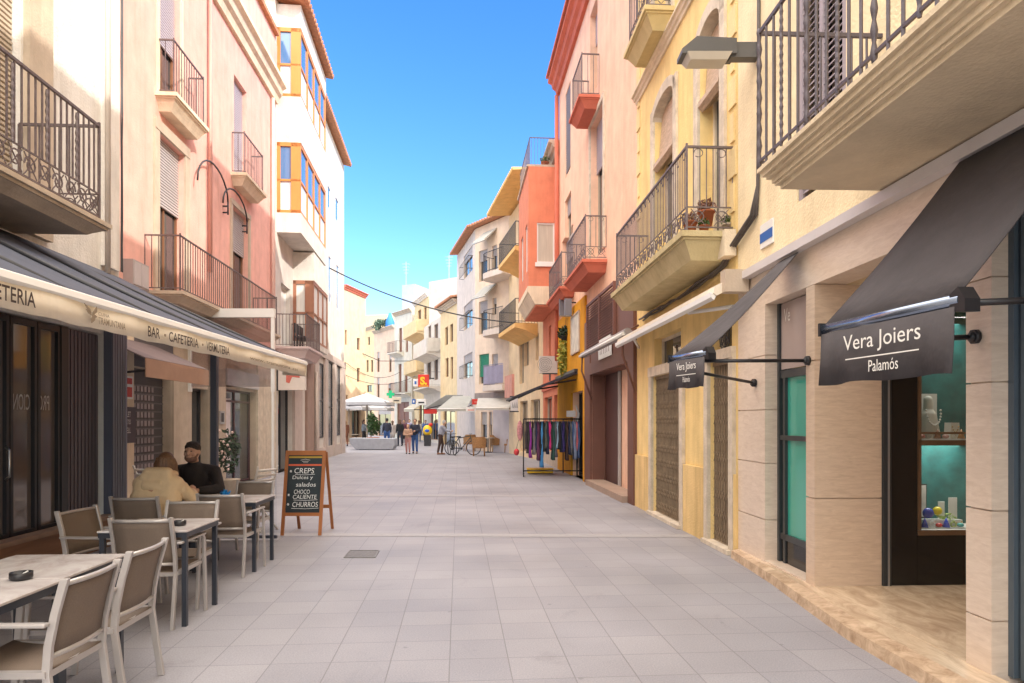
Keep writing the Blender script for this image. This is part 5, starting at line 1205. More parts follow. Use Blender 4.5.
t,a,b=hang('shop_sign','small white sign hanging under the red board','sign',466,476,407,412,35.5,m_plasticw); build(MB().box(a.x+.1,b.x-.1,35.49,35.5,a.z+.08,a.z+.13),'rule',mat('coral_print2',(.72,.22,.2)),t)
t,a,b=hang('shop_sign','white framed projecting sign at the end of the dark awning','sign',510.5,518,397,411,26.0,mat('sign_pale',(.68,.66,.66),.5,.1)); build(MB().box(a.x-.03,b.x+.03,25.97,26.15,a.z-.04,a.z).box(a.x-.03,b.x+.03,25.97,26.15,b.z,b.z+.04),'frame',m_irond,t)
mb=MB(); 
for k in range(3): x_=a.x+.06+k*.08; mb.tubew([(x_,25.985,a.z+.12),(x_+.02,25.985,a.z+.34),(x_+.05,25.985,a.z+.12)],.01,4)
build(mb,'strokes',m_irond,t)
pc=thing('pharmacy_cross','green pharmacy cross sign projecting above the parasols','sign',at(390.5,394,50)); c=at(390.5,394.3,50); u=.28
build(MB().box(c.x-u*.36,c.x+u*.36,49.95,50.1,c.z-u,c.z+u).box(c.x-u,c.x-u*.37,49.95,50.1,c.z-u*.36,c.z+u*.36).box(c.x+u*.37,c.x+u,49.95,50.1,c.z-u*.36,c.z+u*.36),'cross',mat('pharmacy_green',(.01,.38,.16),.4,.05,emit=.15),pc)
build(MB().box(c.x+u,c.x+u+.5,50,50.05,c.z-.03,c.z+.03),'bracket',m_irond,pc)
# ---- shop awnings far right
greyc=mat('pale_grey_canvas',(.38,.38,.35),.8,.1)
def farawning(label,xw0,xw1,Y_,yt,xf0,xf1,Yf,yf,cm,vm,vh=.3):
    t=thing('shop_awning',label,'awning',at((xw0+xw1)/2,yt,Y_)); mb=MB(); q=[at(xw0,yt,Y_),at(xw1,yt,Y_-.2),at(xf1,yf,Yf),at(xf0,yf,Yf)]; i=[mb.raw(p) for p in q]+[mb.raw(p-Vector((0,0,.03))) for p in q]
    mb.face(i[:4]); mb.face(i[4:]); 
    for j in range(4): mb.face([i[j],i[(j+1)%4],i[4+(j+1)%4],i[4+j]])
    build(mb,'canopy',cm,t); a,b=q[3],q[2]; mb=MB(); mb.tubew([a,b],.035,6); build(mb,'front_bar',m_plasticw,t)
    mb=MB(); n=Vector((0,-.02,0)); i=[mb.raw(p) for p in (a+n,b+n,b+n-Vector((0,0,vh)),a+n-Vector((0,0,vh)))]; mb.face(i); so=build(mb,'valance',vm,t); s_=so.modifiers.new('t','SOLIDIFY'); s_.thickness=.02
    for u in (.08,.92): build(MB().tubew([q[0].lerp(q[1],u)-Vector((0,0,.5)),a.lerp(b,u)-Vector((0,0,.05))],.03,6),'arm',m_irond,t)
    return t
farawning('grey awning with a red valance over the far cafe terrace',446,470,41,395,424,437,41.5,408.5,greyc,rd,.32)
farawning('wide pale grey awning in front of the corner block',453,473,38.6,396,437,466,36.4,409,greyc,mat('pale_canvas',(.42,.41,.37)),.12)
farawning('low white blind stretched over the shopfront of the corner block',478,513,34.0,398,476,509,32.6,408,mat('offwhite_canvas',(.50,.49,.47),.8,.1),mat('offwhite_canvas',(.50,.49,.47)),.1)
farawning('cream awning over the shop below the yellow balcony house',414,424,52,403,404,414,50,409,mat('pale_canvas',(.42,.41,.37)),mat('pale_canvas',(.42,.41,.37)),.2)

# ---- parasols
def parasol(label,x,Y_,yrim,ytop,half,seed):
    c=at(x,yrim,Y_); zt=at(x,ytop,Y_).z; t=thing('parasol',label,'parasol',(c.x,Y_,0),'white square parasols of the square'); mb=MB(); top=mb.raw((c.x,Y_,zt)); N=4; ring=[]
    for k in range(16):
        s_=k/16*4; e=int(s_); f_=s_-e; cs=[(-1,-1),(1,-1),(1,1),(-1,1),(-1,-1)]; px_=cs[e][0]+(cs[e+1][0]-cs[e][0])*f_; py_=cs[e][1]+(cs[e+1][1]-cs[e][1])*f_; sag=.05*(1-abs(2*f_-1))
        ring.append((mb.raw((c.x+px_*half,Y_+py_*half,c.z+sag)),mb.raw((c.x+px_*half,Y_+py_*half,c.z+sag-.18))))
    for k in range(16): a,b=ring[k],ring[(k+1)%16]; mb.face([top,a[0],b[0]]); mb.face([a[0],a[1],b[1],b[0]])
    cn=build(mb,'canopy',mat('white_canvas',(.52,.52,.54),.8,.06),t); 
    build(MB().tubew([(c.x,Y_,0),(c.x,Y_,zt)],.05,8),'pole',mat('wood_pole',(.45,.36,.28),.6,.1),t); build(MB().box(c.x-.4,c.x+.4,Y_-.4,Y_+.4,0,.1),'base',m_bstone,t)
    rb=MB()
    for cs in ((-1,-1),(1,-1),(1,1),(-1,1)): rb.tubew([(c.x,Y_,zt-.15),(c.x+cs[0]*half,Y_+cs[1]*half,c.z+.02)],.02,4)
    build(rb,'ribs',m_irond,t)
parasol('large white parasol over the cafe terrace behind the concrete bench',367,43.5,403,393,1.5,1)
parasol('second white parasol partly hidden farther behind the first one',371,52,408.5,402,1.5,2)
parasol('white parasol at the left edge of the square beside the white block',349,48,407,400,1.2,3)
# concrete bench
bn=thing('concrete_bench','long grey concrete bench with slanted ends in the middle of the street',cat='bench',loc=(-7.6,38,0))
a=gp(352,450); xL=(349.5-CX)/F*37.7; xR=(394.5-CX)/F*37.7; mb=MB()
prof=[(xL+.35,.03),(xR-.12,.03),(xR,.25),(xR-.02,.62),(xL,.66),(xL,.38)]
i=[mb.raw((x,37.7,z)) for x,z in prof]+[mb.raw((x,38.8,z)) for x,z in prof]; k=6
mb.face(i[:6]); mb.face(i[6:][::-1])
for j in range(6): mb.face([i[j],i[(j+1)%6],i[6+(j+1)%6],i[6+j]])
build(mb,'body',mat('grey_concrete',(.36,.37,.41),.8,.12,4,.2,60),bn,bevel=.02); build(MB().box(xL+.5,xR-.3,37.9,38.6,0,.03),'foot',m_irond,bn)
# bush in pot behind bench
pb=thing('potted_bush','green bush in a terracotta pot between the bench and the parasols','plant',at(373,448,40.5)); base=gp(373,447.2); base.z=0
mb=MB(); mb.lathe((at(373,430,40.5).x,40.5,0),[(.28,0),(.38,.6),(.42,.62),(.36,.64)],14); build(mb,'pot',pot_m,pb); mb=MB(); rr=random.Random(9); leaves(mb,(at(374,430,40.5).x,40.5,1.3),(.42,.4,.6),560,.10,rr); leaves(mb,(at(371,430,40.5).x,40.5,1.8),(.25,.25,.3),120,.1,rr); build(mb,'foliage',mat('bush_leaf',(.045,.10,.02),.6,.5,5),pb)

# ---- people
skin=mat('skin',(.55,.32,.22),.55,.08,12); hair_b=mat('brown_hair',(.12,.06,.03),.6,.4,30,stretch=(3,3,.5)); hair_g=mat('grey_hair',(.5,.48,.46),.7,.2)
def clothc(n,c): return mat('cloth_'+n,c,.85,.18,6,.2,120)
def person(label,x,yf,h,face,top,bot,hair,top_len=.86,lean=0,arms='down',stride=.12,group=None,shoe=None,xoff=0,coat=False,bag=None):
    p=gp(x,yf); base=Vector((p.x+xoff,p.y,0)); k=h/1.7; t=thing('person',label,'person',base,group)
    c,s=math.cos(face),math.sin(face)       # face: 0 = looking along +Y
    def L(px,py,pz):                         # local x right, y forward
        if pz>.9: py+=lean*(pz-.9); pz-=abs(lean)*(pz-.9)*.25
        return base+Vector((px*c-py*s, px*s+py*c, pz))*1.0 if False else base+Vector(((px*c-py*s)*k,(px*s+py*c)*k,pz*k))
    hipL,hipR=L(-.09,0,.9),L(.09,0,.9); kL,kR=L(-.1,stride*.8,.5),L(.1,-stride*.3,.5); aL,aR=L(-.1,stride*.4,.09),L(.1,-stride*1.0,.1)
    sL,sR=L(-.18,0,1.39),L(.18,0,1.39)
    if arms=='down': eL,eR,hL,hR=L(-.23,-.02,1.12),L(.23,.02,1.12),L(-.24,.06,.86),L(.24,.08,.86)
    elif arms=='front': eL,eR,hL,hR=L(-.24,.05,1.13),L(.24,.05,1.13),L(-.05,.26,1.12),L(.05,.27,1.1)
    elif arms=='reach': eL,eR,hL,hR=L(-.2,.2,1.2),L(.2,.2,1.2),L(-.16,.46,1.18),L(.16,.46,1.15)
    else: eL,eR,hL,hR=L(-.24,.0,1.12),L(.22,.12,1.14),L(-.24,.08,.88),L(.1,.3,1.3)
    v=.028*k
    mb=MB(); mb.cap(L(0,0,.95),L(0,0,1.3),.12*k,.13*k); mb.cap(L(0,.0,1.4),L(0,.01,1.5),.055*k); mb.ball(L(0,.02,1.6),(.078*k,.092*k,.112*k),12,9); mb.ball(L(0,.115,1.585),.018*k,6,4)
    for a,b,c_ in ((hipL,kL,aL),(hipR,kR,aR)): mb.cap(a,b,.075*k,.05*k); mb.cap(b,c_,.05*k,.035*k); mb.cap(c_,c_+Vector((-s*.12,c*.12,-.05))*k,.035*k,.03*k)
    for a,b,c_ in ((sL,eL,hL),(sR,eR,hR)): mb.cap(a,b,.05*k,.036*k); mb.cap(b,c_,.036*k,.026*k); mb.ball(c_+(c_-b).normalized()*.05*k,(.035*k,.035*k,.05*k),8,6)
    b_=remesh(mb,'body',skin,t,v*.8,2)
    mb=MB(); mb.cap(L(0,0,1.0),L(0,0,1.3),.165*k,.165*k); mb.cap(L(-.05,0,1.28),L(-.16,0,1.38),.11*k,.08*k); mb.cap(L(.05,0,1.28),L(.16,0,1.38),.11*k,.08*k)
    for a,b,c_ in ((sL,eL,hL),(sR,eR,hR)): mb.cap(a,b,.068*k,.055*k); mb.cap(b,b.lerp(c_,.9),.055*k,.042*k)
    if coat: mb.cap(L(0,0,.75),L(0,0,1.0),.2*k,.17*k)
    remesh(mb,'jacket',top,t,v*.8,3)
    mb=MB(); mb.cap(L(-.05,0,.93),L(.05,0,.93),.135*k)
    for a,b,c_ in ((hipL,kL,aL),(hipR,kR,aR)): mb.cap(a,b,.1*k,.07*k); mb.cap(b,b.lerp(c_,.93),.07*k,.055*k)
    remesh(mb,'trousers',bot,t,v*.8,3)
    for a in (aL,aR):
        mb=MB(); f=Vector((-s,c,0)); mb.cap(a+Vector((0,0,-.045*k)),a+f*.15*k+Vector((0,0,-.06*k)),.045*k,.035*k); mb.box(*( (a.x-.03*k,a.x+.03*k,a.y-.03*k,a.y+.03*k,.002,.05*k) )); build(mb,'shoe',shoe or m_black,t)
    mb=MB(); mb.ball(L(0,-.012,1.635),(.092*k,.098*k,.105*k),12,8)
    if hair[1]: mb.cap(L(0,-.06,1.58),L(0,-.07,1.40),.075*k,.05*k)
    build(mb,'hair',hair[0],t)
    if bag: mb=MB(); p_=hR-Vector((0,0,.25*k)); mb.box(p_.x-.12,p_.x+.12,p_.y-.05,p_.y+.05,p_.z-.15,p_.z+.15); mb.tubew([p_+Vector((-.08,0,.15)),hR,p_+Vector((.08,0,.15))],.01,4); build(mb,'bag',bag,t)
    return t
PI=math.pi
navyc,jeans,blackc=clothc('navy',(.03,.035,.06)),clothc('jeans',(.04,.10,.28)),clothc('black',(.02,.02,.024))
person('person in a dark jacket and blue jeans with hands clasped, walking towards the camera',415,453.5,1.68,PI,navyc,jeans,(hair_b,False),arms='front')
person('shorter person with long hair, beige top and pink trousers walking beside the dark jacket',408,453.8,1.42,PI,clothc('beige',(.45,.28,.20)),clothc('pink',(.50,.25,.24)),(mat('fair_hair',(.42,.24,.12),.6,.3),True),arms='front')
person('grey haired person in a grey vest and dark trousers leaning towards the bicycles',440.5,454.5,1.66,-PI/2,clothc('greyblue',(.32,.34,.42)),clothc('dark_brown',(.06,.035,.03)),(hair_g,False),lean=.25,arms='reach',shoe=m_wood)
person('person in a grey jacket standing beside the green bush behind the bench',364,446,1.66,-PI/2,clothc('grey',(.22,.25,.28)),blackc,(hair_b,True),arms='reach')
person('man in a dark jacket and jeans standing right of the bush with his back turned',387,447,1.75,.3,navyc,jeans,(m_black,False))
person('person in a light coat just right of the man in dark jacket',392.5,445,1.6,.2,clothc('palegrey',(.55,.50,.48)),clothc('stone',(.4,.36,.34)),(hair_b,True),coat=True)
person('dark dressed woman carrying a bag in the middle of the far group',400,446,1.66,.4,blackc,navyc,(hair_b,True),bag=m_black)
person('dark dressed person with a plum scarf colour coat behind the far group',404,445,1.68,PI,clothc('plum',(.12,.04,.07)),blackc,(m_black,False),coat=True)
person('distant person in a blue top near the far shop',425.5,442,1.65,PI,clothc('blue',(.08,.16,.42)),blackc,(hair_b,False))
person('distant person in a pale top below the red S sign',419,441.5,1.62,0,clothc('cream',(.6,.55,.5)),jeans,(hair_b,True))
person('distant person in a lilac shirt beyond the far group',409.5,441,1.7,PI,clothc('lilac',(.38,.36,.55)),navyc,(hair_b,False))
person('person in a brown coat at the left edge of the square by the parasol',345.5,446,1.6,.5,clothc('brown',(.28,.12,.07)),clothc('rust',(.25,.10,.06)),(mat('fair_hair',(.42,.24,.12)),True),coat=True)

# ---- bicycles
def bicycle(label,x,y,ang,col,wr_=.34):
    p=gp(x,y); base=Vector((p.x,p.y,0)); t=thing('bicycle',label,'bicycle',base,'bicycles by the far cafe'); c,s=math.cos(ang),math.sin(ang)
    def L(u,z,v=0): return base+Vector((u*c-v*s,u*s+v*c,z))
    for u in (-.52,.52):
        mb=MB(); mb.tubew([L(u+wr_*math.cos(a*PI/12),wr_+wr_*math.sin(a*PI/12)) for a in range(25)],.022,6); wh=build(mb,'wheel',m_black,t)
        mb=MB(); 
        for a in range(10): mb.tubew([L(u,wr_),L(u+wr_*.97*math.cos(a*PI/5),wr_+wr_*.97*math.sin(a*PI/5))],.004,3)
        build(mb,'spokes',mat('grey_metal',(.35,.35,.36)),wh)
    mb=MB(); bb=L(-.08,.3); se=L(-.2,.8); hd=L(.36,.82)
    for a,b in ((L(-.52,wr_),bb),(L(-.52,wr_),se),(bb,se),(bb,hd),(se,L(.34,.9)),(hd,L(.52,wr_)),(L(.34,.95),hd)): mb.tubew([a,b],.02,6)
    build(mb,'frame',col,t); build(MB().tubew([L(.36,1.0,-.28),L(.32,.98,0),L(.36,1.0,.28)],.014,6),'handlebar',m_black,t)
    mb=MB(); mb.ball(L(-.22,.86),(.13,.09,.04),8,5); mb.tubew([se,L(-.21,.85)],.015); build(mb,'saddle',m_black,t)
    mb=MB(); mb.tubew([L(-.08,.3,-.1),L(-.08,.3,.1)],.05,8); mb.tubew([L(-.14,.18,.12),L(-.02,.42,-.12)],.012,4); build(mb,'pedals',m_irond,t)
bicycle('black bicycle seen nearly end on beside the leaning person',452,455,1.9,m_black); bicycle('dark bicycle with large wheels parked left of the wicker chairs',463,455,.25,mat('bike_green',(.03,.05,.05),.4,.1))
# ---- wicker chairs and a table
wick=mat('wicker',(.42,.22,.09),.75,.5,22,.6,90,stretch=(1,1,3))
def wicker(label,x,y,rz):
    p=gp(x,y); base=Vector((p.x,p.y,0)); t=thing('wicker_chair',label,'chair',base,'wicker armchairs of the far cafe'); c,s=math.cos(rz),math.sin(rz)
    def L(u,v,z): return base+Vector((u*c-v*s,u*s+v*c,z))
    mb=MB(); N=14
    for i in range(N+1):
        a=PI*(-.15+1.3*i/N); r=.31; top=.88 if .25<i/N<.75 else .88-.24*abs(i/N-.5)*2*1.1+.05
        for rr_,z in ((r,.40),(r+.03,top),(r-.02,top),(r-.04,.40)): mb.raw(L(rr_*math.cos(a),-rr_*math.sin(a),z))
    for i in range(N):
        for k in range(4): a=i*4+k; b=i*4+(k+1)%4; mb.face([a,b,b+4,a+4])
    build(mb,'backrest',wick,t); mb=MB(); i=[mb.raw(L(u,v,z)) for z in (.36,.45) for u,v in ((-.28,-.26),(.28,-.26),(.28,.28),(-.28,.28))]; mb.face(i[:4]); mb.face(i[4:]); 
    for j in range(4): mb.face([i[j],i[(j+1)%4],i[4+(j+1)%4],i[4+j]])
    build(mb,'seat',wick,t)
    for u,v in ((-.25,-.24),(.25,-.24),(.25,.25),(-.25,.25)): build(MB().tubew([L(u,v,0),L(u*.95,v*.95,.4)],.022,6),'leg',wick,t)
wicker('large wicker armchair with its back to the street, nearest the bicycles',479,456,0); wicker('wicker armchair half hidden behind the nearest one',469.5,451,.3); wicker('thin backed wicker chair turned sideways left of the table',496,452,-1.3); wicker('wicker armchair on the far right beside the clothes rail',510.5,452.5,1.4); wicker('wicker armchair behind the far cafe table',503,447.5,PI)
def ftable(label,x,y):
    p=gp(x,y); t=thing('cafe_table',label,'table',(p.x,p.y,0),'small round tables of the far cafe'); mb=MB(); mb.lathe((p.x,p.y,.72),[(.33,0),(.35,.01),(.35,.03),(.3,.035)],16); build(mb,'table_top',m_bstone,t); mb=MB(); mb.lathe((p.x,p.y,0),[(.22,0),(.2,.03),(.03,.05),(.03,.71)],12); build(mb,'leg',m_irond,t)
ftable('round table between the wicker chairs of the far cafe',488,452.5); ftable('small round table under the big parasol',356,446)
# ride-on
ri=thing('display_toy','round yellow toy with a blue spot and red top outside the far shop','toy',gp(427.5,447)); q=gp(427.5,446); b=Vector((q.x,q.y,0)); build(MB().box(b.x-.2,b.x+.2,b.y-.2,b.y+.2,0,.7),'base',m_irond,ri); mb=MB(); mb.ball(b+Vector((0,0,1.0)),(.30,.26,.34),14,10); build(mb,'body',ye,ri); mb=MB(); mb.ball(b+Vector((.0,-.24,.98)),(.15,.05,.10)); build(mb,'spot',mat('toy_blue',(.02,.12,.6),.4,0),ri); mb=MB(); mb.ball(b+Vector((.2,0,1.36)),(.14,.12,.12)); build(mb,'top',rd,ri)
# ================================================================== CAFE TERRACE
alu=mat('champagne_aluminium',(.50,.47,.46),.38,.06,8,metal=.35); sling=mat('taupe_sling',(.21,.16,.125),.7,.15,160,.3,400)
def chair(label):
    t=thing('terrace_chair',label,'chair',(0,0,0),'taupe sling armchairs of the cafe terrace')
    for sx in (-1,1):
        x=sx*.225
        def bar(pts,w,d,name):
            mb=MB(); n=len(pts)
            for (px,py,pz) in pts:
                for u,v in ((-w,-d),(w,-d),(w,d),(-w,d)): mb.raw((px+u,py+v,pz))
            for i in range(n-1):
                for k in range(4): a=i*4+k; b=i*4+(k+1)%4; mb.face([a,b,b+4,a+4])
            mb.face([0,1,2,3]); mb.face([4*n-4,4*n-3,4*n-2,4*n-1]); return build(mb,name,alu,t,bevel=.004)
        bar([(x,-.305,0),(x,-.275,.2),(x,-.245,.42),(x,-.255,.55),(x,-.285,.7),(x,-.33,.865)],.013,.019,'leg')
        xf=sx*.262
        bar([(xf,.245,0),(xf,.225,.3),(xf,.20,.62),(xf,.175,.648)],.012,.018,'leg')
        mb=MB(); mb.box(xf-.02,xf+.02,-.27,.21,.648,.668); build(mb,'armrest',alu,t,bevel=.006)
    mb=MB(); mb.box(-.248,-.212,-.25,.215,.405,.435); mb.box(.212,.248,-.25,.215,.405,.435); mb.box(-.212,.212,.19,.215,.405,.43); mb.box(-.212,.212,-.255,-.235,.40,.43); build(mb,'seat_frame',alu,t)
    mb=MB(); N=10
    for i in range(N+1):
        y=-.25+.455*i/N; z=.438-.018*math.sin(PI*i/N)+(.006 if i==N else 0)
        mb.raw((-.215,y,z)); mb.raw((0,y,z-.008)); mb.raw((.215,y,z))
    for i in range(N): a=3*i; mb.face([a,a+1,a+4,a+3],True); mb.face([a+1,a+2,a+5,a+4],True)
    s=build(mb,'seat',sling,t); so=s.modifiers.new('t','SOLIDIFY'); so.thickness=.006
    mb=MB(); pr=[(-.250,.50),(-.258,.58),(-.280,.68),(-.305,.77),(-.322,.835)]
    for y,z in pr:
        for x,dy in ((-.213,0),(-.1,-.018),(0,-.024),(.1,-.018),(.213,0)): mb.raw((x,y+dy,z))
    for i in range(4):
        for k in range(4): a=5*i+k; mb.face([a,a+1,a+6,a+5],True)
    s=build(mb,'backrest',sling,t); so=s.modifiers.new('t','SOLIDIFY'); so.thickness=.006
    mb=MB()
    for y,z in ((-.250,.495),(-.322,.838)):
        build(MB().tubew([(-.213,y,z),(-.1,y-.018,z),(0,y-.024,z),(.1,y-.018,z),(.213,y,z)],.014,6),'top_rail' if z>.6 else 'lower_rail',alu,t)
    pass
    return t
ch0=chair('terrace chair nearest the camera, back to the street at the marble table'); first=[True]
def place(x,y,rz,label):
    o=ch0 if first[0] else copy_tree(ch0); first[0]=False; o.location=(x,y,0); o.rotation_euler=(0,0,rz); o['label']=label
place(-2.42,3.40,PI/2+.03,'terrace chair nearest the camera, back to the street at the near marble table')
place(-2.50,4.06,PI/2+.06,'second terrace chair with its back to the street at the near marble table')
place(-2.84,5.52,.05,'terrace chair seen from behind on the near side of the middle table')
place(-2.95,6.03,PI+.06,'terrace chair facing the camera on the far side of the middle table')
place(-3.36,5.76,-PI/2-.08,'terrace chair by the cafe window at the wall side of the middle table')
place(-3.70,7.00,.02,'terrace chair in which the woman in the beige coat sits')
place(-2.98,7.27,.03,'empty terrace chair with its back to the camera at the far table')
place(-3.20,8.16,PI-.05,'empty terrace chair right of the man in the black shirt')
place(-3.93,8.36,PI+.05,'terrace chair in which the man in the black shirt sits')
place(-3.36,3.45,-PI/2,'terrace chair at the wall side of the near table, mostly out of the picture')
place(-3.40,4.10,-PI/2-.05,'terrace chair at the wall side of the marble table under its far corner')
marble=travertine('white_marble_top',(.46,.40,.39),(.76,.74,.74),(1.6,.9,1),.18)
slate=mat('table_metal',(.03,.036,.052),.4,.1)
def table(label):
    t=thing('terrace_table',label,'table',(0,0,0),'square tables of the cafe terrace'); h=.34
    build(MB().box(-h,h,-h,h,.735,.75),'table_top',marble,t,bevel=.003)
    mb=MB(); mb.box(-h+.006,h-.006,-h+.006,-h+.03,.695,.734); mb.box(-h+.006,h-.006,h-.03,h-.006,.695,.734); mb.box(-h+.006,-h+.03,-h+.03,h-.03,.695,.734); mb.box(h-.03,h-.006,-h+.03,h-.03,.695,.734); build(mb,'apron',slate,t)
    for sx in (-1,1):
        for sy in (-1,1): x,y=sx*(h-.03),sy*(h-.03); build(MB().box(x-.018,x+.018,y-.018,y+.018,0,.694),'leg',slate,t)
    return t
tb0=table('x')
for i,(x,y,rz,lab) in enumerate(((-2.79,4.02,.06,'near marble topped table with the black ashtray at its seam'),(-2.73,3.335,.06,'nearest marble topped table cut by the bottom left edge'),(-2.88,5.62,.06,'middle terrace table between four chairs, with a small dark ashtray'),(-3.06,7.54,.05,'far terrace table with the newspaper and the empty chairs'),(-3.75,7.60,.05,'far terrace table between the seated woman and man'))):
    o=tb0 if i==0 else copy_tree(tb0); o.location=(x,y,0); o.rotation_euler=(0,0,rz); o['label']=lab
def ashtray(x,y,lab,r=.055):
    t=thing('ashtray',lab,'ashtray',(x,y,.751),'black ashtrays on the terrace'); mb=MB(); mb.lathe((x,y,.751),[(r*.85,0),(r,.012),(r,.04),(r*.85,.04),(r*.8,.012),(.001,.01)],16); build(mb,'bowl',m_black,t); mb=MB(); mb.tubew([(x-.02,y,.763),(x+.03,y+.01,.795)],.004,6); build(mb,'cigarette_end',m_plasticw,t)
ashtray(-2.63,3.66,'black ashtray near the edge of the near marble table'); ashtray(-2.70,5.55,'small dark ashtray on the middle table',.05)
# on the far table
gl_=thing('glass','glass of dark coffee drink in front of the seated woman','glass',(-3.53,7.5,.751)); mb=MB(); mb.lathe((-3.53,7.5,.752),[(.03,0),(.036,.09),(.034,.092),(.001,.09)],12); build(mb,'cup',mat('coffee_glass',(.10,.03,.015),.15,.1),gl_); mb=MB(); mb.lathe((-3.53,7.5,.845),[(.036,0),(.036,.018),(.01,.025)],12); build(mb,'foam',mat('coffee_foam',(.45,.20,.12),.7,.1),gl_)
nw=thing('newspaper','folded paper lying on the far table beside the man','paper',(-3.15,7.55,.751)); build(MB().box(-3.38,-3.02,7.42,7.66,.752,.768),'pages',mat('newsprint',(.50,.46,.45),.8,.35,25),nw)
ip=thing('blue_napkin','crumpled bright blue wrapper on the newspaper','wrapper',(-3.2,7.6,.77)); mb=MB(); rr=random.Random(2); leaves(mb,(-3.2,7.6,.80),(.05,.04,.03),26,.035,rr); build(mb,'wrapper',mat('bright_blue',(.01,.22,.55),.5,.1),ip)
# folded white chairs further on
def fchair(label,x,y,rz,tilt):
    t=thing('folding_chair',label,'chair',(x,y,0),'white slatted folding chairs'); c,s=math.cos(rz),math.sin(rz)
    def L(u,v,z): return Vector((x+u*c-(v)*s,y+u*s+v*c,z))
    wh=mat('white_wood',(.68,.64,.60),.6,.08)
    for u in (-.2,.2): build(MB().tubew([L(u,.28,0),L(u,-.1,.5),L(u,-.1-tilt,.95)],.016,6),'leg',wh,t)
    for u in (-.17,.17): build(MB().tubew([L(u,-.25,0),L(u,.2,.46)],.016,6),'leg',wh,t)
    mb=MB()
    for k in range(5):
        i=[mb.raw(L(u,-.18+k*.085+v,.455)) for u,v in ((-.2,0),(.2,0),(.2,.06),(-.2,.06))]; j=[mb.raw(L(u,-.18+k*.085+v,.47)) for u,v in ((-.2,0),(.2,0),(.2,.06),(-.2,.06))]; mb.face(i); mb.face(j)
        for q in range(4): mb.face([i[q],i[(q+1)%4],j[(q+1)%4],j[q]])
    build(mb,'seat',wh,t); mb=MB()
    for k in range(4): z=.66+k*.075; v=-.1-tilt*(z-.5)/.45; mb.tubew([L(-.2,v,z),L(.2,v,z)],.018,6)
    build(mb,'backrest',wh,t)
fchair('white folding chair standing just behind the clear curtain right of the man',-3.75,10.0,1.2,.12); fchair('white folding chair left of the seated woman by the roller grille',-5.25,10.2,-.3,.2)
# flowering pot by the shop door
fb=thing('potted_shrub','pot with a dark green shrub dotted with pale lights beside the maroon shop window','plant',(-6.0,14.4,0)); b=Vector((at(229,476,14.4).x,14.4,0)); mb=MB(); mb.lathe(b,[(.16,0),(.22,.35),(.24,.37),(.2,.38)],12); build(mb,'pot',m_bstone,fb); rr=random.Random(8); mb=MB(); leaves(mb,b+Vector((0,0,.95)),(.22,.22,.5),330,.06,rr); build(mb,'foliage',mat('dark_leaf',(.03,.06,.03)),fb); mb=MB()
for k in range(14): mb.ball(b+Vector((rr.uniform(-.2,.2),rr.uniform(-.24,-.1),rr.uniform(.5,1.5))),.03,6,4)
build(mb,'blossoms',mat('pale_blossom',(.75,.55,.50),.7,.1),fb)

# ---- chalkboard
cb=thing('chalkboard','wooden A-frame chalkboard handwritten with the creps and churros menu','sign',(-3.05,9.6,0))
ow=mat('orange_varnish',(.36,.13,.04),.45,.2,4,stretch=(1,1,.3)); bl=mat('blackboard',(.018,.03,.038),.6,.3,5); chalk=mat('chalk',(.78,.80,.80),.9,.1,60)
Yb0=9.53; xl=(281-CX)/F*Yb0; xr=(321-CX)/F*Yb0; lean=.17; Hb=1.18
def C(u,z,d=0): # u 0..1 across, z height, on the leaning front leaf
    return Vector((xl+.02*(z/Hb)+ (xr-xl-.00*(z/Hb))*u, Yb0+lean*z/Hb-d, z))
def bar(p,q,w,d,m,nm,par):
    mb=MB(); p,q=Vector(p),Vector(q); t=(q-p).normalized(); s_=Vector((0,1,0)); u_=t.cross(s_).normalized(); 
    i=[]
    for e in (p,q):
        for a,b in ((-1,-1),(1,-1),(1,1),(-1,1)): i.append(mb.raw(e+u_*w*a+s_*d*b))
    mb.face(i[:4]); mb.face(i[4:]); 
    for k in range(4): mb.face([i[k],i[(k+1)%4],i[4+(k+1)%4],i[4+k]])
    return build(mb,nm,m,par)
bar(C(0.03,0),C(0.03,Hb),.022,.014,ow,'leg',cb); bar(C(.97,0),C(.97,Hb),.022,.014,ow,'leg',cb)
mb=MB()
for za,zb_ in ((.27,.315),(1.115,1.18)):
    i=[mb.raw(C(u,z,d)) for d in (-.013,.013) for u,z in ((.06,za),(.94,za),(.94,zb_),(.06,zb_))]; mb.face(i[:4]); mb.face(i[4:]); 
    for k in range(4): mb.face([i[k],i[(k+1)%4],i[4+(k+1)%4],i[4+k]])
build(mb,'frame',ow,cb)
mb=MB(); i=[mb.raw(C(u,z,.0)) for u,z in ((.07,.31),(.93,.31),(.93,1.12),(.07,1.12))]; mb.face(i); bd=build(mb,'board',bl,cb)
def band(z0,z1,m,nm): mb=MB(); i=[mb.raw(C(u,z,.004)) for u,z in ((.08,z0),(.92,z0),(.92,z1),(.08,z1))]; mb.face(i); build(mb,nm,m,bd)
band(1.075,1.10,mat('gold_band',(.42,.28,.04),.5,.1),'header_band'); band(.965,.99,mat('red_band',(.60,.11,.05),.5,.1),'header_band')
back=Yb0+.62
for u in (.06,.94): 
    p=C(u,0); bar((p.x+.03,back,0),(p.x+.05,Yb0+lean+.03,Hb-.02),.02,.012,ow,'leg',cb)
mb=MB(); p=C(.06,.4); q=C(.94,.4); yk=back-.45*.4; mb.box(p.x+.03,q.x+.03,yk-.01,yk+.01,.33,.38); build(mb,'brace',ow,cb)
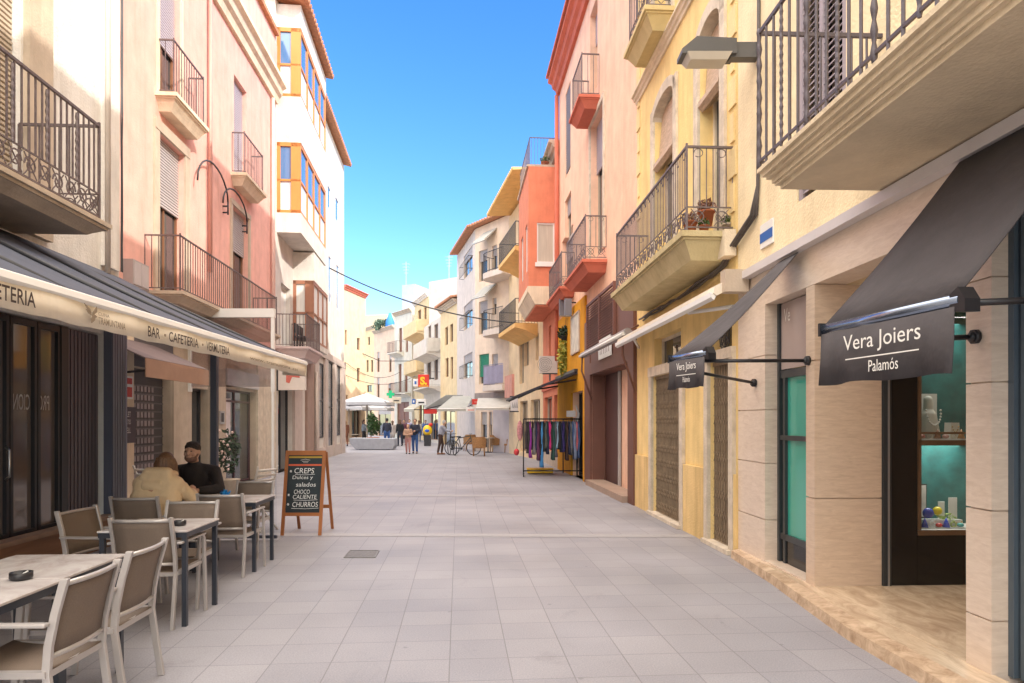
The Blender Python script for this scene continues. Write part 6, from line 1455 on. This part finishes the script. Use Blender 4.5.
def ch(s_,u0,u1,z,h,bold=.0,sh=.1): a=C(u0,z,.006); b=C(u1,z,.006); return text(s_,bd,'chalk_lettering',a,(b-a),(0,lean/Hb,1),chalk,(b-a).length,h,bold=bold,shear=sh)
ch('CREPS',.24,.74,.86,.075); ch('Dulces y',.2,.72,.765,.065); ch('salados',.3,.8,.675,.06); ch('CHOCO',.26,.66,.575,.06); ch('CALIENTE',.24,.84,.505,.058); ch('CHURROS',.24,.88,.395,.07)
mb=MB()
for u,z in ((.15,.89),(.13,.56),(.13,.43)):
    for k in range(3): a=k*PI/3; mb.tubew([C(u-.03*math.cos(a),z-.018*math.sin(a),.006),C(u+.03*math.cos(a),z+.018*math.sin(a),.006)],.004,4)
for u0,u1,z in ((.26,.76,.845),(.26,.86,.49),(.22,.9,.375)): mb.tubew([C(u0,z,.006),C((u0+u1)/2,z-.006,.006),C(u1,z+.004,.006)],.0035,4)
build(mb,'chalk_marks',chalk,bd)
mb=MB(); mb.tubew([C(.38,1.045,.006),C(.5,1.06,.006),C(.62,1.045,.006)],.005,4); mb.tubew([C(.42,1.03,.006),C(.58,1.03,.006)],.006,4); mb.tubew([C(.45,1.01,.006),C(.57,1.01,.006)],.004,4); build(mb,'emblem',mat('pale_emblem',(.45,.43,.42),.8,.1),bd)

# ---- seated people
def hand(mb,w,d,up,s=1,side=1,curl=.4):
    """palm with five fingers; w wrist, d pointing direction"""
    d=Vector(d).normalized(); up=Vector(up).normalized(); r=d.cross(up).normalized()*side
    pc=w+d*.05*s; mb.cap(w+d*.01,pc+d*.03*s,.022*s,.030*s); mb.cap(pc+r*.02*s,pc-r*.022*s,.020*s)
    for k,(o,l) in enumerate(((.030,.068),(.011,.078),(-.009,.073),(-.028,.058))):
        a=w+d*.09*s+r*o*s; b=a+(d*.9-up*curl).normalized()*l*.5*s; c=b+(d*.5-up*(curl+.5)).normalized()*l*.5*s
        mb.cap(a,b,.0095*s,.009*s); mb.cap(b,c,.009*s,.0075*s)
    a=w+d*.03*s+r*.03*s; b=a+(d*.6+r*.7-up*.2).normalized()*.04*s; mb.cap(a,b,.012*s,.010*s); mb.cap(b,b+(d*.9+r*.1-up*.4).normalized()*.03*s,.010*s,.008*s)
# woman, back to the camera
wo=thing('person','woman in a puffy beige hooded coat sitting with her back to the camera','person',(-3.7,7.0,0)); bx=-3.70; by_=7.0
V3=Vector
hip=V3((bx,by_+.0,.53)); ch_=V3((bx+.01,by_+.10,.93)); nk=V3((bx+.02,by_+.20,1.03)); hd=V3((bx+.03,by_+.26,1.14))
sL,sR=V3((bx-.17,by_+.13,.94)),V3((bx+.19,by_+.13,.94)); eL,eR=V3((bx-.27,by_+.3,.74)),V3((bx+.30,by_+.3,.76)); hL,hR=V3((bx-.12,by_+.52,.80)),V3((bx+.18,by_+.50,.83))
kn=[(V3((bx-.1,by_+.02,.53)),V3((bx-.12,by_+.46,.53)),V3((bx-.12,by_+.42,.09))),(V3((bx+.1,by_+.02,.53)),V3((bx+.12,by_+.46,.53)),V3((bx+.12,by_+.48,.09)))]
mb=MB(); mb.cap(hip,ch_,.12,.12); mb.cap(ch_,nk,.07,.05); mb.cap(nk,hd,.05,.05); mb.ball(hd+V3((0,0,.02)),(.075,.092,.108),16,12); mb.ball(hd+V3((0,.1,.0)),.018,8,6)
for a,b,c in ((sL,eL,hL),(sR,eR,hR)): mb.cap(a,b,.05,.038); mb.cap(b,c,.036,.025)
for a,b,c in kn: mb.cap(a,b,.08,.055); mb.cap(b,c,.05,.035); mb.cap(c,c+V3((0,.13,-.04)),.035,.028)
hand(mb,hL,(.3,.9,.1),(0,0,1),side=-1); hand(mb,hR,(-.3,.8,.4),(0,0,1),side=1,curl=.9)
remesh(mb,'body',skin,wo,.009,2)
coat=mat('beige_puffer',(.72,.55,.35),.7,.12,5,.35,22)
mb=MB(); mb.cap(V3((bx,by_+.0,.50)),V3((bx,by_+.02,.56)),.20,.20)
for k in range(6):
    z=.58+k*.068; u=k/5; mb.cap(V3((bx-.10+.0*u,by_+.02+.1*u,z)),V3((bx+.12,by_+.02+.1*u,z)),.155+.01*(k%2)-.025*u,.155+.01*(k%2)-.025*u)
mb.cap(V3((bx-.15,by_+.12,.93)),V3((bx+.17,by_+.12,.93)),.09,.09)
for a,b,c in ((sL,eL,hL),(sR,eR,hR)):
    for k in range(4): p=a.lerp(b,k/3.5); mb.ball(p,.088-.006*k,12,8)
    for k in range(4): p=b.lerp(c,k/4.2); mb.ball(p,.074-.006*k,12,8)
    mb.cap(a,b,.075,.068); mb.cap(b,b.lerp(c,.85),.066,.048)
remesh(mb,'coat',coat,wo,.012,3)
mb=MB(); mb.cap(V3((bx-.07,by_+.10,1.05)),V3((bx+.11,by_+.10,1.05)),.072,.072); mb.cap(V3((bx-.09,by_+.08,.99)),V3((bx+.12,by_+.08,.99)),.08); mb.cap(V3((bx-.05,by_+.03,.93)),V3((bx+.08,by_+.03,.93)),.07,.07); mb.cap(V3((bx-.10,by_+.14,1.04)),V3((bx-.08,by_+.24,1.04)),.045); mb.cap(V3((bx+.13,by_+.14,1.04)),V3((bx+.12,by_+.24,1.04)),.045)
remesh(mb,'hood',coat,wo,.012,3)
mb=MB(); 
for a,b,c in kn: mb.cap(a,b,.095,.075); mb.cap(b,b.lerp(c,.92),.07,.055)
remesh(mb,'trousers',navyc,wo,.014,2)
for a,b,c in kn: mb=MB(); mb.cap(c+V3((0,-.01,-.035)),c+V3((0,.14,-.05)),.05,.038); build(mb,'shoe',m_black,wo)
mb=MB(); mb.ball(hd+V3((0,-.01,.028)),(.084,.098,.108),18,12); mb.cap(hd+V3((.0,-.05,.0)),hd+V3((.02,-.04,-.12)),.075,.06); mb.cap(hd+V3((.06,-.0,.0)),hd+V3((.09,.02,-.15)),.045,.035); rr=random.Random(6)
for k in range(70): a=rr.uniform(-3.0,.0); p=hd+V3((.085*math.cos(a),.095*math.sin(a)-.01,.05)); q_=rr.uniform(-.03,.03); mb.tubew([p+V3((0,0,q_)),p+V3((.02*math.cos(a)+rr.uniform(-.008,.008),.012*math.sin(a),-.06+q_)),p+V3((.03*math.cos(a)+rr.uniform(-.02,.02),.015*math.sin(a),-.13+q_))],.012,5,radii=[.010,.012,.004])
remesh(mb,'hair',mat('chestnut_hair',(.16,.085,.045),.5,.5,45,stretch=(3,3,.4)),wo,.006,0)
# man facing the camera
mn=thing('person','bearded man in a black shirt with short dark hair sitting facing the camera','person',(-3.93,8.4,0)); bx=-3.82; by_=8.30
hip=V3((bx,by_,.53)); ch_=V3((bx,by_-.06,.97)); nk=V3((bx,by_-.10,1.10)); hd=V3((bx+.01,by_-.16,1.215))
sL,sR=V3((bx-.23,by_-.06,.99)),V3((bx+.23,by_-.06,.99)); eL,eR=V3((bx-.35,by_-.24,.80)),V3((bx+.37,by_-.24,.80)); hL,hR=V3((bx-.10,by_-.45,.81)),V3((bx+.22,by_-.46,.80))
kn=[(V3((bx-.1,by_,.53)),V3((bx-.14,by_-.46,.53)),V3((bx-.16,by_-.44,.09))),(V3((bx+.1,by_,.53)),V3((bx+.16,by_-.46,.53)),V3((bx+.2,by_-.5,.09)))]
mb=MB(); mb.cap(hip,ch_,.13,.14); mb.cap(ch_,nk,.08,.058); mb.cap(nk,hd,.058,.055); mb.ball(hd+V3((0,0,.02)),(.080,.098,.118),18,14); mb.ball(hd+V3((0,-.02,-.05)),(.062,.075,.06),14,10)
mb.cap(hd+V3((0,-.095,.035)),hd+V3((0,-.118,.0)),.011,.018); 
for s_ in (-1,1): mb.ball(hd+V3((s_*.084,.0,.01)),(.014,.022,.032),8,6); mb.ball(hd+V3((s_*.034,-.082,.045)),(.022,.016,.010),8,6); mb.ball(hd+V3((s_*.045,-.07,-.01)),(.026,.022,.022),8,6)
mb.cap(hd+V3((-.02,-.098,-.042)),hd+V3((.02,-.098,-.042)),.009)
for a,b,c in ((sL,eL,hL),(sR,eR,hR)): mb.cap(a,b,.058,.044); mb.cap(b,c,.042,.029)
for a,b,c in kn: mb.cap(a,b,.085,.06); mb.cap(b,c,.055,.038); mb.cap(c,c+V3((0,-.14,-.04)),.035,.03)
hand(mb,hL,(.7,-.6,0),(0,0,1),1.08,side=1); hand(mb,hR,(-.5,-.7,0),(0,0,1),1.08,side=-1)
remesh(mb,'body',skin,mn,.008,1)
shirt=mat('black_shirt',(.022,.018,.020),.8,.2,6,.3,40)
mb=MB(); mb.cap(V3((bx-.04,by_,.55)),V3((bx+.04,by_,.55)),.155); mb.cap(V3((bx-.05,by_-.02,.7)),V3((bx-.09,by_-.05,.93)),.14,.135); mb.cap(V3((bx+.05,by_-.02,.7)),V3((bx+.09,by_-.05,.93)),.14,.135); mb.cap(V3((bx-.1,by_-.06,1.0)),sL,.09,.08); mb.cap(V3((bx+.1,by_-.06,1.0)),sR,.09,.08); mb.cap(ch_+V3((0,-.02,.0)),nk+V3((0,.0,-.03)),.15,.075); mb.cap(V3((bx,by_-.03,.6)),V3((bx,by_-.08,.95)),.16,.15)
for a,b,c in ((sL,eL,hL),(sR,eR,hR)): mb.cap(a,b,.078,.062); mb.cap(b,b.lerp(c,.9),.060,.044)
remesh(mb,'shirt',shirt,mn,.011,2)
mb=MB()
for a,b,c in kn: mb.cap(a,b,.105,.085); mb.cap(b,b.lerp(c,.9),.08,.06)
remesh(mb,'trousers',clothc('brown_trousers',(.14,.10,.08)),mn,.014,2)
for a,b,c in kn: mb=MB(); mb.cap(c+V3((0,.02,-.035)),c+V3((0,-.15,-.05)),.05,.04); build(mb,'shoe',m_black,mn)
mb=MB(); mb.ball(hd+V3((0,.016,.062)),(.088,.105,.082),18,12); rr=random.Random(12)
for k in range(60):
    a=rr.uniform(0,6.28); e=rr.uniform(.2,1.2); p=hd+V3((.084*math.cos(a)*math.cos(e),.016+.10*math.sin(a)*math.cos(e),.062+.078*math.sin(e))); mb.tubew([p,p+V3((rr.uniform(-.015,.015),rr.uniform(-.02,0),rr.uniform(-.005,.015)))],.010,5,radii=[.012,.005])
remesh(mb,'hair',mat('dark_hair',(.035,.022,.018),.7,.3,40),mn,.007,1)
mb=MB(); mb.ball(hd+V3((0,-.03,-.062)),(.067,.074,.048),14,10); mb.cap(hd+V3((-.066,-.01,.0)),hd+V3((-.05,-.05,-.06)),.018); mb.cap(hd+V3((.066,-.01,.0)),hd+V3((.05,-.05,-.06)),.018); build(mb,'beard',mat('dark_beard',(.22,.12,.085),.8,.3,30),mn)
mb=MB()
for s_ in (-1,1): mb.ball(hd+V3((s_*.033,-.096,.028)),(.012,.006,.006),8,5)
build(mb,'eyes',mat('dark_eye',(.02,.015,.01),.3,0),mn)

# ================================================================== CLOTHES RAIL
cr=thing('clothes_rail','black wheeled clothes rail standing across the mustard shopfront','clothes rail',(1.1,19.7,0))
Yr=19.75; x0=(523.5-CX)/F*Yr; x1=(582-CX)/F*Yr; zr=H+(HY-419)/F*Yr
mb=MB(); mb.tubew([(x0,Yr,zr),(x1,Yr,zr)],.02,8)
for x in (x0,x1,(x0+x1)/2+.3): mb.tubew([(x,Yr,.1),(x,Yr,zr)],.018,6)
for x in (x0,x1): mb.tubew([(x,Yr-.28,.1),(x,Yr+.28,.1)],.02,6)
mb.tubew([(x0,Yr,.16),(x1,Yr,.16)],.018,6); mb.tubew([(x0,Yr,zr-.12),(x1,Yr,zr-.12)],.008,5); build(mb,'frame',m_black,cr)
for x in (x0,x1):
    for dy in (-.26,.26): mb=MB(); mb.tubew([(x-.015,Yr+dy,.045),(x+.015,Yr+dy,.045)],.045,10); build(mb,'wheel',m_black,cr)
cols=[('charcoal',(.035,.03,.035)),('dark grey',(.05,.05,.05)),('purple',(.25,.03,.28)),('black',(.02,.02,.02)),('mid grey',(.16,.15,.16)),('navy',(.02,.025,.08)),('plum',(.10,.03,.08)),('black',(.02,.02,.022)),('sky blue',(.06,.25,.55)),('black',(.02,.02,.02)),('grey green',(.08,.10,.09)),('navy',(.02,.03,.07)),('magenta',(.60,.03,.20)),('charcoal',(.03,.03,.035)),('bottle green',(.02,.07,.06)),('slate',(.11,.11,.14)),('pale blue',(.25,.38,.52)),('black',(.018,.018,.02)),('navy',(.018,.02,.06)),('indigo',(.03,.02,.12)),('black',(.02,.02,.02)),('dark brown',(.06,.03,.025)),('navy',(.02,.025,.07)),('grey',(.12,.12,.13)),('denim blue',(.07,.12,.26)),('light denim',(.20,.24,.36)),('coral pink',(.55,.14,.16)),('denim blue',(.06,.10,.22))]
ordn=['first','second','third','fourth','fifth','sixth','seventh','eighth','ninth','tenth','eleventh','twelfth','thirteenth','fourteenth','fifteenth','sixteenth','seventeenth','eighteenth','nineteenth','twentieth','twenty-first','twenty-second','twenty-third','twenty-fourth','twenty-fifth','twenty-sixth','twenty-seventh','twenty-eighth']
rr=random.Random(21); n=len(cols)
for i,(cn_,cc) in enumerate(cols):
    x=x0+.06+(x1-x0-.14)*(i+.5)/n; ln=rr.uniform(.72,1.12); wd=rr.uniform(.2,.25)
    if i==8: ln=1.32
    t=thing('garment',f'{cn_} garment hanging {ordn[i]} from the left on the clothes rail','garment',(x,Yr,zr),'garments on the clothes rail')
    mb=MB(); rows=10; th0=rr.uniform(.018,.032)
    for j in range(rows+1):
        u=j/rows; z=zr-.07-ln*u; hw=wd*(.35+.65*min(1,u*7)) if u<.15 else wd*(1+.12*u); th=th0*(1+.5*u)+.004*math.sin(j*1.9+i); sx_=.012*math.sin(j*.9+i*2)
        for k in range(9):
            v=-1+2*k/8; ripple=.010*math.sin(k*2.2+i+j*.3)*u; mb.raw((x+sx_+th+ripple,Yr+hw*v,z))
        for k in range(9):
            v=1-2*k/8; ripple=.010*math.sin(k*2.2+i+j*.3)*u; mb.raw((x+sx_-th+ripple,Yr+hw*v,z))
    for j in range(rows):
        for k in range(18): a=j*18+k; b=j*18+(k+1)%18; mb.face([a,b,b+18,a+18],True)
    mb.face(list(range(18))); mb.face([rows*18+k for k in range(18)][::-1])
    build(mb,'cloth',clothc('g%d'%cols.index((cn_,cc)),cc),t)
    mb=MB(); mb.tubew([(x,Yr-.18,zr-.1),(x,Yr,zr-.045),(x,Yr+.18,zr-.1)],.006,5); mb.tubew([(x,Yr,zr-.045),(x,Yr,zr-.0),(x,Yr+.02,zr+.028),(x,Yr+.03,zr)],.004,5); build(mb,'hanger',m_black,t)
bs=thing('yellow_box','flat yellow box lying under the clothes rail','box',(1.0,20.4,0)); xa=(524-CX)/F*20.6; xb=(553-CX)/F*20.6
build(MB().box(xa+.1,xb,20.5,20.9,.03,.14),'body',ye,bs,bevel=.02); build(MB().box(xa+.08,xb+.02,20.48,20.92,.142,.17),'lid',mat('yellow_lid',(.75,.45,.03),.5,.1),bs)
by2=thing('hanging_bag','pale red and blue bag hanging at the left end of the clothes rail','bag',(.25,19.8,1)); q=at(516.5,452,19.9); mb=MB(); mb.ball(q+V3((0,0,.0)),(.08,.07,.10),10,8); build(mb,'bag_bottom',mat('bag_red',(.6,.05,.06),.6,.6,9),by2); mb=MB(); mb.ball(q+V3((.1,0,.62)),(.09,.07,.3),10,8); build(mb,'bag_top',mat('bag_pink',(.65,.3,.32),.7,.5,7),by2); build(MB().tubew([q+V3((0,0,.1)),q+V3((.1,0,.5)),q+V3((.22,-.1,1.0))],.008,4),'strap',m_black,by2)
sgn=thing('price_sign','small white card standing on top of the clothes rail','card',at(571,416,19.75)); q=at(571,419,19.75); build(MB().box(q.x-.13,q.x+.13,Yr-.008,Yr+.008,zr+.06,zr+.24),'card',mat('card_grey',(.50,.48,.48),.7,.15,8),sgn); build(MB().tubew([(q.x,Yr,zr),(q.x,Yr,zr+.06)],.008,4),'clip',m_irond,sgn)
mq=thing('hand_figure','pale raised shape like a mannequin arm above the right end of the rail','mannequin',at(577,418,19.9)); q=at(577,420,20.0); mb=MB(); mb.cap(q,q+V3((.05,0,.18)),.05,.035); mb.cap(q+V3((.05,0,.18)),q+V3((-.03,0,.42)),.035,.02); mb.cap(q+V3((0,0,-.2)),q,.07,.05); remesh(mb,'arm',mat('mannequin_white',(.66,.62,.62),.5,.05),mq,.012,2); build(MB().tubew([(q.x,q.y,0),(q.x,q.y,q.z-.15)],.02,6),'stand',m_irond,mq)

# ================================================================== JEWELLERY IN THE CASE
nb=thing('necklace_bust','pale display bust wearing a beaded necklace on the upper showcase shelf','display bust',RA.P(aS+.2,-1.2,1.425))
rr=random.Random(14); sy0=aS+.22
def Q(n_,z,ds=0): return RA.P(sy0+ds,n_,z)
mb=MB(RA); mb.box(sy0+.08,sy0+.10,-1.34,-1.04,1.425,1.86); build(mb,'backing',mat('display_white',(.66,.65,.62),.6,.05),nb)
mb=MB(); mb.cap(Q(-1.2,1.48),Q(-1.2,1.64),.10,.075); mb.cap(Q(-1.2,1.66),Q(-1.2,1.80),.045,.04); remesh(mb,'bust',mat('display_linen',(.60,.58,.52),.8,.1),nb,.01,2)
mb=MB(); 
for k in range(15): a=PI*(k/14); mb.ball(Q(-1.2+.07*math.cos(a),1.70-.14*math.sin(a),-.075-.02*math.sin(a)),.011,6,4)
build(mb,'necklace',mat('pearl',(.72,.70,.66),.2,.05),nb)
items=[]
def trinket(name,label,n_,z,col,r,shape):
    t=thing(name,label,'jewellery',Q(n_,z,-.1),'jewellery pieces in the showcase'); mb=MB(RA)
    s0=sy0-.12
    mb.box(s0-.02,s0+.04,n_-r,n_+r,z,z+.012); build(mb,'tray',mat('display_white',(.66,.65,.62)),t)
    mb=MB()
    if shape=='ring': c=RA.P(s0,n_,z+.012+r*.6); mb.tubew([c+V3((r*.6*math.cos(a*PI/6),0,r*.6*math.sin(a*PI/6))) for a in range(13)],r*.18,6); mb.ball(c+V3((0,-.002,r*.7)),r*.3,8,6)
    elif shape=='cone': mb.lathe(RA.P(s0,n_,z+.012),[(r*.8,0),(r*.5,r),(.002,r*2.2)],10)
    else: mb.ball(RA.P(s0,n_,z+.012+r*.5),(r*.8,r*.6,r*.5),10,6)
    build(mb,'piece',mat('gem_'+''.join('%02d'%int(c*99) for c in col),col,.2,.2,20),t)
words=[('pink coral',(.50,.18,.14)),('pearl',(.66,.60,.52)),('bronze',(.26,.12,.07)),('rose',(.55,.30,.26)),('ivory',(.66,.62,.52)),('amber',(.45,.22,.08))]
for k,(wn_,cc) in enumerate(words): trinket('jewel',f'{wn_} coloured jewel on a small tray on the upper showcase shelf',-1.06-.075*k,1.425,cc,.040,('ball','ring','cone')[k%3])
words=[('emerald green',(.02,.35,.15)),('deep blue',(.02,.05,.30)),('clear white',(.66,.68,.66)),('ruby red',(.50,.05,.05)),('royal blue',(.03,.08,.50)),('pale lime',(.38,.48,.15)),('turquoise',(.08,.40,.40))]
for k,(wn_,cc) in enumerate(words): trinket('jewel',f'{wn_} coloured jewel on a small tray at the bottom of the showcase',-1.02-.068*k,.605,cc,.040,('ball','cone','ring')[k%3])
pf=thing('framed_print','small framed portrait print leaning at the back of the lower showcase','picture',Q(-1.15,.66)); build(MB(RA).box(sy0+.05,sy0+.07,-1.22,-1.04,.68,1.0),'frame',m_black,pf); build(MB(RA).box(sy0+.045,sy0+.0495,-1.21,-1.05,.69,.99),'print',mat('print_paper',(.58,.54,.50),.7,.3,9),pf)
bt=thing('glass_brooches','blue, yellow and lime glass flower ornament in the lower showcase','ornament',Q(-1.2,.65)); mb=MB(); mb.ball(Q(-1.16,.74,-.06),(.055,.03,.05)); build(mb,'blue_petal',mat('gem_blue',(.03,.06,.35),.2,.1),bt); mb=MB(); mb.ball(Q(-1.25,.76,-.06),(.045,.03,.04)); build(mb,'yellow_petal',mat('gem_yellow',(.7,.55,.02),.3,.1),bt); mb=MB(); leaves(mb,Q(-1.33,.70,-.06),(.09,.03,.04),60,.02,rr); build(mb,'green_leaves',mat('gem_lime',(.35,.50,.12),.3,.1),bt); build(MB(RA).box(sy0-.1,sy0-.0,-1.4,-1.1,.605,.68),'stand',mat('display_white',(.66,.65,.62)),bt)
ct=thing('price_cards','two small white display cards on the right of the lower showcase','card',Q(-1.35,.7)); build(MB(RA).box(sy0+.0,sy0+.01,-1.36,-1.30,.68,.84),'card',mat('display_white',(.66,.65,.62)),ct); build(MB(RA).box(sy0-.03,sy0-.02,-1.46,-1.38,.68,.88),'card',mat('display_white',(.66,.65,.62)),ct)
# white cloth liners under the jewellery
for z_,lab in ((1.4215,'pale cloth liner covering the upper showcase shelf'),(.6015,'pale cloth liner covering the bottom of the showcase')):
    t=thing('display_cloth',lab,'cloth',Q(-1.2,z_)); mb=MB(RA); n_=10
    for i in range(n_+1):
        for j in range(5): mb.pt(aS+.03+.39*j/4,-1.0-.85*i/n_,z_+.002+.0015*math.sin(i*2+j*1.7))
    for i in range(n_):
        for j in range(4): a=i*5+j; mb.face([a,a+1,a+6,a+5],True)
    build(mb,'cloth',mat('display_white',(.66,.65,.62)),t)
# extra wires and aerials over the far roofs
for (p,q,lab) in ((at(340,372,50),at(415,376,57),'thin wire hanging low above the parasols'),(at(345,362,50),at(400,372,62),'thin wire from the tall cream house to the grey corner house')):
    t=thing('overhead_wire',lab,'wire',p); mb=MB(); mb.tubew([p.lerp(q,i/10)-Vector((0,0,.8*4*(i/10)*(1-i/10))) for i in range(11)],.02,5); build(mb,'wire',m_irond,t)
stands=[(-1.05,1.425,.10,'low pale jewellery stand at the left of the upper shelf'),(-1.42,1.425,.16,'tall pale jewellery stand at the right of the upper shelf'),(-1.10,.605,.05,'low pale jewellery block at the left of the lower shelf'),(-1.45,.605,.07,'pale jewellery block at the far right of the lower shelf')]
for n_,z_,h_,lab in stands:
    t=thing('jewellery_stand',lab,'display stand',Q(n_,z_),'pale display stands in the showcase'); s0=sy0-.02
    build(MB(RA).prism([(n_-.05,z_+.004),(n_+.05,z_+.004),(n_+.04,z_+h_),(n_-.04,z_+h_)],s0-.04,s0+.05),'block',mat('display_white',(.66,.65,.62)),t); mb=MB()
    for k in range(7): mb.ball(RA.P(s0-.045,n_-.03+.01*k,z_+h_*(.75-.35*math.sin(PI*k/6))),.007,6,4)
    build(mb,'chain',mat('gold',(.60,.40,.12),.25,.1,metal=.8),t)
